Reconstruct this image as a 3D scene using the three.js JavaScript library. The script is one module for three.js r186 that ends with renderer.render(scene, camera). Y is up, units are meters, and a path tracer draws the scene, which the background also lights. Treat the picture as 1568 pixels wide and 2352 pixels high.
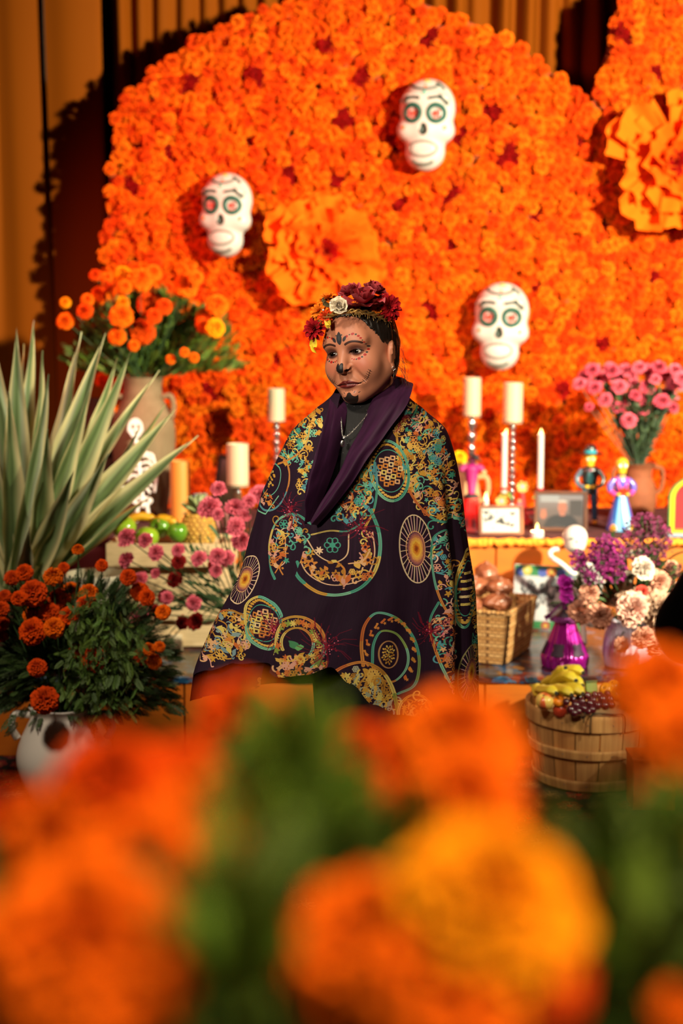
import * as THREE from 'three';
import { RoundedBoxGeometry } from 'three/addons/geometries/RoundedBoxGeometry.js';
import { MarchingCubes } from 'three/addons/objects/MarchingCubes.js';

// ---------------------------------------------------------------- camera, light, exposure
const scene = new THREE.Scene();
scene.background = new THREE.Color(0x000000);
const F = 3267, CAM_Y = 1.5, PITCH = THREE.MathUtils.degToRad(7.43);
const camera = new THREE.PerspectiveCamera(2 * Math.atan(1176 / F) * 180 / Math.PI, 1568 / 2352, 0.05, 40);
camera.position.set(0, CAM_Y, 0);
camera.rotation.x = -PITCH;
camera.focus = 3.36;
camera.userData.fStop = 2.1;
const renderer = new THREE.WebGLRenderer();
renderer.toneMapping = THREE.LinearToneMapping;
renderer.toneMappingExposure = 1.0;
renderer.shadowMap.enabled = true;
function spot(name, pos, to, color, intensity, angle, penumbra, radius) {
  const l = new THREE.SpotLight(color, intensity, 0, angle, penumbra, 2);
  l.name = name; l.position.set(...pos); l.target.position.set(...to); l.castShadow = true; l.shadow.radius = radius;
  scene.add(l); scene.add(l.target);
  return l;
}
// stage spotlight on the right that washes the flower wall; softer lamp over the visitors' side on the left; dim hall light above the camera
spot('stage_spotlight', [3.1, 2.65, -2.2], [0.75, 1.6, -6.9], new THREE.Color(1, 0.95, 0.66), 250, 0.6, 0.55, 5);
spot('rose_stage_lamp', [-2.3, 3.6, -4.1], [0.3, 1.2, -6.9], new THREE.Color(1, 0.13, 0.10), 44, 0.5, 0.7, 10);
spot('front_lamp', [-1.65, 2.45, 0.25], [0.06, 1.42, -3.4], new THREE.Color(1, 0.86, 0.70), 38, 0.30, 1.0, 8);
spot('hall_lamp', [-1.2, 3.9, -1.8], [-0.45, 0.3, -5.1], new THREE.Color(1, 0.86, 0.66), 32, 0.6, 0.8, 12);
spot('altar_lamp', [0.7, 3.8, -0.9], [0.85, 0.35, -4.9], new THREE.Color(1, 0.78, 0.52), 17, 0.34, 0.8, 10);
spot('visitor_lamp', [0.8, 2.9, 0.1], [0.09, 1.2, -0.54], new THREE.Color(1, 0.80, 0.45), 23, 0.5, 1.0, 8);

// ---------------------------------------------------------------- helpers
const R = THREE.MathUtils.degToRad, V = (x, y, z) => new THREE.Vector3(x, y, z), lerp = THREE.MathUtils.lerp, clamp = THREE.MathUtils.clamp;
const sstep = (a, b, x) => { const t = clamp((x - a) / (b - a), 0, 1); return t * t * (3 - 2 * t); };
function rng(seed) { let s = seed >>> 0; return () => { s = (s + 0x6d2b79f5) >>> 0; let t = Math.imul(s ^ (s >>> 15), 1 | s); t = (t + Math.imul(t ^ (t >>> 7), 61 | t)) ^ t; return ((t ^ (t >>> 14)) >>> 0) / 4294967296; }; }
// the point that lies d metres in front of the camera (measured level) in direction (px, py)
const CP = Math.cos(PITCH), SP = Math.sin(PITCH);
function at(px, py, d) {
  const x = (px - 784) / F, y = -(py - 1176) / F;
  const fy = y * CP - SP, fz = y * SP + CP;
  return V(x * d / fz, CAM_Y + fy * d / fz, -d);
}
const span = (px, d) => px * d / F;                                  // size in metres of px pixels at d metres
const taken = new Map();
function numbered(name) { const n = taken.get(name) ?? 0; taken.set(name, n + 1); return n ? name + '_' + String(n).padStart(3, '0') : name; }
function tag(o, label, category, group, kind) {
  if (label) o.userData.label = label;
  if (category) o.userData.category = category;
  if (group) o.userData.group = group;
  if (kind) o.userData.kind = kind;
  return o;
}
function thing(name, label, category, p = V(0, 0, 0), turn = 0, group) {
  const o = new THREE.Group(); o.name = numbered(name); o.position.copy(p); o.rotation.y = turn; scene.add(o);
  return tag(o, label, category, group);
}
function part(name, geo, mat, parent, label) {
  const m = new THREE.Mesh(geo, mat); m.name = name; m.castShadow = m.receiveShadow = true; parent.add(m);
  if (label) m.userData.label = label;
  return m;
}
function solo(name, geo, mat, label, category, p, group) {
  const m = new THREE.Mesh(geo, mat); m.name = numbered(name); m.castShadow = m.receiveShadow = true; if (p) m.position.copy(p); scene.add(m);
  return tag(m, label, category, group);
}
const struct = (name, geo, mat) => { const m = new THREE.Mesh(geo, mat); m.name = name; m.castShadow = m.receiveShadow = true; scene.add(m); return tag(m, null, null, null, 'structure'); };
function copyOf(src, p, turn, label, group) {
  const c = src.clone(); c.name = numbered(src.name.replace(/_\d+$/, '')); scene.add(c); if (p) c.position.copy(p); if (turn !== undefined) c.rotation.y = turn;
  c.userData = { ...src.userData }; if (label) c.userData.label = label; if (group) c.userData.group = group;
  return c;
}
// mesh builder: collects grids and geometries, builds one geometry
class MB {
  constructor() { this.p = []; this.u = []; this.c = []; this.i = []; this.colored = false; }
  grid(nu, nv, f, m, col) {
    const b = this.p.length / 3, v = V(0, 0, 0);
    for (let j = 0; j <= nv; j++) for (let i = 0; i <= nu; i++) {
      const a = f(i / nu, j / nv); v.set(a[0], a[1], a[2]); if (m) v.applyMatrix4(m);
      this.p.push(v.x, v.y, v.z); this.u.push(a.length > 3 ? a[3] : i / nu, a.length > 4 ? a[4] : j / nv);
      if (col) { const q = typeof col === 'function' ? col(i / nu, j / nv) : col; this.c.push(q[0], q[1], q[2]); this.colored = true; } else this.c.push(1, 1, 1);
    }
    const w = nu + 1;
    for (let j = 0; j < nv; j++) for (let i = 0; i < nu; i++) { const q = b + j * w + i; this.i.push(q, q + 1, q + w + 1, q, q + w + 1, q + w); }
    return this;
  }
  geo(g, m, col) {
    const b = this.p.length / 3, a = g.attributes.position, t = g.attributes.uv, v = V(0, 0, 0);
    for (let k = 0; k < a.count; k++) {
      v.fromBufferAttribute(a, k); if (m) v.applyMatrix4(m); this.p.push(v.x, v.y, v.z);
      if (t) this.u.push(t.getX(k), t.getY(k)); else this.u.push(0, 0);
      if (g.attributes.color && !col) { this.c.push(g.attributes.color.getX(k), g.attributes.color.getY(k), g.attributes.color.getZ(k)); this.colored = true; }
      else if (col) { this.c.push(...col); this.colored = true; } else this.c.push(1, 1, 1);
    }
    if (g.index) for (let k = 0; k < g.index.count; k++) this.i.push(b + g.index.getX(k));
    else for (let k = 0; k < a.count; k++) this.i.push(b + k);
    return this;
  }
  build() {
    const g = new THREE.BufferGeometry();
    g.setAttribute('position', new THREE.Float32BufferAttribute(this.p, 3));
    g.setAttribute('uv', new THREE.Float32BufferAttribute(this.u, 2));
    if (this.colored) g.setAttribute('color', new THREE.Float32BufferAttribute(this.c, 3));
    g.setIndex(this.i); g.computeVertexNormals();
    return g;
  }
}
const M4 = (p, e, s) => new THREE.Matrix4().compose(Array.isArray(p) ? V(...p) : p ?? V(0, 0, 0), e instanceof THREE.Quaternion ? e : new THREE.Quaternion().setFromEuler(e ? new THREE.Euler(...e) : new THREE.Euler()), s === undefined ? V(1, 1, 1) : Array.isArray(s) ? V(...s) : V(s, s, s));
const UPV = V(0, 1, 0);
const aim = (dir, roll = 0) => new THREE.Quaternion().setFromUnitVectors(UPV, dir.clone().normalize()).multiply(new THREE.Quaternion().setFromAxisAngle(UPV, roll));
const lathe = (pts, seg = 40) => new THREE.LatheGeometry(smooth(pts).map(([r, y]) => new THREE.Vector2(Math.max(r, 0.00001), y)), seg);
// Catmull-Rom through profile points; a point with a third entry stays a corner
function smooth(pts, n = 5) {
  const out = [];
  for (let k = 0; k < pts.length - 1; k++) {
    const a = pts[k], b = pts[k + 1], p = pts[k][2] ? pts[k] : pts[Math.max(k - 1, 0)], q = b[2] ? b : pts[Math.min(k + 2, pts.length - 1)];
    for (let j = 0; j < n; j++) {
      const t = j / n, c = (i) => 0.5 * (2 * a[i] + (b[i] - p[i]) * t + (2 * p[i] - 5 * a[i] + 4 * b[i] - q[i]) * t * t + (3 * a[i] - p[i] - 3 * b[i] + q[i]) * t * t * t);
      out.push([c(0), c(1)]);
    }
  }
  out.push(pts[pts.length - 1]);
  return out;
}
// tube along points with a radius that changes, closed ends
function tube(points, radius, seg = 8, n) {
  const pts = points.map((p) => Array.isArray(p) ? V(...p) : p), c = new THREE.CatmullRomCurve3(pts), N = n ?? Math.max(4, pts.length * 5);
  const r = typeof radius === 'function' ? radius : () => radius, fr = c.computeFrenetFrames(N, false), b = new MB(), rows = [];
  for (let k = 0; k <= N; k++) rows.push([c.getPointAt(k / N), fr.normals[k], fr.binormals[k], r(k / N)]);
  b.grid(seg, N + 2, (u, v) => {
    const k = Math.round(v * (N + 2)), row = rows[clamp(k - 1, 0, N)], a = -u * 2 * Math.PI, q = k === 0 || k === N + 2 ? 1e-5 : row[3];
    const w = row[0].clone().addScaledVector(row[1], Math.cos(a) * q).addScaledVector(row[2], Math.sin(a) * q);
    return [w.x, w.y, w.z];
  });
  return b.build();
}
const rbox = (w, h, d, r = 0.004, s = 2) => new RoundedBoxGeometry(w, h, d, s, r);
const moved = (g, p, e, s) => g.clone().applyMatrix4(M4(p, e, s));
function extrude(outline, depth, bevel = 0.003, holes = [], seg = 2) {
  const s = new THREE.Shape(outline.map((p) => new THREE.Vector2(p[0], p[1])));
  for (const h of holes) s.holes.push(new THREE.Path(h.map((p) => new THREE.Vector2(p[0], p[1]))));
  return new THREE.ExtrudeGeometry(s, { depth, bevelEnabled: bevel > 0, bevelThickness: bevel, bevelSize: bevel, bevelOffset: -bevel, bevelSegments: seg, curveSegments: 16 });
}
// value noise
function hash3(x, y, z) { let h = Math.imul(x, 374761393) + Math.imul(y, 668265263) + Math.imul(z, 2147483647 ^ 0x1b873593); h = Math.imul(h ^ (h >>> 13), 1274126177); return ((h ^ (h >>> 16)) >>> 0) / 4294967296; }
function noise3(x, y, z) {
  const X = Math.floor(x), Y = Math.floor(y), Z = Math.floor(z), f = (t) => t * t * (3 - 2 * t), a = f(x - X), b = f(y - Y), c = f(z - Z);
  const L = (i, j, k) => hash3(X + i, Y + j, Z + k);
  return lerp(lerp(lerp(L(0, 0, 0), L(1, 0, 0), a), lerp(L(0, 1, 0), L(1, 1, 0), a), b), lerp(lerp(L(0, 0, 1), L(1, 0, 1), a), lerp(L(0, 1, 1), L(1, 1, 1), a), b), c) * 2 - 1;
}
function canvas(w, h, draw, repeat) {
  const c = document.createElement('canvas'); c.width = w; c.height = h; draw(c.getContext('2d'), w, h);
  const t = new THREE.CanvasTexture(c); t.colorSpace = THREE.SRGBColorSpace; t.magFilter = THREE.LinearFilter;
  if (repeat) t.wrapS = t.wrapT = THREE.RepeatWrapping;
  return t;
}
function grain(w, h, f, srgb = true) {                                // f(x, y) -> [r, g, b] 0..255
  const d = new Uint8Array(w * h * 4);
  for (let y = 0; y < h; y++) for (let x = 0; x < w; x++) { const q = f(x / w, y / h), o = (y * w + x) * 4; d[o] = clamp(q[0], 0, 255); d[o + 1] = clamp(q[1], 0, 255); d[o + 2] = clamp(q[2], 0, 255); d[o + 3] = 255; }
  const t = new THREE.DataTexture(d, w, h); t.wrapS = t.wrapT = THREE.RepeatWrapping; t.magFilter = THREE.LinearFilter; if (srgb) t.colorSpace = THREE.SRGBColorSpace; t.needsUpdate = true;
  return t;
}
const mat = (color, rough = 0.8, o = {}) => new THREE.MeshStandardMaterial({ color, roughness: rough, side: THREE.DoubleSide, ...o });
const phys = (color, rough = 0.5, o = {}) => new THREE.MeshPhysicalMaterial({ color, roughness: rough, side: THREE.DoubleSide, ...o });
const lin = (r, g, b) => new THREE.Color().setRGB(r, g, b);
// signed distances
const smin = (a, b, k) => { const h = clamp(0.5 + 0.5 * (b - a) / k, 0, 1); return lerp(b, a, h) - k * h * (1 - h); };
const smax = (a, b, k) => -smin(-a, -b, k);
const ell = (x, y, z, c, r) => { const X = x - c[0], Y = y - c[1], Z = z - c[2]; const k0 = Math.hypot(X / r[0], Y / r[1], Z / r[2]), k1 = Math.hypot(X / r[0] ** 2, Y / r[1] ** 2, Z / r[2] ** 2); return k1 < 1e-9 ? -Math.min(...r) : k0 * (k0 - 1) / k1; };
const cap = (x, y, z, a, b, r0, r1) => {
  const bx = b[0] - a[0], by = b[1] - a[1], bz = b[2] - a[2], px = x - a[0], py = y - a[1], pz = z - a[2];
  const t = clamp((px * bx + py * by + pz * bz) / (bx * bx + by * by + bz * bz), 0, 1);
  return Math.hypot(px - bx * t, py - by * t, pz - bz * t) - lerp(r0, r1, t);
};
// surface seen from a centre inside a solid: rows from pole to pole, columns denser at the front
function starMesh(sdf, c, nu, nv, rmax, o = {}) {
  const b = new MB(), pw = o.front ?? 1;
  b.grid(nu, nv, (u, v) => {
    const s = u * 2 - 1, th = Math.PI * Math.sign(s) * Math.abs(s) ** pw, ph = Math.PI * (1 - v);
    const dx = Math.sin(ph) * Math.sin(th), dy = Math.cos(ph), dz = Math.sin(ph) * Math.cos(th);
    let t = 0;
    for (let k = 0; k < 120 && t < rmax; k++) { const d = sdf(c[0] + dx * t, c[1] + dy * t, c[2] + dz * t); if (d > -1e-4) break; t += Math.max(-d * 0.85, 3e-4); }
    for (let k = 0; k < 14 && t < rmax; k++) { const d = sdf(c[0] + dx * t, c[1] + dy * t, c[2] + dz * t); t -= d * 0.8; }
    t = Math.min(t, rmax);
    const x = c[0] + dx * t, y = c[1] + dy * t, z = c[2] + dz * t;
    return o.uv ? [x, y, z, ...o.uv(x, y, z)] : [x, y, z];
  });
  const g = b.build();
  // close the seam's normals
  const n = g.attributes.normal, w = nu + 1;
  for (let j = 0; j <= nv; j++) { const a = j * w, e = j * w + nu, q = V(n.getX(a) + n.getX(e), n.getY(a) + n.getY(e), n.getZ(a) + n.getZ(e)).normalize(); n.setXYZ(a, q.x, q.y, q.z); n.setXYZ(e, q.x, q.y, q.z); }
  return g;
}
// body from bones [a, b, ra, rb], joined smoothly, meshed on a grid
function bodyMesh(bones, k, lo, hi, res) {
  const size = Math.max(hi[0] - lo[0], hi[1] - lo[1], hi[2] - lo[2]), mc = new MarchingCubes(res, mat(0xffffff), false, false, 400000);
  const cx = (lo[0] + hi[0]) / 2, cy = (lo[1] + hi[1]) / 2, cz = (lo[2] + hi[2]) / 2;
  mc.isolation = 0; mc.field.fill(-1);
  const half = size / 2, P = (i) => ((i - res / 2) / (res / 2)) * half;
  for (let z = 1; z < res - 1; z++) for (let y = 1; y < res - 1; y++) for (let x = 1; x < res - 1; x++) {
    const X = cx + P(x), Y = cy + P(y), Z = cz + P(z); let d = 9;
    for (const q of bones) { const e = cap(X, Y, Z, q[0], q[1], q[2], q[3]); if (e < 0.2) d = smin(d, e, k); }
    mc.field[z * res * res + y * res + x] = -d;
  }
  mc.update();
  const n = mc.count, g = new THREE.BufferGeometry(), p = new Float32Array(n * 3);
  for (let i = 0; i < n; i++) { p[i * 3] = mc.positionArray[i * 3] * half + cx; p[i * 3 + 1] = mc.positionArray[i * 3 + 1] * half + cy; p[i * 3 + 2] = mc.positionArray[i * 3 + 2] * half + cz; }
  g.setAttribute('position', new THREE.BufferAttribute(p, 3));
  g.setAttribute('normal', new THREE.BufferAttribute(mc.normalArray.slice(0, n * 3), 3));
  g.setAttribute('uv', new THREE.BufferAttribute(new Float32Array(n * 2), 2));
  return g;
}
// ---------------------------------------------------------------- the setting
const T = {};
T.carpet = canvas(1024, 1024, (g, w, h) => {
  g.fillStyle = '#0b0606'; g.fillRect(0, 0, w, h);
  const r = rng(5);
  for (let j = 0; j < 8; j++) for (let i = 0; i < 8; i++) {
    const x = (i + 0.5 + (j % 2) * 0.5) * 128, y = (j + 0.5) * 128, red = r() < 0.45;
    for (const dx of [0, -1024]) {
      g.save(); g.translate(x + dx, y);
      g.fillStyle = red ? '#7a120c' : '#4a3a1e'; g.beginPath(); for (let k = 0; k <= 40; k++) { const a = k / 40 * Math.PI * 2, q = 54 + 6 * Math.cos(a * 7); g.lineTo(Math.cos(a) * q, Math.sin(a) * q); } g.fill();
      g.lineWidth = 4; for (let k = 0; k < 14; k++) { g.strokeStyle = k % 2 ? '#b0894a' : '#150805'; g.beginPath(); g.arc(Math.cos(k * 0.9) * 28, Math.sin(k * 0.9) * 28, 15, k, k + 3.6); g.stroke(); }
      g.fillStyle = red ? '#c02a14' : '#8a6a34'; g.beginPath(); g.arc(0, 0, 13, 0, 7); g.fill();
      g.restore();
    }
    g.fillStyle = '#3d5a24'; g.beginPath(); g.ellipse(x + 64, y + 62, 12, 5, i, 0, 7); g.fill();
  }
}, true);
T.carpet.repeat.set(12, 12);
const room = { x0: -4.6, x1: 4.6, z0: -8.1, z1: 2.4, h: 4.3 };
{
  const W = room.x1 - room.x0, D = room.z1 - room.z0, cx = 0, cz = (room.z0 + room.z1) / 2;
  struct('floor', moved(new THREE.BoxGeometry(W, 0.1, D), [cx, -0.05, cz]), mat(0xffffff, 0.95, { map: T.carpet }));
  const plaster = mat(lin(0.09, 0.06, 0.045), 0.95);
  struct('ceiling', moved(new THREE.BoxGeometry(W, 0.1, D), [cx, room.h + 0.05, cz]), mat(lin(0.05, 0.04, 0.035), 0.95));
  struct('wall_back', moved(new THREE.BoxGeometry(W + 0.2, room.h, 0.1), [cx, room.h / 2, room.z0 - 0.05]), plaster);
  struct('wall_front', moved(new THREE.BoxGeometry(W + 0.2, room.h, 0.1), [cx, room.h / 2, room.z1 + 0.05]), plaster);
  struct('wall_left', moved(new THREE.BoxGeometry(0.1, room.h, D), [room.x0 - 0.05, room.h / 2, cz]), plaster);
  struct('wall_right', moved(new THREE.BoxGeometry(0.1, room.h, D), [room.x1 + 0.05, room.h / 2, cz]), plaster);
}
// velvet drapes hung behind the flower walls
{
  const velvet = phys(lin(0.24, 0.052, 0.002), 0.75, { sheen: 0.12, sheenColor: lin(0.8, 0.3, 0.03), sheenRoughness: 0.4, specularIntensity: 0.1 });
  const drape = (x0, x1, z, pleat, amp, seed, label) => {
    const r = rng(seed), n = Math.round((x1 - x0) / pleat), ph = [...Array(n + 2)].map(() => r()), b = new MB();
    b.grid(n * 14, 10, (u, v) => {
      const q = u * n, k = Math.floor(q), f = q - k, w = 0.35 + 0.3 * ph[clamp(k, 0, n)];
      const shape = f < w ? Math.sin(f / w * Math.PI / 2) ** 1.3 : Math.cos((f - w) / (1 - w) * Math.PI / 2) ** 1.1;
      const a = amp * (0.55 + 0.75 * ph[clamp(k, 0, n)]) * lerp(ph[clamp(k, 0, n)] * 0.3 + 0.7, 1, f);
      return [lerp(x0, x1, u) + 0.012 * Math.sin(v * 5 + k), lerp(0.02, room.h - 0.05, v), z + a * shape + 0.01 * Math.sin(v * 4 + k * 2)];
    });
    const t = thing('curtain', label, 'curtain', V((x0 + x1) / 2, 0, z));
    const g = b.build(); g.translate(-(x0 + x1) / 2, 0, -z);
    part('drape', g, velvet, t);
    part('rail', moved(new THREE.CylinderGeometry(0.02, 0.02, x1 - x0, 12), [0, room.h - 0.06, -0.02], [0, 0, Math.PI / 2]), mat(0x191411, 0.5, { metalness: 0.6 }), t);
    return t;
  };
  const e0 = at(60, 300, 7.45).x, e1 = at(243, 300, 7.45).x, e2 = at(700, 300, 7.45).x;
  drape(e0 - 1.6, e0 + 0.1, -7.5, 0.26, 0.05, 11, 'golden velvet curtain at the far left, lit, with broad soft folds');
  drape(e0 + 0.115, e1, -7.44, 0.2, 0.045, 12, 'golden velvet curtain holding the scalloped shadow of the flower arch');
  drape(e1 + 0.03, e2 - 0.02, -7.55, 0.105, 0.085, 13, 'golden brown velvet curtain behind the left shoulder of the large flower arch');
  drape(e2 + 0.02, e2 + 3.4, -7.55, 0.115, 0.09, 14, 'dark golden curtain seen in the gap between the two flower arches');
}
// ---------------------------------------------------------------- stepped altar
T.wood = (() => grain(256, 512, (x, y) => { const n = noise3(x * 22, y * 2.2, 1) * 18 + noise3(x * 90, y * 4, 3) * 12 + noise3(x * 4, y * 3, 7) * 14; return [206 + n, 150 + n, 88 + n * 0.7]; }))();
T.paint = grain(256, 256, (x, y) => { const n = noise3(x * 9, y * 9, 2) * 8 + noise3(x * 40, y * 40, 4) * 5; return [236 + n, 150 + n, 22 + n * 0.4]; });
T.oilcloth = canvas(1024, 1024, (g, w, h) => {
  g.fillStyle = '#2a1310'; g.fillRect(0, 0, w, h);
  const r = rng(21), c = ['#1c5d86', '#3f87ad', '#7c1c16', '#b8431c', '#16313f', '#6b8796', '#51110f', '#c9792e', '#27506a'];
  for (let k = 0; k < 900; k++) {
    g.fillStyle = c[Math.floor(r() * c.length)]; g.globalAlpha = 0.85; g.beginPath();
    g.ellipse(r() * w, r() * h, 8 + r() * 42, 5 + r() * 22, r() * 3, 0, 7); g.fill();
  }
  for (let k = 0; k < 300; k++) { g.strokeStyle = c[Math.floor(r() * c.length)]; g.lineWidth = 2 + r() * 4; g.beginPath(); const x = r() * w, y = r() * h; g.arc(x, y, 10 + r() * 24, r() * 6, r() * 6 + 3); g.stroke(); }
  g.globalAlpha = 1;
}, true);
const Y1 = 0.286, Y2 = 0.634, Z1 = -4.85, Z2 = -5.7, ZB = -6.76;
{
  const paint = mat(lin(0.82, 0.36, 0.02), 0.6, { map: T.paint }); paint.color.setRGB(0.60, 0.38, 0.03); const maroon = mat(lin(0.10, 0.008, 0.010), 0.85);
  const step = (x0, x1, z, zb, y, label, paintM = paint) => {
    const t = thing('altar_box', label, 'altar step', V((x0 + x1) / 2, 0, (z + zb) / 2), 0, null);
    part('front_panel', moved(rbox(x1 - x0 - 0.006, y - 0.004, 0.018, 0.003), [0, y / 2, (z - zb) / 2 - 0.009]), paintM, t);
    part('top_panel', moved(rbox(x1 - x0 - 0.006, 0.018, z - zb - 0.024, 0.003), [0, y - 0.009, -0.012]), paintM, t);
    for (const s of [-1, 1]) part('side_panel', moved(rbox(0.018, y - 0.022, z - zb - 0.03, 0.003), [s * ((x1 - x0) / 2 - 0.012), (y - 0.022) / 2, -0.013]), paintM, t);
    return t;
  };
  const sx = at(1140, 1300, 5.7).x;
  step(-2.2, -0.55, Z1, Z2 - 0.02, Y1, 'low yellow altar step behind the white marigold pot, catching leaf shadows');
  step(-0.55, 0.5, Z1, Z2 - 0.02, Y1, 'low yellow altar step directly behind the woman');
  step(0.5, 2.3, Z1, Z2 - 0.02, Y1, 'low yellow altar step behind the bushel basket of fruit');
  step(-2.2, -0.7, Z2 - 0.03, ZB, Y2, 'tall dark maroon altar box under the big clay vase', maroon);
  step(-0.7, sx, Z2 - 0.03, ZB, Y2, 'tall yellow altar box behind the bread basket');
  step(sx, 2.3, Z2 - 0.03, ZB, Y2, 'tall yellow altar box below the framed photographs and painted figurines');
  // coverings
  const cloth = (name, x0, x1, z, zb, y, drop, m, label, uvs) => {
    const b = new MB(), r = rng(3);
    b.grid(120, 40, (u, v) => {
      const x = lerp(x0, x1, u), q = v * 40, top = z + 0.007 - zb, s = q <= 34 ? q / 34 * top : top + (q - 34) / 6 * drop;
      if (q <= 34) return [x, y + 0.0035 + 0.0012 * (1 + noise3(x * 9, s * 9, 3)) * (q > 33 ? 0 : 1), zb + s, x * uvs, s * uvs];
      const hem = drop * (1 + 0.25 * noise3(x * 7, 1, 5)), over = (q - 34) / 6;
      return [x, y + 0.0035 - over * hem, z + 0.007 + 0.002 * (1 + Math.sin(x * 40)) * over, x * uvs, s * uvs];
    });
    return solo(name, b.build(), m, label, 'tablecloth');
  };
  cloth('oilcloth', -2.19, 2.29, Z1, Z2 - 0.018, Y1, 0.02, phys(lin(0.5, 0.55, 0.65), 0.35, { map: T.oilcloth, clearcoat: 0.5, clearcoatRoughness: 0.16, bumpMap: T.paint, bumpScale: 0.002 }), 'glossy dark oilcloth with blue and red pattern on the low step', 0.9);
  T.cloth = grain(256, 256, (x, y) => { const n = noise3(x * 60, y * 60, 2) * 12 + noise3(x * 9, y * 9, 8) * 16; return [74 + n, 22 + n * 0.6, 26 + n * 0.6]; });
  cloth('altar_cloth', -2.19, 2.29, Z2 - 0.03, ZB, Y2, 0.014, mat(0xffffff, 0.9, { map: T.cloth }), 'dark maroon cloth covering the upper altar step', 2.5);
  // ruffled orange crepe trim pinned along the upper step's edge
  const trim = mat(lin(0.95, 0.27, 0.015), 0.85), r = rng(8), b = new MB();
  b.grid(700, 4, (u, v) => { const x = lerp(sx - 0.12, 2.25, u), n = noise3(x * 60, v * 2, 3); return [x, Y2 + 0.012 - 0.03 * v + 0.004 * n, Z2 - 0.012 + 0.012 * Math.sin(v * 3) + 0.008 * noise3(x * 90, v * 3, 9)]; });
  solo('crepe_trim', b.build(), trim, 'ruffled orange crepe trim along the edge of the upper step', 'trim');
}
// ---------------------------------------------------------------- flower makers
// one petal: base at the origin, growing along +y, bending back towards -z
function petal(b, m, L, W, o, r) {
  const nu = o.nu ?? 2, nv = o.nv ?? 3, curl = o.curl ?? 0.5, cup = o.cup ?? 0.2, ruf = o.ruffle ?? 0, jag = o.jag ?? 0, ph = r() * 6, base = o.base ?? 0.3, c = o.col ?? [1, 1, 1];
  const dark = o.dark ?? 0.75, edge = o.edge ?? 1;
  const jags = [...Array(nu + 1)].map(() => 1 - jag * r());
  b.grid(nu, nv, (u, v) => {
    const s = u * 2 - 1, w = W * lerp(base, 1, Math.sin(Math.min(v * (o.fat ?? 0.8), 1) * Math.PI / 2)) * (v > 0.8 && o.point ? 1 - o.point * (v - 0.8) / 0.2 : 1);
    const t = v * (v > 0.99 ? jags[Math.round(u * nu)] * (1 - (o.round ?? 0.15) * s * s) : 1), a = curl * t;
    const y = L * (curl ? Math.sin(a) / curl : t), z = -L * (curl ? (1 - Math.cos(a)) / curl : 0);
    return [s * w / 2, y, z + cup * W * s * s * 0.5 + ruf * W * Math.sin(s * (o.freq ?? 4) + ph) * t * t];
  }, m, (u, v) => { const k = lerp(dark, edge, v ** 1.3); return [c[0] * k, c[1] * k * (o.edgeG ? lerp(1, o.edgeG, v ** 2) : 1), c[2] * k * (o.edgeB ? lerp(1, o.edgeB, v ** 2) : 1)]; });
}
// head on the y axis from rings {n, tilt (from the axis), L, W, rad, y, ...petal options}
function headGeo(rings, seed, core) {
  const b = new MB(), r = rng(seed);
  if (core) b.geo(new THREE.SphereGeometry(1, 10, 7), M4([0, core[1], 0], null, [core[0], core[2] ?? core[0], core[0]]), core[3] ?? [0.6, 0.6, 0.6]);
  rings.forEach((g, k) => {
    for (let i = 0; i < g.n; i++) {
      const az = (i + (k % 2) * 0.5 + (r() - 0.5) * (g.jit ?? 0.5)) / g.n * Math.PI * 2, tilt = g.tilt + (r() - 0.5) * (g.tj ?? 0.25), tone = 1 + (r() - 0.5) * (g.tone ?? 0.25);
      const m = new THREE.Matrix4().makeRotationY(az).multiply(M4([0, g.y + (r() - 0.5) * 0.03, g.rad])).multiply(new THREE.Matrix4().makeRotationX(tilt)).multiply(M4([0, 0, 0], [0, Math.PI + (r() - 0.5) * 0.4, (r() - 0.5) * 0.3]));
      const c = g.col ?? [1, 1, 1];
      petal(b, m, g.L * (1 + (r() - 0.5) * 0.2), g.W * (1 + (r() - 0.5) * 0.25), { ...g, col: [c[0] * tone, c[1] * tone, c[2] * tone] }, r);
    }
  });
  return b.build();
}
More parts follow.
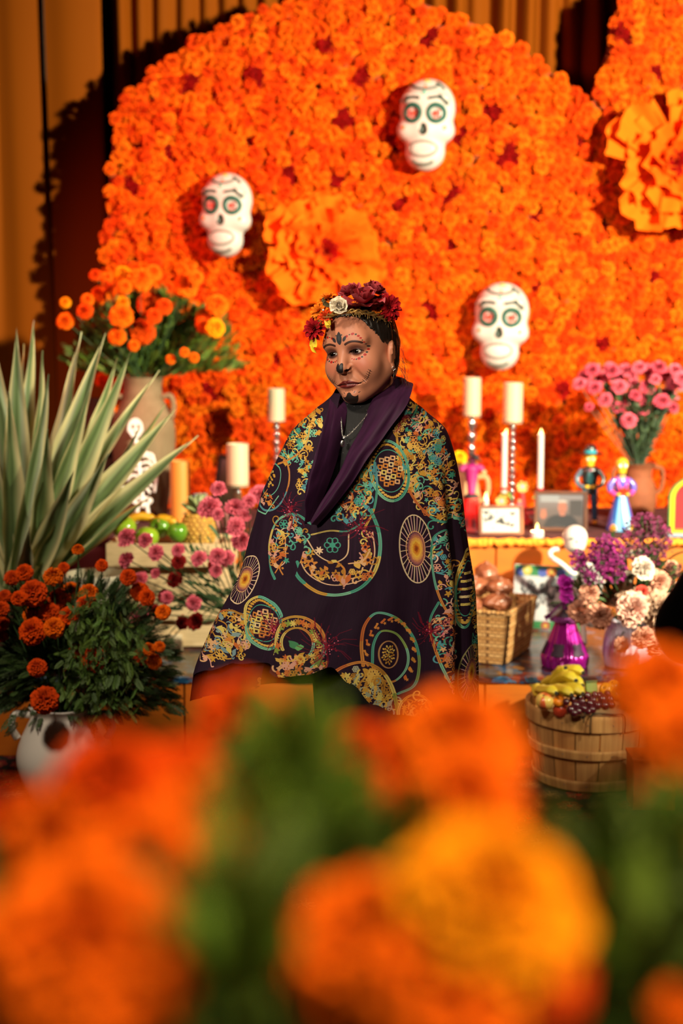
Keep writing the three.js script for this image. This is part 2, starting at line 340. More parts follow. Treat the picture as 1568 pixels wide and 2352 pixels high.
// unit pompom marigold: radius about 1, flower axis +y
function marigoldRings(fine) {
  if (!fine) return [
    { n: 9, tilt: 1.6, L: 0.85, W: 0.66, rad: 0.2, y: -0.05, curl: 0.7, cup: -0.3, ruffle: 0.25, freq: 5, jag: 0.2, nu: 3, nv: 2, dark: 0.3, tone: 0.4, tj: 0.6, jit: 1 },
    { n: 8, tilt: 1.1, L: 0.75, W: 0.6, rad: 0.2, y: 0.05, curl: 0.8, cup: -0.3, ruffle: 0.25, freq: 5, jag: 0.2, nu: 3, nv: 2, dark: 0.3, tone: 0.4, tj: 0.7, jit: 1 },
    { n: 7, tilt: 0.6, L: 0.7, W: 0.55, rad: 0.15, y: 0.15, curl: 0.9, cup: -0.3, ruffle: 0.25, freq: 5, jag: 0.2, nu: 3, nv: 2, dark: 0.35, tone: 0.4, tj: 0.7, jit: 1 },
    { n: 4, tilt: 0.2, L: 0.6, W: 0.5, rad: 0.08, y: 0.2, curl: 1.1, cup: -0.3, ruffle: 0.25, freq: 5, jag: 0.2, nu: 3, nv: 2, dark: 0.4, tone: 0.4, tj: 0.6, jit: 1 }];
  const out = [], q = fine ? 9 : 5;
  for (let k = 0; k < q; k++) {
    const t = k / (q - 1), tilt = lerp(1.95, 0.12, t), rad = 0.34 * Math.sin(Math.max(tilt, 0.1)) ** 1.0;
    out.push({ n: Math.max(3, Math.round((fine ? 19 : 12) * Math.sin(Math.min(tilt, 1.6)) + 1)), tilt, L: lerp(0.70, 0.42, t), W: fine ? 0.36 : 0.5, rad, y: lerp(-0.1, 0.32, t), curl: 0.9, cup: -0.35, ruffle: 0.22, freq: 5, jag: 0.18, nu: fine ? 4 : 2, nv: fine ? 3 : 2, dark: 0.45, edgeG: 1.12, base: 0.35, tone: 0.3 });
  }
  return out;
}
const G = {
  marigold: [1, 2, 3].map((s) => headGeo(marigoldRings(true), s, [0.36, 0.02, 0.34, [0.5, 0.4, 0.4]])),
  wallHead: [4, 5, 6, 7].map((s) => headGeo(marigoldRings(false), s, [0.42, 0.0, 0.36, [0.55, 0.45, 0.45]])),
};
// flower with ragged, loosely packed petals (carnation), radius about 1
const carnationRings = (dense) => [
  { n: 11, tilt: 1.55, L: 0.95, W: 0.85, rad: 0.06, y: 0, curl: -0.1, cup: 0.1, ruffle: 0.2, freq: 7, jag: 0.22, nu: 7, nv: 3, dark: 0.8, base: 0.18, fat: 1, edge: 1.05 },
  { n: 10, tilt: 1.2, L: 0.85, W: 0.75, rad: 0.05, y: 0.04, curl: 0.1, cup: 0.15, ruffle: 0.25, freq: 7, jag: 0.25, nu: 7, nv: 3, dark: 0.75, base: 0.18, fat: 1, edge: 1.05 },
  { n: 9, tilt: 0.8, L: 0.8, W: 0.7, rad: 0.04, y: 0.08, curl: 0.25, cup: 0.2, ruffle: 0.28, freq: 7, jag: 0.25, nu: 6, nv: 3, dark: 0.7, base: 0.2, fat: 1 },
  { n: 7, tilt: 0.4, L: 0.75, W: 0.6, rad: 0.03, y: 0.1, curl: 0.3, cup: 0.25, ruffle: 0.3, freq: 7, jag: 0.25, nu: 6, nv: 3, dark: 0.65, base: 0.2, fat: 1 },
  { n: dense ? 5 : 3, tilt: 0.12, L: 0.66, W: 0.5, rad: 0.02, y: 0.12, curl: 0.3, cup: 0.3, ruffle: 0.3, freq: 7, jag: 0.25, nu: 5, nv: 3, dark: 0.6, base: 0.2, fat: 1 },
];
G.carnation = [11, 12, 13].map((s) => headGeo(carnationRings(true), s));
// calyx under a head, axis +y, mouth at y = 0
G.calyx = lathe([[0.001, -0.62], [0.09, -0.6], [0.17, -0.4], [0.2, -0.15], [0.26, 0.02], [0.2, 0.02]], 10);
// feathery leaf of a marigold: about 1 long, along +y
G.feather = (() => {
  const b = new MB(), r = rng(31);
  const leaf = (m, L, W) => petal(b, m, L, W, { nu: 2, nv: 3, curl: 0.5, cup: 0.35, base: 0.15, fat: 1.4, point: 0.9, col: [1, 1, 1], dark: 0.8 }, r);
  b.grid(1, 4, (u, v) => [(u - 0.5) * 0.03, v * 0.9, -0.12 * v * v]);
  for (let k = 0; k < 7; k++) for (const s of [-1, 1]) { const t = 0.12 + k * 0.12; leaf(M4([0, t * 0.95, -0.12 * t * t], [0.2 * (r() - 0.5), 0, s * -(0.95 - k * 0.05)]), 0.36 - 0.025 * Math.abs(k - 3), 0.095); }
  leaf(M4([0, 0.88, -0.1]), 0.3, 0.1);
  return b.build();
})();
// plain strap leaf with a fold down the middle
G.blade = (() => { const b = new MB(), r = rng(1); petal(b, null, 1, 0.2, { nu: 2, nv: 6, curl: 0.9, cup: 0.5, base: 0.4, fat: 1.6, point: 0.95 }, r); return b.build(); })();
const C = {
  orange: lin(0.92, 0.128, 0.003), amber: lin(1.0, 0.29, 0.004), deep: lin(0.78, 0.062, 0.002), red: lin(0.30, 0.003, 0.002), rust: lin(0.70, 0.055, 0.004),
  leaf: lin(0.055, 0.13, 0.014), leafDark: lin(0.03, 0.075, 0.012), leafLight: lin(0.14, 0.24, 0.035), stem: lin(0.035, 0.08, 0.02),
  pink: lin(0.86, 0.17, 0.235), rose: lin(0.62, 0.05, 0.085), blush: lin(0.86, 0.53, 0.43), peach: lin(0.78, 0.38, 0.25), white: lin(0.86, 0.78, 0.68),
};
const petalMat = (c) => phys(c, 0.85, { vertexColors: true, specularIntensity: 0.15 });
const M = {};
for (const k of Object.keys(C)) M[k] = /leaf|stem/.test(k) ? mat(C[k], 0.62) : petalMat(C[k]);
M.leafV = mat(C.leaf, 0.6, { vertexColors: true }); M.leafDarkV = mat(C.leafDark, 0.6, { vertexColors: true });
// stem-and-head: the thing's origin is where its stem enters the vase
function flower(o) {
  const { name, label, category, group, foot, top, dir, r, head, headMat, leaves = 0, seed = 1, bend = 0.15, stemR = 0.0022, calyx = true, stemMat = M.stem } = o, rn = rng(seed);
  const t = thing(name, label, category, foot, 0, group), T0 = top.clone().sub(foot), q = aim(dir, rn() * 6);
  const below = T0.clone().addScaledVector(dir.clone().normalize(), -r * (calyx ? 0.55 : 0.2));
  const mid = below.clone().multiplyScalar(0.5).add(V(0, bend * below.length() * 0.5, 0).addScaledVector(dir, -0.0));
  const near = bend ? below.clone().addScaledVector(dir.clone().normalize(), -Math.min(0.05, below.length() * 0.25)) : below.clone().multiplyScalar(0.86).lerp(below.clone().addScaledVector(dir.clone().normalize(), -0.14 * below.length()), 0.35);
  part('stem', tube([V(0, 0, 0), mid, near, below], stemR, 6, 14), stemMat, t);
  const h = part('flower_head', head, headMat, t); h.position.copy(T0); h.quaternion.copy(q); h.scale.setScalar(r);
  if (calyx) { const c = part('calyx', G.calyx, M.leaf, t); c.position.copy(T0); c.quaternion.copy(q); c.scale.setScalar(r); }
  for (let k = 0; k < leaves; k++) {
    const p = V(0, 0, 0).lerpVectors(mid, near, 0.2 + 0.7 * rn()), l = part('leaf', o.leafGeo ?? G.feather, o.leafMat ?? M.leafV, t), a = rn() * 6.3;
    l.position.copy(p); l.quaternion.copy(aim(V(Math.cos(a), 0.45 + rn() * 0.5, Math.sin(a)), rn() * 6)); l.scale.setScalar((o.leafSize ?? 0.08) * (0.8 + 0.5 * rn()));
  }
  return t;
}
const ORD = ['leftmost', 'second', 'third', 'fourth', 'fifth', 'sixth', 'seventh', 'eighth', 'ninth', 'tenth', 'eleventh', 'twelfth', 'thirteenth', 'fourteenth', 'fifteenth', 'sixteenth', 'seventeenth', 'eighteenth', 'nineteenth', 'twentieth',
  'twenty-first', 'twenty-second', 'twenty-third', 'twenty-fourth', 'twenty-fifth', 'twenty-sixth', 'twenty-seventh', 'twenty-eighth', 'twenty-ninth', 'thirtieth', 'thirty-first', 'thirty-second', 'thirty-third', 'thirty-fourth', 'thirty-fifth', 'thirty-sixth'];
// label each head [px, py, ...] of a bouquet by its row and its place along the row
function rowLabels(list, what, where, rows) {
  const sorted = [...list].sort((a, b) => a[1] - b[1]), out = new Map(), names = rows === 1 ? [''] : rows === 2 ? ['upper half', 'lower half'] : ['top row', 'middle row', 'bottom row'], n = Math.ceil(list.length / rows);
  for (let k = 0; k < rows; k++) {
    const row = sorted.slice(k * n, (k + 1) * n).sort((a, b) => a[0] - b[0]);
    row.forEach((q, i) => out.set(q, `${what}, ${i === 0 ? 'leftmost' : i === row.length - 1 ? 'rightmost' : ORD[i] + ' from left'} in the ${rows === 1 ? where : names[k] + ' of ' + where}`));
  }
  return out;
}
// feathery greens scattered through a bouquet: no one could count the leaves
function greens(name, label, n, seed, place, geo, m, size) {
  const r = rng(seed), im = new THREE.InstancedMesh(geo, m, n), c = new THREE.Color(), o = new THREE.Object3D();
  for (let k = 0; k < n; k++) {
    const [p, d] = place(r); o.position.copy(p); o.quaternion.copy(aim(d, r() * 6.3)); o.scale.setScalar(size * (0.6 + 0.8 * r())); o.updateMatrix(); im.setMatrixAt(k, o.matrix);
    const t = 0.55 + 0.9 * r(); im.setColorAt(k, c.setRGB(t * (0.9 + 0.3 * r()), t, t * 0.8));
  }
  im.name = numbered(name); im.castShadow = im.receiveShadow = true; scene.add(im);
  return tag(im, label, 'foliage', null, 'stuff');
}
// ---------------------------------------------------------------- flower walls
const reds = [[740, 95], [980, 85], [590, 180], [835, 170], [440, 195], [785, 265], [1135, 260], [567, 325], [1330, 320], [385, 365], [665, 400], [785, 410], [1170, 350], [1062, 305], [905, 335], [300, 428], [1030, 452], [923, 466], [1237, 492], [1400, 540], [1035, 568], [990, 712], [1240, 655], [640, 830], [1380, 785], [436, 640], [1437, 78], [1500, 158], [1545, 222], [1446, 352], [1500, 640], [1300, 900], [480, 900], [1000, 980]];
function flowerWall(label, outline, d, seed, picks) {
  const r = rng(seed), pts = outline.map(([x, y]) => { const p = at(x, y, d); return [p.x, Math.max(p.y, 0.02)]; });
  const xs = pts.map((p) => p[0]), ys = pts.map((p) => p[1]), x0 = Math.min(...xs), x1 = Math.max(...xs), y1 = Math.max(...ys), cx = (x0 + x1) / 2;
  const t = thing('flower_arch', label, 'flower wall', V(cx, 0, -d)); t.userData.kind = 'thing';
  part('backing_panel', moved(extrude(pts.map((p) => [p[0] - cx, p[1]]), 0.05, 0.004), [0, 0, -0.1]), mat(lin(0.35, 0.05, 0.01), 0.9), t);
  const inside = (x, y) => { let c = false; for (let i = 0, j = pts.length - 1; i < pts.length; j = i++) if ((pts[i][1] > y) !== (pts[j][1] > y) && x < (pts[j][0] - pts[i][0]) * (y - pts[i][1]) / (pts[j][1] - pts[i][1]) + pts[i][0]) c = !c; return c; };
  const redAt = reds.map(([x, y]) => { const p = at(x, y, d); return [p.x, p.y]; });
  const heads = [], S = 0.053;
  let row = 0;
  for (let y = 0.55; y < y1 + 0.03; y += S * 0.866, row++) for (let x = x0 - 0.02; x < x1 + 0.03; x += S) {
    const X = x + (row % 2) * S / 2 + (r() - 0.5) * 0.024, Y = y + (r() - 0.5) * 0.024; if (!inside(X, Y)) continue;
    heads.push({ x: X, y: Y, red: redAt.some((q) => Math.hypot(q[0] - X, q[1] - Y) < 0.038), s: 0.037 * (0.8 + 0.45 * r()), k: Math.floor(r() * 4), z: (r() - 0.5) * 0.05, a: r() * 6.3, tx: (r() - 0.5) * 1.2, ty: (r() - 0.5) * 1.2, tint: r() });
  }
  const o = new THREE.Object3D(), pose = (h, target) => { target.position.set(h.x - cx, h.y, h.z - (h.red ? 0.02 : 0)); target.quaternion.copy(aim(V(h.tx * 0.5, h.ty * 0.5, 1), h.a)); target.scale.setScalar(h.s * (h.red ? 1.2 : 1)); };
  heads.forEach((h) => { h.rank = h.red ? 0 : picks(h) + r() * 0.02; });
  heads.sort((a, b) => a.rank - b.rank);
  const mats = [petalMat(lin(0.94, 0.125, 0.002)), petalMat(lin(0.90, 0.088, 0.002)), petalMat(lin(0.98, 0.175, 0.004)), petalMat(lin(0.84, 0.06, 0.002))];
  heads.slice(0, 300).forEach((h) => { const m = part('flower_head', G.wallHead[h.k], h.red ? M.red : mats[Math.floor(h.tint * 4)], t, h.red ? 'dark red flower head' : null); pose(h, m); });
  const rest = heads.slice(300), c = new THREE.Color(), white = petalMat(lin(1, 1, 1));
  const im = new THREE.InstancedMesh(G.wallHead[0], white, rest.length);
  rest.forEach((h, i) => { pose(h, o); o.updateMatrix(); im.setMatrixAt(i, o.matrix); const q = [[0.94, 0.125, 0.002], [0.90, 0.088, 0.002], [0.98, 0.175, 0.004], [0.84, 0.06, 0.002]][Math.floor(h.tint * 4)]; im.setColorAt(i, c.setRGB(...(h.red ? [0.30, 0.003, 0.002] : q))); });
  im.name = 'flower_heads'; im.userData.kind = 'stuff'; t.add(im);
  return t;
}
flowerWall('double-arched wall packed with orange and dark red flowers behind the woman', [[240, 2100], [240, 600], [248, 400], [262, 270], [310, 195], [390, 130], [480, 72], [560, 40], [640, 8], [740, -15], [830, -22], [930, -10], [1000, 12], [1080, 45], [1150, 80], [1210, 115], [1255, 155], [1310, 190], [1350, 245], [1358, 262], [1364, 225], [1374, 185], [1402, 110], [1408, 45], [1440, -20], [1500, -90], [1600, -150], [1720, -170], [1840, -120], [1940, 60], [1960, 300], [1960, 2100]], 7.0, 41, (h) => Math.hypot(h.x - 0.25, h.y - 1.95));
// two giant crepe-paper blooms on the walls
function giantBloom(px, py, d, R0, seed, label) {
  const t = thing('paper_flower', label, 'paper flower', at(px, py, d)), r = rng(seed);
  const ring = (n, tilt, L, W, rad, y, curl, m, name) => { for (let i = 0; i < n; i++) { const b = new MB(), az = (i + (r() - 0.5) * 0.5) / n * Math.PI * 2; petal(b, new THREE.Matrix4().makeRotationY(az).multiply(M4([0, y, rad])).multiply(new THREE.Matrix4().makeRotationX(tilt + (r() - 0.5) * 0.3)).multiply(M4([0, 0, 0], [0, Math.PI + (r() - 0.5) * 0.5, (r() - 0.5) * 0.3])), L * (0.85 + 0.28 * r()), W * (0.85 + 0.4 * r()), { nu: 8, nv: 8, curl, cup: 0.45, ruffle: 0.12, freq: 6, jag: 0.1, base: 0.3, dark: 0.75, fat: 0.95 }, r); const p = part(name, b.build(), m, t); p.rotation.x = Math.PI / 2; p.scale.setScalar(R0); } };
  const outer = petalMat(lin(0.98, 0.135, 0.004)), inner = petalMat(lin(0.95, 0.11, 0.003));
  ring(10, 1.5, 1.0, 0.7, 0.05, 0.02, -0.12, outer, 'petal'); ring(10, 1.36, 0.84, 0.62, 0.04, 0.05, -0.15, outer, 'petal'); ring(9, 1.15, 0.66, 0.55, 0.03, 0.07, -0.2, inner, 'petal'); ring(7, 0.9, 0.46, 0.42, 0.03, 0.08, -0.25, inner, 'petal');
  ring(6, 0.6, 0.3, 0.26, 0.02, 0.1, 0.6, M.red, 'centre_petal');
  t.rotation.set(0, 0.15, 0);
  return t;
}
giantBloom(745, 578, 6.93, 0.29, 51, 'giant orange paper flower with a red centre above the woman');
giantBloom(1545, 375, 6.91, 0.33, 52, 'giant orange paper flower cut off by the right edge of the picture');
// ---------------------------------------------------------------- large skulls hung on the flower wall
function surfaceZ(sdf, x, y, z0) { let z = z0; for (let k = 0; k < 80; k++) { const d = sdf(x, y, z); if (d < 5e-4) break; z -= Math.max(d * 0.8, 4e-4); } return z; }
const skullSDF = (x, y, z) => {
  let d = ell(x, y, z, [0, 0.075, -0.015], [0.132, 0.138, 0.1]);
  d = smin(d, ell(x, y, z, [0, -0.02, 0.0], [0.112, 0.1, 0.088]), 0.03);
  for (const s of [-1, 1]) d = smin(d, ell(x, y, z, [s * 0.092, -0.03, 0.012], [0.044, 0.042, 0.05]), 0.042);
  d = smin(d, ell(x, y, z, [0, -0.125, 0.002], [0.094, 0.09, 0.075]), 0.025);
  d = smin(d, ell(x, y, z, [0, 0.115, 0.06], [0.11, 0.03, 0.03]), 0.03);
  for (const s of [-1, 1]) d = smax(d, -ell(x, y, z, [s * 0.052, 0.046, 0.1], [0.036, 0.038, 0.035]), 0.012);
  d = smax(d, -ell(x, y, z, [0, -0.026, 0.1], [0.021, 0.03, 0.026]), 0.005);
  d = smin(d, ell(x, y, z, [0, -0.113, 0.052], [0.06, 0.036, 0.026]), 0.012);
  return Math.max(d, -z - 0.075);
};
const skullPlaster = phys(lin(0.63, 0.58, 0.54), 0.5, { clearcoat: 0.15, clearcoatRoughness: 0.3 });
const skullParts = (() => {
  const z = (x, y) => surfaceZ(skullSDF, x, y, 0.16);
  const line = (pts, r) => tube(pts.map(([x, y]) => [x, y, z(x, y) + 0.0005]), r, 6, pts.length * 4);
  const dot = (x, y, r) => moved(new THREE.SphereGeometry(1, 12, 8), [x, y, z(x, y)], null, [r, r, 0.004]);
  const socket = (s) => { const pts = []; for (let k = 0; k <= 28; k++) { const a = k / 28 * Math.PI * 2, q = 1 + (s > 0 ? 0.1 : 0.08) * Math.cos(a - (s > 0 ? 0.5 : 2.6)); const x = s * 0.052 + 0.037 * q * Math.cos(a), y = 0.046 + 0.0385 * q * Math.sin(a); pts.push([x, y, z(x, y) - 0.002]); } return tube(pts, 0.012, 8, 56); };
  const rosette = headGeo([{ n: 10, tilt: 1.4, L: 0.8, W: 0.5, rad: 0.1, y: 0, curl: -0.4, cup: 0.3, nu: 3, nv: 3 }, { n: 7, tilt: 0.9, L: 0.55, W: 0.4, rad: 0.05, y: 0.08, curl: -0.3, cup: 0.3, nu: 3, nv: 3 }], 71, [0.2, 0.1, 0.15, [1.2, 2.2, 1.0]]);
  return {
    skull: starMesh(skullSDF, [0, -0.01, -0.01], 150, 150, 0.3, { front: 1.25 }), socketL: socket(-1), socketR: socket(1), rosette,
    nose: (() => { const b = new MB(); b.grid(14, 8, (u, v) => { const a = u * Math.PI * 2, w = v; const x = w * 0.0205 * Math.sin(a) * (Math.cos(a) > 0 ? 0.75 : 1.08), y = -0.026 + w * 0.029 * Math.cos(a); return [x, y, z(x, y) + 0.0012]; }); return b.build(); })(),
    brows: [line([[-0.098, 0.096], [-0.082, 0.113], [-0.05, 0.118], [-0.022, 0.114]], 0.0075), line([[0.02, 0.113], [0.05, 0.118], [0.073, 0.12], [0.09, 0.108], [0.106, 0.09]], 0.0075)],
    bead: [dot(-0.082, 0.116, 0.010), dot(0.073, 0.121, 0.012)], chin: line([[-0.05, -0.171], [-0.028, -0.184], [0, -0.188], [0.028, -0.184], [0.05, -0.171]], 0.0075),
    crownLine: line([[-0.075, 0.178], [-0.045, 0.163], [-0.01, 0.157], [0.03, 0.163], [0.055, 0.175]], 0.006), crownSide: line([[0.045, 0.19], [0.062, 0.18], [0.085, 0.16]], 0.008), crownSideL: line([[-0.06, 0.188], [-0.08, 0.176]], 0.004),
    teal: [dot(-0.002, 0.138, 0.0105), dot(0.112, 0.112, 0.0065), dot(-0.122, 0.108, 0.0075)], orange: [dot(-0.098, -0.02, 0.009), dot(0.098, -0.02, 0.0095), dot(-0.002, 0.172, 0.007)], yellow: moved(new THREE.SphereGeometry(1, 10, 8), [0, 0.199, z(0, 0.199)], null, [0.016, 0.008, 0.006]),
    mouth: (() => { const pts = []; for (let k = 0; k <= 32; k++) { const a = k / 32 * Math.PI * 2, x = 0.063 * Math.cos(a), y = -0.112 + 0.038 * Math.sin(a) * (Math.sin(a) > 0 ? 0.82 : 1); pts.push([x, y, z(x, y) - 0.001]); } return tube(pts, 0.0072, 6, 64); })(),
    teeth: [0, 1, 2, 3, 4, 5, 6, 7].flatMap((i) => [0, 1].map((j) => { const x = (i - 3.5) * 0.0118, y = -0.1065 - j * 0.0145; return moved(rbox(0.0108, 0.0135, 0.008, 0.002), [x, y, z(x, y) - 0.0012]); })),
  };
})();
function wallSkull(px, py, d, s, yaw, roll, label, teeth) {
  const t = thing('skull_decoration', label, 'skull', at(px, py, d)); t.rotation.set(0.03, yaw, roll); t.scale.setScalar(s);
  const dark = mat(lin(0.02, 0.035, 0.025), 0.5), teal = mat(lin(0.006, 0.085, 0.06), 0.55), coral = mat(lin(0.62, 0.07, 0.06), 0.6, { vertexColors: true }), q = skullParts;
  part('skull_shell', q.skull, skullPlaster, t);
  part('eye_rim', q.socketL, teal, t); part('eye_rim', q.socketR, teal, t);
  for (const sd of [-1, 1]) { const e = part('eye_rosette', q.rosette, coral, t); e.position.set(sd * 0.052, 0.046, 0.062); e.rotation.x = Math.PI / 2; e.scale.setScalar(0.034); }
  part('nose', q.nose, dark, t);
  for (const b of q.brows) part('eyebrow', b, dark, t);
  for (const b of q.bead) part('bead', b, dark, t);
  const mo = part('mouth_outline', q.mouth, mat(lin(0.24, 0.22, 0.19), 0.6), t);
  if (teeth) for (const g of q.teeth) part('tooth', g, skullPlaster, mo);
  part('chin_line', q.chin, mat(lin(0.09, 0.1, 0.08), 0.6), t);
  for (const g of [q.crownLine, q.crownSide, q.crownSideL]) part('forehead_scroll', g, dark, t);
  for (const g of q.teal) part('dot', g, mat(lin(0.05, 0.42, 0.33), 0.5), t);
  for (const g of q.orange) part('dot', g, mat(lin(0.9, 0.16, 0.01), 0.5), t);
  part('flower', q.yellow, mat(lin(0.55, 0.42, 0.05), 0.5), t);
  return t;
}
wallSkull(979, 287, 6.86, 0.985, R(-13), R(-2), 'white painted sugar skull with a toothy grin hung highest on the flower wall', true);
wallSkull(519, 494, 6.86, 0.915, R(-15), R(-2), 'white painted sugar skull hung on the left above the clay vase, half shaded', false);
wallSkull(1150, 750, 6.86, 0.975, R(-12), R(-2), 'white painted sugar skull hung lowest, above the right candles', false);
// ---------------------------------------------------------------- the woman
const WX = at(835, 1100, 3.42).x, WROOT = V(WX, 0, -3.42);
const woman = thing('person', 'woman with painted face and dark hair, in a dark purple patterned shawl', 'person', WROOT);
const wpart = (name, geo, m, label) => part(name, geo.clone().translate(-WROOT.x, 0, -WROOT.z), m, woman, label);
// head: local axes, +z is where the face points, +x her left; origin between the ears at eye height
const headSDF = (x, y, z) => {
  const ax = Math.abs(x);
  let d = ell(x, y, z, [0, 0.032, -0.012], [0.077, 0.085, 0.094]);
  d = smin(d, ell(x, y, z, [0, -0.03, 0.02], [0.069, 0.082, 0.064]), 0.03);
  d = smin(d, cap(ax, y, z, [0.054, -0.05, 0.0], [0.012, -0.097, 0.052], 0.024, 0.021), 0.025);
  d = smin(d, ell(ax, y, z, [0.04, -0.036, 0.051], [0.03, 0.033, 0.026]), 0.02);          // cheeks
  d = smin(d, ell(ax, y, z, [0.027, 0.023, 0.068], [0.028, 0.0095, 0.012]), 0.018);       // brow
  d = smin(d, ell(x, y, z, [0, 0.035, 0.062], [0.05, 0.035, 0.022]), 0.025);              // forehead
  d = smax(d, -ell(ax, y, z, [0.033, 0.0, 0.094], [0.018, 0.0125, 0.018]), 0.014);        // eye hollow
  d = smin(d, cap(x, y, z, [0, 0.012, 0.076], [0, -0.03, 0.0955], 0.0085, 0.0125), 0.011); // nose
  d = smin(d, ell(x, y, z, [0, -0.0335, 0.0985], [0.0135, 0.0115, 0.0125]), 0.006);
  d = smin(d, ell(ax, y, z, [0.0155, -0.037, 0.0855], [0.0095, 0.0088, 0.0125]), 0.006);
  d = smax(d, -cap(ax, y, z, [0.0075, -0.0455, 0.094], [0.010, -0.036, 0.088], 0.0035, 0.003), 0.003); // nostril
  d = smin(d, ell(x, y, z, [0, -0.066, 0.066], [0.036, 0.028, 0.019]), 0.016);            // muzzle
  d = smax(d, -cap(ax, y, z, [0.0215, -0.037, 0.087], [0.040, -0.066, 0.0735], 0.0048, 0.003), 0.009); // cheek fold
  d = smin(d, cap(ax, y, z, [0.0045, -0.0660, 0.0862], [0.029, -0.0708, 0.0725], 0.0042, 0.002), 0.005); // upper lip
  d = smin(d, cap(ax, y, z, [0.0, -0.0758, 0.085], [0.024, -0.0732, 0.0745], 0.0054, 0.0026), 0.006); // lower lip
  d = smax(d, -cap(ax, y, z, [0, -0.0708, 0.0925], [0.031, -0.0718, 0.0745], 0.0016, 0.001), 0.003);
  d = smax(d, -ell(x, y, z, [0, -0.0555, 0.089], [0.0045, 0.007, 0.004]), 0.005);         // groove under the nose
  d = smax(d, -ell(x, y, z, [0, -0.0885, 0.086], [0.018, 0.0045, 0.007]), 0.01);
  d = smin(d, ell(x, y, z, [0, -0.1, 0.064], [0.024, 0.017, 0.02]), 0.014);               // chin
  const L = ell(ax, y, z, [0.0315, 0.001, 0.0655], [0.0158, 0.0142, 0.0142]);             // lids
  d = smin(d, L, 0.004);
  const ex = (ax - 0.0318) / 0.0150, up = 0.001 + 0.0039 * (1 - ex * ex) - 0.0012 * ex, lo = 0.001 - 0.0032 * (1 - ex * ex) - 0.0006 * ex;
  d = smax(d, -Math.max(Math.max(y - up, lo - y), 0.0715 - z), 0.0012);
  d = smin(d, cap(x, y, z, [0, -0.05, -0.025], [0, -0.21, -0.045], 0.05, 0.055), 0.02);   // neck
  return d;
};
const HEAD = new THREE.Matrix4().makeTranslation(at(828, 804, 3.40).x, at(828, 804, 3.40).y, -3.40).multiply(new THREE.Matrix4().makeRotationZ(R(8.5))).multiply(new THREE.Matrix4().makeRotationY(R(-31))).multiply(new THREE.Matrix4().makeRotationX(R(1)));
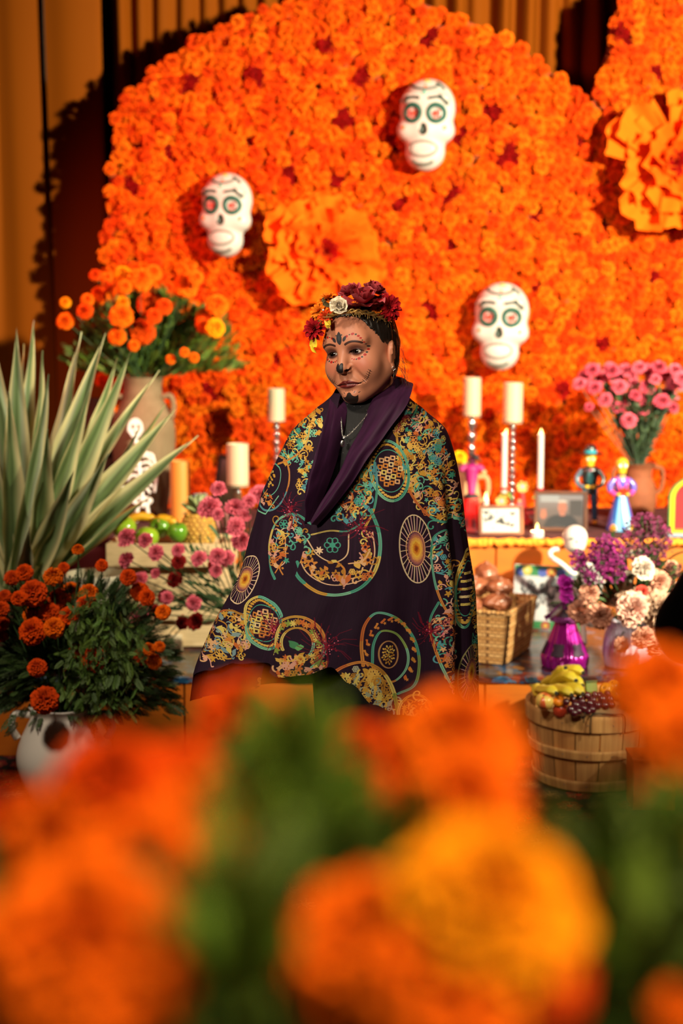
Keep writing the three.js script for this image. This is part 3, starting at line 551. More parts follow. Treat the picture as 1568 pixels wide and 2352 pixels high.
T.face = canvas(1600, 2048, (g) => {
  const X = (x) => (x + 100) * 8, Y = (y) => (120 - y) * 8, r = rng(77);            // millimetres
  g.fillStyle = '#b9785a'; g.fillRect(0, 0, 1600, 2048);
  for (let k = 0; k < 5000; k++) { g.fillStyle = `rgba(${r() < 0.5 ? '150,80,60' : '214,150,118'},${0.05 * r()})`; g.beginPath(); g.arc(r() * 1600, r() * 2048, 1 + r() * 5, 0, 7); g.fill(); }
  const soft = (x, y, rx, ry, rgb, a, rot = 0) => { g.save(); g.translate(X(x), Y(y)); g.rotate(rot); g.scale(rx * 8, ry * 8); const q = g.createRadialGradient(0, 0, 0, 0, 0, 1); q.addColorStop(0, `rgba(${rgb},${a})`); q.addColorStop(0.55, `rgba(${rgb},${a * 0.6})`); q.addColorStop(1, `rgba(${rgb},0)`); g.fillStyle = q; g.beginPath(); g.arc(0, 0, 1, 0, 7); g.fill(); g.restore(); };
  const fill = (c, f, a = 1) => { g.globalAlpha = a; g.fillStyle = c; g.beginPath(); f(); g.fill(); g.globalAlpha = 1; };
  const leaf = (x, y, L, W, rot, c, a = 1) => { g.save(); g.translate(X(x), Y(y)); g.rotate(rot); fill(c, () => { g.moveTo(0, -L * 4); g.bezierCurveTo(W * 5, -L * 1.5, W * 4, L * 3, 0, L * 4); g.bezierCurveTo(-W * 4, L * 3, -W * 5, -L * 1.5, 0, -L * 4); }, a); g.restore(); };
  for (const s of [-1, 1]) {
    soft(s * 42, -30, 26, 22, '190,80,60', 0.35);                                      // cheeks
    soft(s * 33, 4, 23, 14, '45,18,22', 0.85); soft(s * 33, 1, 18, 9, '22,10,14', 0.9); // eye make-up
    g.strokeStyle = 'rgba(40,20,15,0.85)'; g.lineWidth = 42; g.lineCap = 'round'; g.beginPath(); g.moveTo(X(s * 14), Y(21)); g.quadraticCurveTo(X(s * 32), Y(31), X(s * 52), Y(20)); g.stroke();
    // dots painted round the eye
    const ring = [[20, 39, 'r', 3.6], [27, 42, 'd', 2], [34, 42.5, 'r', 4], [41, 40.5, 'd', 2.6], [46.5, 36, 'r', 3.2], [51, 30.5, 'r', 2.8], [54, 25, 'd', 1.5], [56, 20, 'r', 2], [57, 15, 'd', 1.5], [58, 9, 'd', 2.6], [57, 2, 'r', 2.6], [54.5, -4, 'd', 2.6], [51, -9, 'r', 3.8], [45, -13, 'd', 2.8], [38, -15.5, 'r', 4.2], [31.5, -16.5, 'd', 2.3], [26, -16, 'r', 2.4], [21, -14, 'r', 2]];
    for (const [x, y, c, q] of ring) fill(c === 'r' ? '#9a1410' : '#23282b', () => g.ellipse(X(s * x), Y(y), q * 8 * 0.95, q * 8 * 0.72, s * (x - 35) * 0.03, 0, 7), 0.92);
    leaf(s * 14, 34.5, 15, 9, s * 0.62, '#23262b', 0.88);
    fill('#2f3a38', () => g.arc(X(s * 7.5), Y(44), 15, 0, 7), 0.85);
    // stitched mouth
    g.strokeStyle = '#1b0c0d'; g.lineWidth = 9; g.beginPath(); g.moveTo(X(s * 24), Y(-71.5)); g.quadraticCurveTo(X(s * 40), Y(-72), X(s * 49), Y(-62)); g.quadraticCurveTo(X(s * 55), Y(-54), X(s * 59), Y(-46)); g.stroke();
    g.lineWidth = 8; for (let k = 0; k < 7; k++) { const t = k / 6, x = lerp(38, 58, t), y = lerp(-69.5, -47, t ** 1.25); g.beginPath(); g.moveTo(X(s * (x - 2.6)), Y(y + 3.4)); g.lineTo(X(s * (x + 2.6)), Y(y - 3.4)); g.stroke(); }
    // lips and nostrils
    fill('#641a19', () => { g.moveTo(X(0), Y(-63.5)); g.quadraticCurveTo(X(s * 6), Y(-61), X(s * 12), Y(-64)); g.quadraticCurveTo(X(s * 22), Y(-68), X(s * 31), Y(-71.5)); g.quadraticCurveTo(X(s * 17), Y(-81), X(0), Y(-81.5)); }, 0.9);
    soft(s * 9, -45.5, 4, 2.6, '30,12,10', 0.6);
    g.strokeStyle = 'rgba(18,8,8,0.95)'; g.lineWidth = 13; g.beginPath(); g.moveTo(X(s * 16), Y(0)); g.quadraticCurveTo(X(s * 31), Y(9.5), X(s * 49), Y(1)); g.stroke();
  }
  g.strokeStyle = '#2c0b0c'; g.lineWidth = 9; g.beginPath(); g.moveTo(X(-31), Y(-71.6)); g.quadraticCurveTo(X(0), Y(-70), X(31), Y(-71.6)); g.stroke();
  leaf(0, 37, 31, 17, 0, '#20242a', 0.92); leaf(0, 38, 15, 6, 0, '#3a4148', 0.6);
  // black nose: two lobes over the tip
  fill('#131215', () => { g.moveTo(X(0), Y(-25)); g.bezierCurveTo(X(2.5), Y(-17), X(8.5), Y(-18), X(9.5), Y(-28)); g.bezierCurveTo(X(10), Y(-38), X(6), Y(-44), X(0), Y(-43)); g.bezierCurveTo(X(-6), Y(-44), X(-10), Y(-38), X(-9.5), Y(-28)); g.bezierCurveTo(X(-8.5), Y(-18), X(-2.5), Y(-17), X(0), Y(-25)); }, 0.95);
  // chin ornament
  fill('#15110f', () => { g.moveTo(X(-21), Y(-98)); g.bezierCurveTo(X(-16), Y(-104), X(-8), Y(-101), X(-5), Y(-93)); g.quadraticCurveTo(X(0), Y(-88), X(5), Y(-93)); g.bezierCurveTo(X(8), Y(-101), X(16), Y(-104), X(21), Y(-98)); g.bezierCurveTo(X(20), Y(-114), X(9), Y(-119), X(0), Y(-119)); g.bezierCurveTo(X(-9), Y(-119), X(-20), Y(-114), X(-21), Y(-98)); }, 0.93);
  for (const [x, y, q] of [[-24, -93, 3], [24, -93, 3], [-14, -91, 3.2], [14, -91, 3.2], [9, -87, 2], [-9, -87, 2]]) leaf(x, y, q * 2, q * 0.7, x * 0.05, '#272b2c', 0.85);
});
const skin = phys(0xffffff, 0.46, { map: T.face, sheen: 0.15, sheenColor: lin(0.6, 0.3, 0.2), specularIntensity: 0.7 });
const headGeoW = starMesh(headSDF, [0, -0.01, 0.0], 360, 330, 0.24, { front: 1.55, uv: (x, y) => [clamp((x + 0.1) / 0.2, 0, 1), clamp((y + 0.136) / 0.256, 0, 1)] });
// ears
const earSDF = (x, y, z) => {
  let d = ell(x, y, z, [0, 0, 0], [0.0075, 0.031, 0.018]);
  for (let k = 0; k < 7; k++) { const a0 = -2.2 + k * 0.55, a1 = a0 + 0.55, p = (a) => [0.005, 0.006 + 0.023 * Math.sin(a + 1.57), -0.002 - 0.0145 * Math.cos(a + 1.57)]; d = smin(d, cap(x, y, z, p(a0), p(a1), 0.0036, 0.0036), 0.003); }
  d = smax(d, -ell(x, y, z, [0.01, 0.0, 0.0], [0.008, 0.016, 0.009]), 0.004);
  return smin(d, ell(x, y, z, [0.002, -0.026, 0.004], [0.0065, 0.01, 0.009]), 0.004);
};
const earGeo = starMesh(earSDF, [-0.001, -0.002, 0], 60, 60, 0.05, { uv: () => [0.9, 0.35] });
// torso, arms and legs of the body (all but the neck is under clothes)
const wp = (px, py, d) => { const p = at(px, py, d); return [p.x, p.y, p.z]; };
const neckTop = wp(838, 905, 3.43), chest = wp(835, 1040, 3.43), waist = wp(825, 1280, 3.43), hip = wp(820, 1400, 3.43);
const shL = wp(752, 1034, 3.44), shR = wp(938, 1030, 3.44), elL = wp(672, 1240, 3.45), elR = wp(985, 1230, 3.45), haL = wp(655, 1420, 3.40), haR = wp(960, 1400, 3.40);
const hipL = wp(800, 1430, 3.43), hipR = wp(900, 1430, 3.43), knL = wp(795, 1760, 3.40), knR = wp(905, 1760, 3.40), anL = [wp(800, 1700, 3.43)[0], 0.09, -3.44], anR = [wp(905, 1700, 3.43)[0], 0.09, -3.44];
const bodyBones = (o) => [[neckTop, chest, 0.05 + o, 0.1 + o], [chest, waist, 0.115 + o, 0.115 + o], [waist, hip, 0.115 + o, 0.13 + o], [shL, shR, 0.05 + o, 0.05 + o], [chest, shL, 0.08 + o, 0.05 + o], [chest, shR, 0.08 + o, 0.05 + o]];
const armBones = (o) => [[shL, elL, 0.05 + o, 0.04 + o], [elL, haL, 0.04 + o, 0.028 + o], [shR, elR, 0.05 + o, 0.04 + o], [elR, haR, 0.04 + o, 0.028 + o]];
const legBones = (o) => [[hip, hipL, 0.12 + o, 0.09 + o], [hip, hipR, 0.12 + o, 0.09 + o], [hipL, knL, 0.085 + o, 0.055 + o], [knL, anL, 0.055 + o, 0.04 + o * 1.6], [hipR, knR, 0.085 + o, 0.055 + o], [knR, anR, 0.055 + o, 0.04 + o * 1.6]];
{
  const b = new MB();
  b.geo(headGeoW, HEAD);
  for (const s of [-1, 1]) b.geo(earGeo, HEAD.clone().multiply(M4([s * 0.0755, -0.021, -0.006], [0, s * 0.35, s * -0.1], [s, 1.02, 1])));
  const body = bodyMesh([...bodyBones(-0.004), ...armBones(-0.004), ...legBones(-0.004)], 0.035, [WX - 0.75, 0, -4.15], [WX + 0.75, 1.5, -2.65], 120);
  b.geo(body);
  const g = b.build();
  wpart('body', g, skin);
  // eyes
  const iris = canvas(256, 128, (c) => { c.fillStyle = '#cfc4b8'; c.fillRect(0, 0, 256, 128); c.fillStyle = '#1d0f09'; c.beginPath(); c.ellipse(64, 64, 30, 27, 0, 0, 7); c.fill(); c.fillStyle = '#050303'; c.beginPath(); c.ellipse(64, 64, 14, 12, 0, 0, 7); c.fill(); });
  const eyeM = phys(0xffffff, 0.12, { map: iris, clearcoat: 1, clearcoatRoughness: 0.05 });
  for (const s of [-1, 1]) { const e = new THREE.SphereGeometry(0.0128, 32, 24); e.rotateY(R(-9)); wpart('eye', e.applyMatrix4(HEAD.clone().multiply(M4([s * 0.0315, 0.001, 0.0655]))), eyeM); }
  // hair drawn back from the forehead
  const hairSDF = (x, y, z) => {
    const base = smin(ell(x, y, z, [0, 0.033, -0.014], [0.0795, 0.0868, 0.0975]), ell(x, y, z, [0, -0.03, -0.055], [0.06, 0.07, 0.055]), 0.04);
    const a = Math.atan2(Math.abs(x), z), line = a < 0.65 ? lerp(0.073, 0.063, (a / 0.65) ** 2) : a < 1.05 ? lerp(0.063, 0.028, (a - 0.65) / 0.4) : a < 1.4 ? lerp(0.028, -0.016, (a - 1.05) / 0.35) : a < 1.7 ? lerp(-0.016, -0.03, (a - 1.4) / 0.3) : -0.1;
    const m = sstep(line - 0.004, line + 0.016, y + 0.004 * noise3(a * 60, 1, 1));
    const strand = 0.0011 * noise3(a * 26, y * 40 + z * 30, 2) + 0.0008 * noise3(x * 260, 3, y * 60 - z * 60);
    return base - strand + 0.018 * (1 - m) - 0.001;
  };
  const b2 = new MB();
  b2.geo(starMesh(hairSDF, [0, 0.01, -0.02], 260, 200, 0.2, {}), HEAD);
  const r = rng(61);
  for (let k = 0; k < 26; k++) { const s = r() < 0.75 ? 1 : -1, y0 = 0.02 - r() * 0.08, z0 = -0.02 - r() * 0.03; b2.geo(tube([[s * 0.074, y0, z0], [s * (0.082 + r() * 0.01), y0 - 0.02, z0 + (r() - 0.5) * 0.02], [s * (0.078 + r() * 0.022), y0 - 0.045 - r() * 0.02, z0 + (r() - 0.3) * 0.02]], 0.00035, 4, 6), HEAD); }
  b2.geo(moved(new THREE.SphereGeometry(1, 28, 20), [0, 0.005, -0.118], null, [0.042, 0.042, 0.032]), HEAD);
  wpart('hair', b2.build(), phys(lin(0.012, 0.008, 0.006), 0.42, { sheen: 0.3, sheenColor: lin(0.25, 0.16, 0.1) }));
  // clothes under the shawl
  T.lace = canvas(512, 512, (c) => { c.fillStyle = '#040404'; c.fillRect(0, 0, 512, 512); const q = rng(9); c.strokeStyle = '#121214'; for (let k = 0; k < 160; k++) { c.lineWidth = 2 + q() * 3; c.beginPath(); const x = q() * 512, y = q() * 512; c.arc(x, y, 8 + q() * 18, q() * 6, q() * 6 + 4); c.stroke(); } c.fillStyle = '#9a9aa0'; for (let k = 0; k < 60; k++) { c.beginPath(); c.arc(q() * 512, q() * 512, 2.2, 0, 7); c.fill(); } }, true);
  T.lace.repeat.set(7, 7);
  const top = bodyMesh([...bodyBones(0.006), ...armBones(0.008)], 0.04, [WX - 0.65, 0.55, -4.07], [WX + 0.65, 1.37, -2.77], 96);
  { const p = top.attributes.position, u = top.attributes.uv; for (let k = 0; k < p.count; k++) u.setXY(k, p.getX(k), p.getY(k)); }
  const nb = new MB(); nb.geo(top);
  // high lace collar round the neck
  nb.grid(48, 10, (u, v) => { const a = u * Math.PI * 2, q = lerp(0.088, 0.0585, v ** 0.6), y = lerp(-0.195, -0.128, v) + 0.01 * Math.cos(a) * v * -1.4, c = V(q * Math.sin(a), y, -0.036 + q * Math.cos(a)).applyMatrix4(HEAD); return [c.x, c.y, c.z, u * 0.4, v * 0.07]; });
  wpart('black_top', nb.build(), mat(lin(0.6, 0.5, 0.5), 0.8, { map: T.lace }), 'black lace high-necked top');
  const tr = bodyMesh(legBones(0.014), 0.03, [WX - 0.55, 0.02, -3.97], [WX + 0.55, 0.95, -2.87], 90);
  wpart('trousers', tr, mat(lin(0.004, 0.003, 0.003), 0.95), 'dark trousers');
  for (const a of [anL, anR]) wpart('shoe', starMesh((x, y, z) => Math.max(smin(ell(x, y, z, [0, 0.045, 0.02], [0.042, 0.05, 0.06]), ell(x, y, z, [0, 0.028, 0.1], [0.045, 0.036, 0.085]), 0.03), 0.002 - y), [0, 0.03, 0.05], 40, 30, 0.25).applyMatrix4(M4([a[0], 0, a[2] - 0.02])), mat(lin(0.01, 0.008, 0.008), 0.4));
}
// ---------------------------------------------------------------- shawl
// rings: picture row, centre, half width, half depth (all in picture pixels at the woman's distance)
const SD = 3.42, RING = [[868, 848, 72, 62], [905, 848, 84, 74], [935, 848, 120, 92], [985, 848, 176, 118], [1050, 842, 204, 138], [1130, 832, 230, 150], [1230, 824, 250, 158], [1330, 819, 271, 164], [1430, 796, 301, 168], [1520, 779, 322, 172], [1640, 770, 334, 178]];
function ringAt(py) {
  let k = 0; while (k < RING.length - 2 && py > RING[k + 1][0]) k++;
  const a = RING[k], b = RING[k + 1], t = clamp((py - a[0]) / (b[0] - a[0]), 0, 1), p = RING[Math.max(k - 1, 0)], q = RING[Math.min(k + 2, RING.length - 1)];
  const cr = (i) => 0.5 * (2 * a[i] + (b[i] - p[i]) * t + (2 * p[i] - 5 * a[i] + 4 * b[i] - q[i]) * t * t + (3 * a[i] - p[i] - 3 * b[i] + q[i]) * t * t * t);
  return [cr(1), cr(2), cr(3)];
}
const thetaAt = (px, py) => { const [c, w] = ringAt(py); return Math.asin(clamp((px - c) / w, -0.995, 0.995)); };
// print: the front half of the cloth takes four fifths of the picture's width
const TW = 2048, TH = 2048, PY0 = 850, PY1 = 1650;
const uOf = (th) => { const a = th / Math.PI; return Math.abs(a) < 0.56 ? 0.5 + a * 0.7143 : 0.5 + Math.sign(a) * (0.4 + (Math.abs(a) - 0.56) / 0.44 * 0.1); };
const SX = (px, py) => { const [c, w] = ringAt(py), q = (px - c) / w; const th = Math.abs(q) < 0.97 ? Math.asin(q) : Math.sign(q) * (1.3252 + (Math.abs(q) - 0.97) * 4); return [uOf(th) * TW, (py - PY0) / (PY1 - PY0) * TH]; };
T.shawl = canvas(TW, TH, (g) => {
  const r = rng(99);
  const grd = g.createLinearGradient(0, 0, 0, 1); g.fillStyle = '#211020'; g.fillRect(0, 0, TW, TH);
  for (let k = 0; k < 2600; k++) { g.strokeStyle = `rgba(${r() < 0.5 ? '70,28,64' : '14,4,14'},0.10)`; g.lineWidth = 1 + r() * 3; const x = r() * TW, y = r() * TH; g.beginPath(); g.moveTo(x, y); g.lineTo(x + (r() - 0.5) * 8, y + 60 + r() * 200); g.stroke(); }
  const GOLD = ['#b98a34', '#caa04a', '#a8742a', '#c9b25a'], TEAL = ['#3f8f78', '#5aa38a', '#4d8f96', '#6fae8c'], WARM = ['#c07a34', '#b8602c', '#cfa070', '#c9907a'], pick = (a) => a[Math.floor(r() * a.length)];
  const path = (pts, close) => { g.beginPath(); pts.forEach(([x, y], i) => { const q = SX(x, y); i ? g.lineTo(...q) : g.moveTo(...q); }); if (close) g.closePath(); };
  const stroke = (pts, c, w, close) => { g.strokeStyle = c; g.lineWidth = w * 3.3; g.lineJoin = g.lineCap = 'round'; path(pts, close); g.stroke(); };
  const fill = (pts, c) => { g.fillStyle = c; path(pts, true); g.fill(); };
  const curve = (ctrl, n = 8, close = false) => { const c = new THREE.CatmullRomCurve3(ctrl.map(([x, y]) => V(x, y, 0)), close); return c.getPoints(ctrl.length * n).map((p) => [p.x, p.y]); };
  const ring = (x, y, rx, ry, rot = 0, n = 48, a0 = 0, a1 = Math.PI * 2) => [...Array(n + 1)].map((_, k) => { const a = lerp(a0, a1, k / n), X = rx * Math.cos(a), Y = ry * Math.sin(a); return [x + X * Math.cos(rot) - Y * Math.sin(rot), y + X * Math.sin(rot) + Y * Math.cos(rot)]; });
  // outline in two tones that run from one colour to the next
  const band = (pts, w, cols, close) => { w *= 1.25; for (let k = 0; k < pts.length - 1; k++) { const t = k / pts.length * cols.length, i = Math.floor(t) % cols.length; stroke([pts[k], pts[k + 1]], cols[i], w); } stroke(pts, 'rgba(20,6,18,0.55)', 0.5, close); const o = pts.map(([x, y]) => [x + 0.9, y + 0.9]); stroke(o, 'rgba(225,200,140,0.25)', 0.5); };
  const blob = (x, y, q, c) => { const n = 5 + Math.floor(r() * 3), a0 = r() * 6; fill([...Array(28)].map((_, k) => { const a = k / 28 * Math.PI * 2, m = q * (0.72 + 0.28 * Math.cos(a * n + a0)); return [x + m * Math.cos(a), y + m * Math.sin(a)]; }), c); };
  const flowerM = (x, y, q, c) => { for (let k = 0; k < 6; k++) { const a = k / 6 * 6.283; stroke(ring(x + q * 0.6 * Math.cos(a), y + q * 0.6 * Math.sin(a), q * 0.34, q * 0.34, 0, 12), c, 1.5, true); } fill(ring(x, y, q * 0.28, q * 0.28, 0, 10), c); };
  const curl = (x, y, q, rot, c, w = 2.2) => { const f = r() < 0.5 ? -1 : 1, pts = []; for (let k = 0; k <= 22; k++) { const t = k / 22, a = rot + f * t * 5.2, m = q * (1 - t * 0.86); pts.push([x + m * Math.cos(a) - q * Math.cos(rot), y + m * Math.sin(a) - q * Math.sin(rot)]); } stroke(pts, c, w); const e = pts[pts.length - 1]; fill(ring(e[0], e[1], w * 0.9, w * 0.9, 0, 8), c); };
  const leafM = (x, y, L, W, rot, c) => fill(ring(x, y, L, W, rot, 18).map(([a, b], k) => [a + 0.2 * L * Math.sin(k), b]), c);
  const inPoly = (x, y, p) => { let c = false; for (let i = 0, j = p.length - 1; i < p.length; j = i++) if ((p[i][1] > y) !== (p[j][1] > y) && x < (p[j][0] - p[i][0]) * (y - p[i][1]) / (p[j][1] - p[i][1]) + p[i][0]) c = !c; return c; };
  // scrolls, leaves and little flowers filling an outline
  const scrollFill = (poly, pal, step = 19, q0 = 8.5) => {
    const xs = poly.map((p) => p[0]), ys = poly.map((p) => p[1]); let row = 0;
    step *= 0.7; q0 *= 1.12; for (let y = Math.min(...ys) + 6; y < Math.max(...ys); y += step, row++) for (let x = Math.min(...xs) + 4; x < Math.max(...xs); x += step) {
      const X = x + (row % 2) * step / 2 + (r() - 0.5) * 7, Y = y + (r() - 0.5) * 7; if (!inPoly(X, Y, poly)) continue;
      const c = pick(pick(pal)), k = r(), q = q0 * (0.85 + 0.6 * r());
      if (k < 0.34) curl(X, Y, q, r() * 6.3, c, 2.1); else if (k < 0.5) { leafM(X, Y, q * 0.8, q * 0.33, r() * 3, c); curl(X + 3, Y + 4, q * 0.6, r() * 6, c, 1.7); } else if (k < 0.66) blob(X, Y, q * 0.72, c); else if (k < 0.78) flowerM(X, Y, q * 0.8, c); else { const a = r() * 6.3; stroke(curve([[X - q * Math.cos(a), Y - q * Math.sin(a)], [X + q * 0.4 * Math.sin(a), Y - q * 0.4 * Math.cos(a)], [X + q * Math.cos(a), Y + q * Math.sin(a)], [X + q * 1.1 * Math.sin(a), Y + q * 0.8]]), c, 2); fill(ring(X, Y, 2.6, 2.6, 0, 8), c); }
    }
  };
  const sunburst = (x, y, rx, ry, rot, c0, c1) => {
    const n = 30; for (let k = 0; k < n; k++) { const a = k / n * Math.PI * 2, p = ring(x, y, rx, ry, rot, 360), q = ring(x, y, rx * 0.5, ry * 0.5, rot, 360), i = Math.round(k / n * 360); stroke([q[i], p[i]], k % 2 ? c0 : '#b58a86', 1.3); }
    stroke(ring(x, y, rx, ry, rot), c0, 2.0, true);
    for (let k = 10; k > 0; k--) fill(ring(x + rx * 0.06, y, rx * 0.56 * k / 10, ry * 0.5 * k / 10, rot).map(([a, b]) => [a + (r() - 0.5) * 2.4, b + (r() - 0.5) * 2.4]), ['#7a3812', '#9a4a16', '#c07722', '#c8892c', '#d8a83c', '#cf9a44', '#c58a4a', '#a86a48', '#8d5450', '#6c3f46'][k - 1]);
    stroke(ring(x, y, rx * 0.58, ry * 0.52, rot), c1, 1.2, true);
  };
  const beads = (pts, c, q) => { for (let k = 0; k < pts.length; k++) { const a = pts[k]; fill(ring(a[0], a[1], q, q * 0.62, r() * 0.4, 10), c); } };
  const along = (pts, n) => { const c = new THREE.CatmullRomCurve3(pts.map(([x, y]) => V(x, y, 0))); return c.getSpacedPoints(n).map((p) => [p.x, p.y]); };
  const lattice = (x, y, rx, ry, rot) => {
    band(ring(x, y, rx, ry, rot), 3.6, [TEAL[0], TEAL[3], GOLD[3], TEAL[1]], true);
    beads(ring(x, y, rx * 0.84, ry * 0.88, rot, 15, 3.5, 5.9), GOLD[0], 4.2); beads(ring(x, y, rx * 0.84, ry * 0.88, rot, 15, 0.4, 2.8), GOLD[1], 4.2);
    stroke(ring(x, y, rx * 0.84, ry * 0.70, rot), TEAL[0], 1.6, true);
    for (let j = -3; j <= 3; j++) for (let i = -3; i <= 3; i++) { const u = (i + (j % 2) * 0.5) * rx * 0.3, v = j * ry * 0.2; if ((u / (rx * 0.74)) ** 2 + (v / (ry * 0.6)) ** 2 > 1) continue; const X = x + u * Math.cos(rot) - v * Math.sin(rot), Y = y + u * Math.sin(rot) + v * Math.cos(rot), s = rx * 0.105; stroke([[X - s, Y - s * 0.9], [X + s, Y - s * 0.7], [X + s * 0.9, Y + s], [X - s, Y + s * 0.8]], pick([GOLD[3], WARM[2], WARM[0], '#d0b880']), 2.2, true); }
  };
  const sequins = (x, y, q) => { for (let k = 0; k < 26; k++) { const a = r() * 6.283, m = q * (0.5 + 0.8 * r()); stroke([[x, y], [x + m * 0.6 * Math.cos(a), y + m * 0.6 * Math.sin(a)], [x + m * Math.cos(a + 0.2), y + m * Math.sin(a + 0.2)]], 'rgba(110,16,34,0.7)', 1.0); } for (let k = 0; k < 60; k++) { const a = r() * 6.283, m = q * 0.55 * r(); fill(ring(x + m * Math.cos(a), y + m * Math.sin(a), 1.5, 1.5, 0, 6), r() < 0.15 ? '#d86a80' : '#7c1226'); } };
  // shoulder and sleeve scroll panels
  const rs = curve([[910, 935], [945, 925], [985, 950], [1020, 1000], [1040, 1090], [1052, 1180], [1010, 1190], [960, 1150], [925, 1090], [905, 1010]], 8, true);
  scrollFill(rs, [GOLD, GOLD, TEAL, WARM], 17, 8.5); band(along([[905, 960], [908, 1010], [925, 1090], [960, 1150], [1005, 1184], [1050, 1175]], 80), 3.2, [GOLD[0], WARM[0], WARM[1], TEAL[0]]);
  for (let k = 0; k < 10; k++) flowerM(990 + (r() - 0.5) * 30, 1035 + (r() - 0.5) * 44, 8, pick(TEAL));
  const ls = curve([[735, 935], [700, 955], [668, 1000], [640, 1045], [665, 1060], [700, 1040], [728, 1000], [742, 960]], 8, true);
  scrollFill(ls, [GOLD, TEAL, GOLD], 16, 8); band(along([[640, 1062], [680, 1040], [706, 1010], [712, 980]], 40), 3, [WARM[0], GOLD[1]]);
  scrollFill(curve([[690, 1050], [720, 1045], [725, 1090], [705, 1120], [685, 1095]], 8, true), [TEAL, GOLD], 16, 7.5);
  // sleeve medallion at the left
  band(ring(628, 1105, 34, 62, 0.35), 2.6, [TEAL[2], GOLD[2], WARM[0]], true); stroke(ring(624, 1098, 20, 36, 0.35), TEAL[1], 2, true); for (let k = 0; k < 22; k++) fill(ring(622 + (r() - 0.5) * 22, 1096 + (r() - 0.5) * 40, 2.6, 2.6, 0, 8), pick(GOLD));
  stroke([[588, 1168], [612, 1172], [640, 1130]], TEAL[3], 2.4); scrollFill(curve([[596, 1150], [618, 1150], [628, 1128], [610, 1125]], 8, true), [WARM], 12, 6);
  lattice(890, 1068, 42, 66, -0.2);
  // scrolls under the right lapel
  scrollFill(curve([[825, 1035], [850, 1050], [858, 1100], [838, 1160], [800, 1180], [770, 1160], [790, 1110], [812, 1070]], 8, true), [TEAL, GOLD, TEAL, WARM], 17, 9);
  band(along([[858, 1050], [862, 1100], [855, 1150], [835, 1190]], 40), 2.6, [TEAL[2], TEAL[0], GOLD[0]]);
  for (let k = 0; k < 14; k++) stroke([[770 + k * 1.9, 1120 + r() * 10 - k], [770 + k * 1.9, 1112 + r() * 8 - k]], TEAL[2], 1.4);
  flowerM(825, 1132, 13, TEAL[0]);
  // big pomegranate in the middle, its left half on the other front
  const pom = curve([[852, 1160], [868, 1210], [864, 1260], [842, 1305], [800, 1332], [755, 1336], [712, 1320], [684, 1285], [686, 1240], [712, 1205]], 10, true);
  band(along([[848, 1152], [866, 1200], [868, 1245], [854, 1290], [822, 1322], [775, 1336], [728, 1328], [694, 1300], [680, 1270]], 120), 3.8, [TEAL[0], TEAL[1], GOLD[3], TEAL[0], TEAL[3], GOLD[0], TEAL[0]]);
  stroke(along([[852, 1200], [856, 1250], [838, 1295], [800, 1312], [750, 1312], [712, 1290], [698, 1262]], 60), '#cfa884', 1.8);
  stroke(along([[712, 1215], [734, 1250], [768, 1265], [795, 1250], [800, 1205]], 40), '#cfae84', 1.8); band(along([[722, 1206], [760, 1197], [796, 1198], [830, 1180]], 40), 2, [GOLD[3], TEAL[0]]);
  flowerM(765, 1228, 18, TEAL[0]); blob(737, 1240, 10, '#d8b890');
  scrollFill(curve([[690, 1252], [712, 1292], [750, 1312], [800, 1312], [838, 1295], [856, 1250], [850, 1200], [832, 1215], [822, 1262], [798, 1282], [760, 1284], [722, 1268], [704, 1238]], 6, true), [WARM, WARM, GOLD], 22, 9);
  for (const [x, y, q, c] of [[720, 1270, 15, WARM[0]], [745, 1288, 14, GOLD[2]], [842, 1260, 13, WARM[0]], [836, 1232, 11, WARM[1]], [820, 1292, 11, GOLD[0]], [848, 1290, 9, WARM[1]], [718, 1246, 11, GOLD[0]], [704, 1262, 9, WARM[0]], [772, 1290, 10, GOLD[2]], [846, 1206, 9, WARM[2]]]) { blob(x, y, q, c); fill(ring(x, y, q * 0.3, q * 0.3, 0, 8), '#2c1129'); }
  for (const k of [-2, -1, 0, 1, 2]) leafM(789 + k * 5, 1306 - Math.abs(k) * 3, 17, 3.2, Math.PI / 2 + k * 0.32, pick(WARM)); stroke(along([[775, 1264], [790, 1280], [790, 1300]], 10), WARM[0], 2.6); stroke(along([[800, 1268], [830, 1262], [846, 1240]], 12), WARM[2], 2.2);
  for (let k = 0; k < 8; k++) leafM(728 + k * 9 - 4, 1276 + 14 * Math.sin(k), 7, 3, r() * 3, pick([...WARM, ...GOLD]));
  const pl = curve([[690, 1175], [650, 1180], [622, 1215], [616, 1265], [630, 1295], [655, 1290], [662, 1250], [690, 1215]], 8, true);
  band(along([[716, 1185], [676, 1166], [636, 1184], [616, 1230], [616, 1275], [630, 1310]], 60), 3.4, [TEAL[0], TEAL[3], GOLD[3], TEAL[0]]); stroke(along([[692, 1200], [650, 1200], [632, 1240], [636, 1282], [650, 1275], [655, 1220]], 50), '#cfae94', 1.7); scrollFill(pl, [WARM, WARM, GOLD, TEAL], 19, 9);
  scrollFill(curve([[686, 1195], [712, 1215], [708, 1240], [686, 1225]], 8, true), [GOLD, TEAL], 15, 7);
  sunburst(950, 1240, 36, 75, -0.12, '#c9b48c', '#d8a06a'); sunburst(562, 1322, 22, 58, 0.42, '#d4b890', '#d8a06a');
  // right sleeve paisleys
  scrollFill(curve([[985, 1225], [1015, 1205], [1032, 1260], [1045, 1330], [1046, 1400], [1015, 1370], [1000, 1310], [988, 1270]], 8, true), [GOLD, '#d8b8a0|#c9907a'.split('|'), TEAL], 17, 8); band(along([[984, 1260], [990, 1215], [1015, 1203], [1034, 1250], [1046, 1340], [1050, 1420], [1020, 1390], [996, 1330], [984, 1260]], 100), 2.6, [TEAL[0], TEAL[2], GOLD[3], WARM[2], WARM[0], TEAL[1]]);
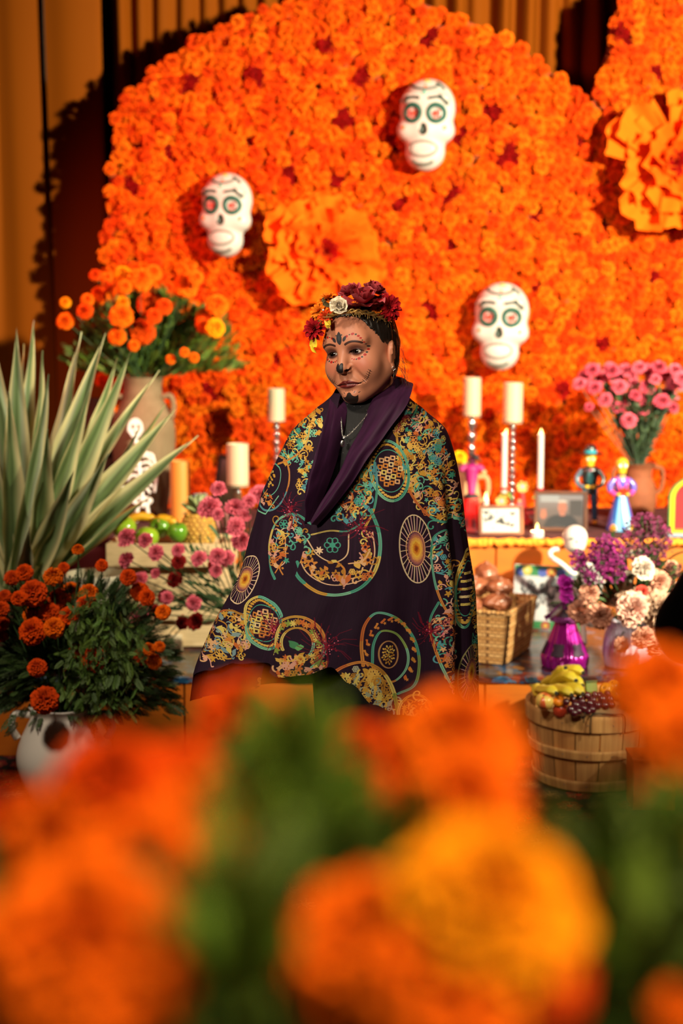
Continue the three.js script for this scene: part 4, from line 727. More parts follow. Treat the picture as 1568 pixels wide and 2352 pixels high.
  scrollFill(curve([[990, 1390], [1020, 1375], [1046, 1430], [1052, 1500], [1040, 1560], [1010, 1500], [992, 1440]], 8, true), [WARM, WARM, '#b86a5a|#c07a50'.split('|'), TEAL], 17, 8); band(along([[1000, 1360], [984, 1400], [996, 1470], [1025, 1550], [1048, 1570]], 80), 2.6, [TEAL[0], WARM[1], WARM[0], TEAL[3], GOLD[0]]);
  lattice(1068, 1340, 17, 86, 0.03); scrollFill(curve([[1084, 1330], [1096, 1330], [1100, 1440], [1102, 1520], [1090, 1510], [1086, 1420]], 8, true), [GOLD, GOLD, TEAL], 13, 7);
  sunburst(1078, 1530, 20, 62, 0.05, '#8f8a5a', '#a86a40'); scrollFill(curve([[1040, 1150], [1062, 1170], [1070, 1215], [1050, 1200]], 8, true), [WARM, TEAL], 13, 6.5);
  // lower panels
  const ll = curve([[472, 1440], [510, 1395], [560, 1400], [580, 1420], [570, 1470], [520, 1490], [470, 1500], [455, 1470]], 8, true);
  scrollFill(ll, [GOLD, GOLD, WARM, '#6f8a90|#7a8f8a'.split('|')], 16, 8.5); band(along([[452, 1480], [485, 1420], [530, 1392], [575, 1405]], 50), 2.6, [WARM[0], WARM[1], GOLD[2]]);
  lattice(602, 1408, 44, 56, -0.35); sequins(625, 1420, 40);
  for (const [q, w] of [[58, 3.2], [34, 2.6]]) band(ring(690, 1442, q, q, 0, 60, 2.7, 7.3), w, [GOLD[3], GOLD[0], WARM[0], TEAL[3]]);
  for (let k = 0; k < 20; k++) { const a = 2.8 + k * 0.215, q = 46 + (r() - 0.5) * 9; blob(690 + q * Math.cos(a), 1442 + q * Math.sin(a), 9, pick([GOLD[2], GOLD[3], WARM[0], WARM[1], '#7a8a3a'])); }
  leafM(682, 1445, 14, 7, 0.5, '#3f7a50'); leafM(694, 1450, 9, 6, -0.6, '#5f9a5a'); blob(690, 1478, 16, '#9a4a20'); blob(668, 1490, 13, '#a86a2a'); scrollFill(curve([[640, 1475], [740, 1470], [745, 1500], [645, 1512]], 6, true), [WARM, GOLD], 17, 8); blob(735, 1480, 13, '#6a7a3a');
  sequins(752, 1448, 58); sequins(825, 1190, 52); sequins(667, 1155, 40); sequins(985, 1425, 46); sequins(915, 955, 30);
  const egg = (s) => curve([[860, 1375], [905, 1385], [940, 1420], [962, 1480], [952, 1530], [915, 1560]].map(([x, y]) => [890 + (x - 890) * s, 1465 + (y - 1465) * s]), 10);
  band(along([[832, 1490], [828, 1440], [836, 1400], [860, 1376], [905, 1388], [945, 1430], [962, 1488], [950, 1540], [915, 1556]], 110), 3.0, [WARM[0], WARM[1], TEAL[1], '#6a8a4a', TEAL[0], '#6a8a4a', TEAL[0]]);
  band(along([[852, 1490], [856, 1440], [872, 1416], [908, 1424], [934, 1460], [934, 1500], [905, 1528], [872, 1520], [852, 1490]], 90), 2.4, [TEAL[0], '#7a9a4a', TEAL[3], WARM[0]], true);
  stroke(ring(890, 1468, 23, 30, -0.2), '#a87a4a', 2, true); for (let k = 0; k < 34; k++) { const a = k * 2.4, q = 0.9 * Math.sqrt(k / 34); fill(ring(890 + 18 * q * Math.cos(a), 1468 + 24 * q * Math.sin(a), 3, 2.2, a, 8), pick(GOLD)); }
  for (let k = 0; k < 16; k++) { const a = 2.6 + k * 0.3, c = [893 + 56 * Math.cos(a), 1466 + 76 * Math.sin(a)]; leafM(c[0], c[1], 7, 3.2, a + 1, pick([WARM[0], WARM[1], GOLD[2]])); blob(c[0] + 4, c[1] + 5, 4, WARM[0]); }
  const bl = curve([[765, 1520], [800, 1498], [850, 1495], [890, 1530], [912, 1590], [880, 1600], [820, 1570], [780, 1540]], 8, true);
  scrollFill(bl, [GOLD, GOLD, '#8a9078|#9a9a80'.split('|'), GOLD], 16, 8.5); band(along([[755, 1512], [790, 1490], [830, 1482], [870, 1500], [900, 1540], [916, 1600]], 70), 3.6, [WARM[1], WARM[0], GOLD[2], GOLD[3], '#7a8a3a']);
  band(ring(952, 1600, 36, 40, 0, 40, 2.6, 6.6), 2.8, [GOLD[3], GOLD[0], WARM[0]]); scrollFill(curve([[925, 1590], [950, 1568], [980, 1585], [975, 1640], [930, 1640]], 6, true), [GOLD], 16, 8);
  scrollFill(curve([[490, 1590], [540, 1560], [600, 1520], [620, 1550], [560, 1600], [500, 1620]], 6, true), [GOLD, WARM], 16, 8);
  // back of the cloth: the same kind of medallions, straight on the canvas
  for (const px of [0.03, 0.97]) for (const py of [0.25, 0.5, 0.75]) for (let k = 3; k > 0; k--) { g.strokeStyle = k % 2 ? GOLD[0] : TEAL[0]; g.lineWidth = 6; g.beginPath(); g.ellipse(px * TW, py * TH, 16 * k, 56 * k, 0, 0, 7); g.stroke(); }
});
const hemPts = [[440, 1548], [470, 1520], [520, 1500], [600, 1492], [640, 1516], [700, 1508], [750, 1492], [800, 1528], [860, 1575], [920, 1602], [1000, 1615], [1110, 1622]];
const hemAt = (px) => { for (let k = 0; k < hemPts.length - 1; k++) if (px <= hemPts[k + 1][0]) { const a = hemPts[k], b = hemPts[k + 1], t = clamp((px - a[0]) / (b[0] - a[0]), 0, 1); return lerp(a[1], b[1], t * t * (3 - 2 * t)); } return 1622; };
// edges of the open fronts and the line where they meet, as picture columns by row
const tab = (t, y) => { for (let k = 0; k < t.length - 1; k++) if (y <= t[k + 1][0]) return lerp(t[k][1], t[k + 1][1], clamp((y - t[k][0]) / (t[k + 1][0] - t[k][0]), 0, 1)); return t[t.length - 1][1]; };
const EDGE_R = [[868, 905], [905, 905], [950, 880], [985, 840], [1031, 800], [1095, 770], [1150, 738], [1195, 716], [1260, 700], [1350, 668], [1500, 632], [1640, 600]];
const EDGE_L = [[868, 790], [905, 782], [950, 770], [985, 762], [1050, 746], [1100, 730], [1150, 720], [1195, 716], [1260, 700], [1350, 668], [1500, 632], [1640, 600]];
function shawlPoint(th, py, s, lift = 0) {
  const [c, w, dp] = ringAt(py), row = sstep(980, 1550, py), side = th;
  let fold = row * (0.030 * Math.sin(5 * th + 0.6 + py * 0.0012) + 0.016 * Math.sin(11 * th + 2.1 - py * 0.002) + 0.008 * Math.sin(23 * th + 1)) * (1 - 0.35 * Math.cos(th));
  fold += sstep(1000, 1200, py) * (-0.05 * Math.exp(-(((th - 1.02) / 0.085) ** 2)) + 0.03 * Math.exp(-(((th - 0.86) / 0.12) ** 2)));
  fold += sstep(1050, 1300, py) * -0.035 * Math.exp(-(((th + 1.0) / 0.1) ** 2));
  fold += 0.006 * noise3(th * 6, py * 0.016, 3) + 0.003 * noise3(th * 22, py * 0.03, 8);
  // the right front lies over the left one
  fold += sstep(1120, 1230, py) * (s < 0.5 ? 0.055 * Math.exp(-s * 26) : -0.03 * Math.exp(-(1 - s) * 30));
  const f = 1 + fold * 0.9, front = at(c, py, SD), W = span(w, SD), D = span(dp, SD);
  return V(front.x + (W * f + lift) * Math.sin(th), front.y + 0.0, -SD + (D * (1 + fold * 1.6) + lift) * Math.cos(th));
}
{
  const b = new MB(), NU = 300, NV = 150;
  const pos = (u, v, lift) => {
    let top = 868 + 34 * sstep(0.55, 0.95, u), py = lerp(top, 1560, v);
    const thR = thetaAt(tab(EDGE_R, py), py), thL = thetaAt(tab(EDGE_L, py), py) + Math.PI * 2;
    let th = lerp(thR, thL, u); const front = th < Math.PI / 2 || th > Math.PI * 1.5;
    const [c, w] = ringAt(1540), hem = front ? hemAt(c + w * Math.sin(th)) : 1600;
    py = lerp(top, hem, v);
    const thR2 = thetaAt(tab(EDGE_R, py), py), thL2 = thetaAt(tab(EDGE_L, py), py) + Math.PI * 2; th = lerp(thR2, thL2, u);
    const p = shawlPoint(th > Math.PI ? th - Math.PI * 2 : th, py, u, lift);
    // the lower left corner is held out and turns up into a soft roll
    const k = sstep(1480, 1550, py) * sstep(-0.7, -1.3, th > Math.PI ? th - Math.PI * 2 : th); p.z += 0.05 * k;
    const t2 = th > Math.PI ? th - Math.PI * 2 : th;
    return [p.x, p.y, p.z, uOf(t2), 1 - (py - PY0) / (PY1 - PY0)];
  };
  b.grid(NU, NV, (u, v) => pos(u, v, 0));
  const cloth = phys(0xffffff, 0.75, { map: T.shawl, sheen: 0.08, sheenColor: lin(0.35, 0.15, 0.3), sheenRoughness: 0.5, specularIntensity: 0.3 });
  wpart('shawl', b.build(), cloth, 'dark purple shawl printed with gold and teal medallions');
  // plain borders: a rolled collar round the neck running down both open fronts
  T.plain = grain(128, 256, (x, y) => { const n = noise3(x * 26, y * 5, 2) * 8 + noise3(x * 70, y * 12, 4) * 5; return [50 + n, 20 + n * 0.5, 46 + n * 0.9]; });
  const plain = phys(0xffffff, 0.6, { map: T.plain, sheen: 0.12, sheenColor: lin(0.4, 0.2, 0.36), specularIntensity: 0.3 });
  const lane = [];
  const P = (px, py, d) => at(px, py, d);
  // [inner edge, outer edge] along the border: down the right front, round the neck, down the left front
  const rows = [[[714, 1196, 3.245], [728, 1206, 3.243]], [[736, 1150, 3.25], [766, 1162, 3.235]], [[768, 1096, 3.262], [806, 1112, 3.24]], [[797, 1034, 3.282], [846, 1050, 3.25]], [[826, 985, 3.305], [884, 1000, 3.27]], [[850, 930, 3.335], [934, 925, 3.31]], [[872, 898, 3.375], [944, 892, 3.37]], [[897, 862, 3.44], [934, 878, 3.49]], [[890, 858, 3.5], [904, 885, 3.55]], [[845, 868, 3.53], [845, 890, 3.59]], [[806, 885, 3.5], [790, 902, 3.55]], [[790, 897, 3.46], [772, 908, 3.47]], [[786, 914, 3.40], [763, 920, 3.39]], [[784, 945, 3.345], [752, 948, 3.325]], [[780, 985, 3.31], [737, 990, 3.285]], [[767, 1050, 3.287], [718, 1054, 3.255]], [[750, 1105, 3.275], [704, 1110, 3.25]], [[730, 1155, 3.27], [700, 1160, 3.25]], [[716, 1196, 3.265], [704, 1204, 3.258]]];
  const inner = new THREE.CatmullRomCurve3(rows.map((q) => P(...q[0]))), outer = new THREE.CatmullRomCurve3(rows.map((q) => P(...q[1])));
  const cb = new MB();
  cb.grid(16, 160, (u, v) => {
    const a = inner.getPoint(v), o = outer.getPoint(v), p = a.clone().lerp(o, u), mid = P(845, p.y < 1.2 ? 1100 : 950, 3.43);
    const out = V(p.x - mid.x, 0, p.z - mid.z).normalize(), puff = Math.sin(u * Math.PI) * 0.014 - 0.02 * Math.exp(-u * 9) + 0.004 * Math.sin(u * 11 + v * 8) + 0.003 * noise3(u * 5, v * 30, 2);
    p.addScaledVector(out, puff); return [p.x, p.y, p.z, u * 0.3, v * 3];
  });
  wpart('shawl_border', cb.build(), plain, 'plain purple rolled border of the shawl');
  // loose inner layer hanging lower at the left, seen under the front hem
  const ib = new MB();
  ib.grid(60, 20, (u, v) => { const th = lerp(-1.62, -0.72, u), py = lerp(1420, lerp(1584, 1590, u) + 8 * Math.sin(u * 9) - 40 * sstep(0.75, 1, u), v), p = shawlPoint(th, py, 0.7, -0.02 - 0.03 * sstep(0, 1, u)); p.z += 0.01; return [p.x, p.y, p.z, uOf(th), 1 - (py - PY0) / (PY1 - PY0)]; });
  wpart('shawl_lining', ib.build(), cloth, 'inner layer of the shawl hanging below the front hem');
}
// earrings, necklace, flower crown
const silver = mat(lin(0.75, 0.73, 0.7), 0.22, { metalness: 1 }), goldM = mat(lin(0.55, 0.36, 0.12), 0.35, { metalness: 0.8 });
{
  const e = thing('earring', 'small silver drop earring hanging from the woman’s ear', 'earring', V(0.077, -0.052, 0.001).applyMatrix4(HEAD).add(V(0.004, 0, 0.006)));
  part('hook', new THREE.TorusGeometry(0.004, 0.0006, 6, 20), silver, e);
  part('chain', tube([[0, -0.004, 0], [0.001, -0.012, 0], [0, -0.02, 0]], 0.0007, 6), silver, e); part('drop', moved(new THREE.OctahedronGeometry(0.0035), [0, -0.023, 0], null, [0.8, 1.5, 0.8]), silver, e);
  const pend = at(786, 1016, 3.285), n = thing('necklace', 'thin silver chain with a small oval pendant on the black lace', 'necklace', pend);
  const L = (px, py, d) => at(px, py, d).sub(pend);
  const c = new THREE.CatmullRomCurve3([L(783, 958, 3.335), L(785, 985, 3.31), L(788, 1003, 3.292), L(796, 1002, 3.29), L(815, 985, 3.30), L(838, 958, 3.325), L(852, 938, 3.345)]), cb = new MB(), link = new THREE.TorusGeometry(0.0012, 0.0004, 5, 10);
  for (let k = 0; k < 90; k++) { const t = k / 89; cb.geo(link, M4(c.getPointAt(t), aim(c.getTangentAt(t)).multiply(new THREE.Quaternion().setFromAxisAngle(UPV, k % 2 ? 1.57 : 0)), [1, 1.4, 1])); }
  part('chain', cb.build(), silver, n);
  part('bail', moved(new THREE.TorusGeometry(0.0025, 0.0007, 6, 16), L(790, 1004, 3.289)), silver, n);
  const pd = part('pendant', moved(lathe([[0.0001, 0.003], [0.004, 0.0026], [0.0062, 0.001], [0.0062, -0.001], [0.0001, -0.002]], 24), [0, -0.003, 0], [Math.PI / 2, 0, 0], [0.85, 1, 1.25]), silver, n);
  part('pendant_stone', moved(new THREE.SphereGeometry(0.002, 10, 8), L(789, 1006, 3.286)), phys(lin(0.9, 0.9, 0.95), 0.05, { clearcoat: 1 }), pd);
}
{
  const o = at(815, 725, 3.37), t = thing('floral_headpiece', 'headpiece of artificial red, white and orange flowers on the woman’s head', 'flower crown', o), r = rng(123);
  const L = (px, py, d) => at(px, py, d).sub(o), put = (name, geo, m, px, py, d, rad, dir, label) => { const q = part(name, geo, m, t, label); q.position.copy(L(px, py, d)); q.quaternion.copy(aim(V(...dir), r() * 6)); q.scale.setScalar(span(rad, 3.35)); return q; };
  const band = new MB(), bc = new THREE.CatmullRomCurve3([L(716, 770, 3.36), L(740, 735, 3.33), L(775, 718, 3.31), L(815, 714, 3.31), L(860, 722, 3.33), L(890, 735, 3.37), L(904, 765, 3.42), L(908, 800, 3.45)]);
  for (let k = 0; k < 3; k++) { const pts = []; for (let i = 0; i <= 60; i++) { const v = i / 60, p = bc.getPoint(v), a = v * 40 + k * 2.1; p.x += 0.004 * Math.cos(a); p.y += 0.004 * Math.sin(a); pts.push(p); } band.geo(tube(pts, 0.0022, 5, 120)); }
  for (let k = 0; k < 40; k++) { const p = bc.getPoint(0.35 + 0.5 * r()); band.geo(tube([p.toArray(), [p.x + (r() - 0.5) * 0.02, p.y - 0.006 - r() * 0.01, p.z + 0.012]], 0.0006, 4, 4)); }
  part('twig_band', band.build(), goldM, t);
  const daisy = headGeo([{ n: 16, tilt: 1.5, L: 0.95, W: 0.3, rad: 0.08, y: 0, curl: 0.35, cup: 0.6, nu: 2, nv: 4, fat: 1.4, base: 0.5, dark: 0.5 }, { n: 15, tilt: 1.15, L: 0.8, W: 0.27, rad: 0.07, y: 0.06, curl: 0.2, cup: 0.6, nu: 2, nv: 4, fat: 1.4, base: 0.5, dark: 0.5 }, { n: 12, tilt: 0.7, L: 0.55, W: 0.22, rad: 0.05, y: 0.1, curl: -0.1, cup: 0.6, nu: 2, nv: 4, fat: 1.4, base: 0.5, dark: 0.5 }, { n: 8, tilt: 0.3, L: 0.3, W: 0.16, rad: 0.02, y: 0.12, curl: -0.2, cup: 0.5, nu: 2, nv: 3, base: 0.5, dark: 0.4 }], 201);
  const rose = (seed, eg) => headGeo([{ n: 6, tilt: 1.45, L: 1.0, W: 1.05, rad: 0.05, y: 0, curl: -0.55, cup: 0.2, ruffle: 0.1, freq: 5, nu: 8, nv: 6, fat: 1.1, base: 0.3, dark: 0.55, jag: 0.06, edge: 1.25, edgeG: eg, edgeB: eg * 0.85 }, { n: 5, tilt: 1.05, L: 0.8, W: 0.95, rad: 0.05, y: 0.06, curl: -0.7, cup: 0.35, ruffle: 0.1, freq: 5, nu: 8, nv: 6, fat: 1.1, base: 0.3, dark: 0.55, jag: 0.06, edge: 1.2, edgeG: eg, edgeB: eg * 0.85 }, { n: 5, tilt: 0.7, L: 0.65, W: 0.75, rad: 0.05, y: 0.1, curl: -0.8, cup: 0.5, ruffle: 0.08, nu: 8, nv: 5, fat: 1.1, base: 0.3, dark: 0.5, edge: 1.1, edgeG: lerp(1, eg, 0.5), edgeB: lerp(1, eg, 0.4) }, { n: 4, tilt: 0.35, L: 0.5, W: 0.5, rad: 0.03, y: 0.12, curl: -0.8, cup: 0.7, nu: 6, nv: 5, base: 0.3, dark: 0.5 }, { n: 3, tilt: 0.1, L: 0.42, W: 0.36, rad: 0.015, y: 0.12, curl: -0.6, cup: 0.9, nu: 6, nv: 4, base: 0.4, dark: 0.5 }], seed);
  const crimson = petalMat(lin(0.36, 0.008, 0.012)), dusty = petalMat(lin(0.36, 0.018, 0.024)), ivory = petalMat(lin(0.8, 0.7, 0.56)), fire = petalMat(lin(0.85, 0.19, 0.01)), scarlet = petalMat(lin(0.65, 0.05, 0.008));
  put('rose', rose(211, 4.2), dusty, 833, 700, 3.35, 50, [0.05, 1, 0.42], 'large dusty red fabric rose');
  put('rose', rose(212, 3.5), dusty, 858, 672, 3.38, 32, [0.5, 1, 0.3]); put('rose', rose(214, 3.5), dusty, 806, 676, 3.38, 30, [-0.4, 1, 0.3]);
  put('daisy', daisy, crimson, 893, 706, 3.36, 33, [0.45, 0.3, 1], 'dark red daisy at the right'); put('daisy', daisy, crimson, 722, 755, 3.35, 29, [-0.5, 0.1, 0.8], 'dark red daisy at the left');
  put('daisy', daisy, fire, 753, 688, 3.36, 26, [-0.2, 1, 0.4], 'orange daisy'); put('daisy', daisy, fire, 733, 716, 3.35, 24, [-0.6, 0.6, 0.8], 'orange daisy'); put('daisy', daisy, scarlet, 748, 728, 3.33, 18, [-0.3, 0.4, 1]); put('daisy', daisy, fire, 812, 706, 3.35, 16, [0, 0.3, 1]); put('daisy', daisy, fire, 866, 710, 3.35, 15, [0.2, 0.3, 1]);
  put('white_rose', rose(213, 1), ivory, 779, 703, 3.31, 22, [-0.15, 0.25, 1], 'small ivory foam rose');
  for (const [px, py, d, q, dir, c] of [[722, 772, 3.35, 30, [-0.15, -1, 0.2], [0.85, 0.62, 0.02]], [716, 790, 3.35, 26, [0.25, -1, 0.3], [0.85, 0.62, 0.02]], [748, 735, 3.32, 24, [0.25, -0.8, 0.6], [0.8, 0.55, 0.03]], [757, 733, 3.32, 22, [-0.3, -0.8, 0.5], [0.8, 0.55, 0.03]], [762, 702, 3.32, 24, [-1, 0.25, 0.3], [0.16, 0.12, 0.04]], [752, 697, 3.33, 20, [-0.8, 0.6, 0.3], [0.22, 0.16, 0.06]], [868, 700, 3.36, 18, [0.3, -0.8, 0.6], [0.1, 0.1, 0.03]]]) { const b = new MB(); petal(b, null, 1, 0.62, { nu: 4, nv: 6, curl: 0.5, cup: 0.4, base: 0.3, fat: 1.3, point: 0.8, ruffle: 0.05 }, r); const l = put('leaf', b.build(), mat(lin(...c), 0.6, { vertexColors: true }), px, py, d, q, dir); l.quaternion.multiply(new THREE.Quaternion()); }
  for (const [px, py] of [[758, 696], [766, 712], [742, 712]]) { const m = part('pearl', new THREE.SphereGeometry(0.0024, 12, 10), phys(lin(0.85, 0.8, 0.7), 0.15, { clearcoat: 1 }), t); m.position.copy(L(px, py, 3.3)); }
  { const b = new MB(), c = [L(896, 742, 3.40), L(904, 765, 3.43), L(909, 790, 3.45), L(909, 806, 3.46)]; for (let k = 0; k < 3; k++) { const cv = new THREE.CatmullRomCurve3(c), pts = []; for (let i = 0; i <= 30; i++) { const p = cv.getPoint(i / 30), a = i * 0.8 + k * 2.09; p.x += 0.005 * Math.cos(a); p.z += 0.005 * Math.sin(a); pts.push(p); } b.geo(tube(pts, 0.0042, 6, 60)); } part('braid', b.build(), mat(lin(0.4, 0.26, 0.1), 0.5), t, 'golden braided ribbon'); }
}
// ---------------------------------------------------------------- things on the altar
// point on a level surface of height y, d metres away, in picture column px
function on(px, d, y) { const t = (y - CAM_Y) / d, q = (t * CP + SP) / (CP - t * SP); return V((px - 784) / F * d / (q * SP + CP), y, -d); }
const wax = phys(lin(0.56, 0.44, 0.29), 0.5, { sheen: 0.2, sheenColor: lin(0.9, 0.7, 0.5) }), waxCool = phys(lin(0.62, 0.54, 0.52), 0.45), wickM = mat(lin(0.02, 0.015, 0.01), 0.9);
const flameM = new THREE.MeshStandardMaterial({ color: 0x000000, emissive: new THREE.Color(1, 0.62, 0.16), emissiveIntensity: 9 });
const flameG = lathe([[0.0001, 0], [0.004, 0.003], [0.0062, 0.010], [0.0045, 0.020], [0.0001, 0.032]], 16);
const glass = phys(0xffffff, 0.03, { transmission: 1, ior: 1.5, thickness: 0.02, specularIntensity: 1 }), darkGlass = phys(lin(0.10, 0.05, 0.03), 0.08, { clearcoat: 1, clearcoatRoughness: 0.03 });
const mercury = phys(lin(0.55, 0.50, 0.50), 0.12, { metalness: 0.9, clearcoat: 1, clearcoatRoughness: 0.03 });
function addFlame(t, y, s = 1, lean = 0) {
  const f = part('flame', flameG, flameM, t); f.position.set(0, y, 0); f.scale.setScalar(s); f.rotation.z = lean;
  const l = new THREE.PointLight(new THREE.Color(1, 0.6, 0.25), 0.10, 0, 2); l.name = 'flame_light'; l.position.set(0, y + 0.012 * s, 0); l.shadow.radius = 0.4; l.castShadow = true; t.add(l);
}
function candle(label, p, r, h, o = {}) {
  const t = thing('candle', label, 'candle', p, 0, o.group), m = o.m ?? wax;
  part('wax', lathe([[0.0001, 0, 1], [r * 0.97, 0, 1], [r, r * 0.06], [r, h - r * 0.12], [r * 0.93, h, 1], [r * 0.72, h - r * 0.08], [r * 0.2, h - r * 0.16], [0.0001, h - r * 0.16]], 36), m, t);
  const wk = part('wick', tube([[0, h - r * 0.16, 0], [0.0004, h + 0.004, 0], [0.0012, h + 0.009, 0]], 0.0008, 6), wickM, t);
  if (o.flame) addFlame(wk, h + 0.004, o.flame, o.lean ?? 0);
  return t;
}
function candlestick(label, p, h, balls, br, plateR, m) {
  const t = thing('candlestick', label, 'candlestick', p);
  part('base', lathe([[0.0001, 0, 1], [plateR, 0, 1], [plateR, 0.006], [plateR * 0.6, 0.012], [0.014, 0.02], [0.0001, 0.021]], 32), m, t);
  const y0 = 0.018, y1 = h - 0.012, st = (y1 - y0) / balls;
  for (let k = 0; k < balls; k++) part('ball', moved(new THREE.SphereGeometry(1, 20, 14), [0, y0 + (k + 0.5) * st, 0], null, [br * (k % 3 === 1 ? 0.86 : 1), st * 0.54, br * (k % 3 === 1 ? 0.86 : 1)]), m, t);
  part('plate', lathe([[0.0001, h - 0.014, 1], [0.012, h - 0.014], [plateR * 0.85, h - 0.006], [plateR, h - 0.002], [plateR, h, 1], [plateR * 0.9, h - 0.0005], [0.0001, h - 0.001]], 32), m, t);
  return t;
}
{
  const stick = (px, d, yPlate, yTop, wpx, balls, br, m, l1, l2) => {
    const p = on(px, d, Y2 + 0.0072), hp = at(px, yPlate, d).y - p.y, top = at(px, yTop, d).y;
    candlestick(l1, p, hp, balls, br, 0.05, m);
    candle(l2, V(p.x, p.y + hp, p.z), span(wpx, d) / 2, top - p.y - hp);
  };
  stick(636, 6.6, 966, 896, 38, 11, 0.016, mercury, 'slim beaded glass candlestick left of the woman’s shoulder', 'ivory pillar candle on the beaded candlestick left of the woman');
  stick(1081, 6.65, 953, 871, 40, 7, 0.021, mercury, 'silvery ball-stem candlestick just right of the woman’s shoulder', 'ivory pillar candle nearest the woman’s right, on a silvery ball stem');
  stick(1174, 6.55, 967, 883, 44, 12, 0.015, mercury, 'tall beaded glass candlestick behind the lit white tapers', 'ivory pillar candle on the tall beaded candlestick, below the lowest skull');
  stick(547, 5.95, 1112, 1023, 50, 2, 0.02, darkGlass, 'short dark glass candle stand behind the pink carnations', 'thick ivory pillar candle on a short dark glass stand');
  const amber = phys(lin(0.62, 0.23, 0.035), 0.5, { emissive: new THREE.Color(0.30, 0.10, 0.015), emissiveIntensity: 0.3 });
  const pA = on(415, 6.15, Y2 + 0.0072);
  candle('glowing amber pillar candle beside the clay vase', pA, span(46, 6.15) / 2, at(415, 1066, 6.15).y - pA.y, { m: amber });
  // slim candle whose bright flame shows by the jug handle, and a votive between the frames
  const pB = on(1115, 5.9, Y2 + 0.0072); candle('small lit candle by the handle of the beige jug', pB, 0.011, at(1115, 1152, 5.9).y - pB.y, { m: waxCool, flame: 1.15 });
  const pV = on(1233, 5.79, Y2 + 0.0072); candle('short white votive candle burning between the two picture frames', pV, span(31, 5.79) / 2, at(1233, 1222, 5.79).y - pV.y + 0.004, { m: waxCool, flame: 0.95 });
  const pW = on(404, 5.25, Y1 + 0.0072); candle('small cream candle on the glossy cloth under the pink carnations', pW, 0.026, 0.06);
}
// tree-of-life candleholder with two lit tapers
{
  const d = 6.2, p = on(1197, d, Y2 + 0.0072), t = thing('candelabrum', 'red clay tree-of-life candleholder painted with yellow flowers and green leaves', 'candleholder', p), red = phys(lin(0.5, 0.02, 0.03), 0.4, { clearcoat: 0.3 });
  const L = (px, py) => at(px, py, d).sub(p);
  part('base', lathe([[0.0001, 0, 1], [0.05, 0, 1], [0.05, 0.01], [0.035, 0.025], [0.02, 0.05], [0.0001, 0.052]], 28), red, t);
  part('trunk', tube([[0, 0.04, 0], [0.004, 0.08, 0], [0, L(1197, 1128).y, 0]], (v) => 0.016 - 0.006 * v, 12), red, t);
  const c1 = L(1157, 1122), c2 = L(1240, 1124);
  for (const c of [c1, c2]) {
    part('arm', tube([[0, 0.05, 0], [c.x * 0.7, 0.05, 0.01], [c.x, c.y * 0.6, 0], [c.x, c.y - 0.012, 0]], 0.008, 10), red, t);
    part('cup', moved(lathe([[0.0001, 0, 1], [0.008, 0], [0.017, 0.012], [0.019, 0.018, 1], [0.013, 0.018, 1], [0.012, 0.006], [0.0001, 0.006]], 20), [c.x, c.y - 0.012, c.z]), red, t);
  }
  const petalG = headGeo([{ n: 12, tilt: 1.5, L: 0.9, W: 0.42, rad: 0.1, y: 0, curl: -0.2, nu: 2, nv: 2, dark: 0.8 }], 5, [0.32, 0.05, 0.2, [0.4, 0.7, 6]]), yel = mat(lin(0.62, 0.40, 0.10), 0.6, { vertexColors: true });
  for (const [px, py, q] of [[1198, 1117, 0.026], [1150, 1150, 0.026], [1247, 1152, 0.024]]) { const f = part('flower', petalG, yel, t); f.position.copy(L(px, py)).add(V(0, 0, 0.016)); f.rotation.x = Math.PI / 2; f.scale.setScalar(q); }
  for (const [px, py, a] of [[1166, 1134, 1.2], [1176, 1140, 0.6], [1222, 1138, -0.8], [1234, 1134, -1.3], [1226, 1183, -1]]) { const l = part('leaf', G.blade, mat(lin(0.14, 0.3, 0.03), 0.5, { vertexColors: true }), t); l.position.copy(L(px, py)).add(V(0, -0.012, 0.012)); l.rotation.z = a; l.scale.set(0.06, 0.045, 0.05); }
  part('figure_dress', moved(lathe([[0.0001, 0, 1], [0.03, 0, 1], [0.022, 0.025], [0.011, 0.045], [0.015, 0.06], [0.006, 0.07], [0.0001, 0.071]], 20), [L(1190, 1170).x, L(1190, 1190).y, 0.026]), mat(lin(0.75, 0.1, 0.25), 0.5), t, 'pink dress of the small clay figure');
  part('figure_head', moved(new THREE.SphereGeometry(0.011, 14, 10), [L(1190, 1170).x, L(1190, 1150).y, 0.026]), mat(lin(0.5, 0.22, 0.12), 0.5), t);
  part('figure_apron', moved(new THREE.SphereGeometry(1, 12, 10), [L(1190, 1170).x, L(1190, 1180).y, 0.045], null, [0.014, 0.016, 0.008]), mat(lin(0.8, 0.7, 0.72), 0.5), t);
  const h = at(1157, 1003, d).y - p.y - c1.y, h2 = at(1240, 1003, d).y - p.y - c2.y;
  candle('white taper burning in front of the tall beaded candlestick', p.clone().add(c1).add(V(0, -0.004, 0)), 0.0125, h, { m: waxCool, flame: 1.15, lean: -0.25 });
  candle('white taper burning alone, to the right of the beaded candlestick', p.clone().add(c2).add(V(0, -0.004, 0)), 0.0125, h2, { m: waxCool, flame: 1.15 });
}
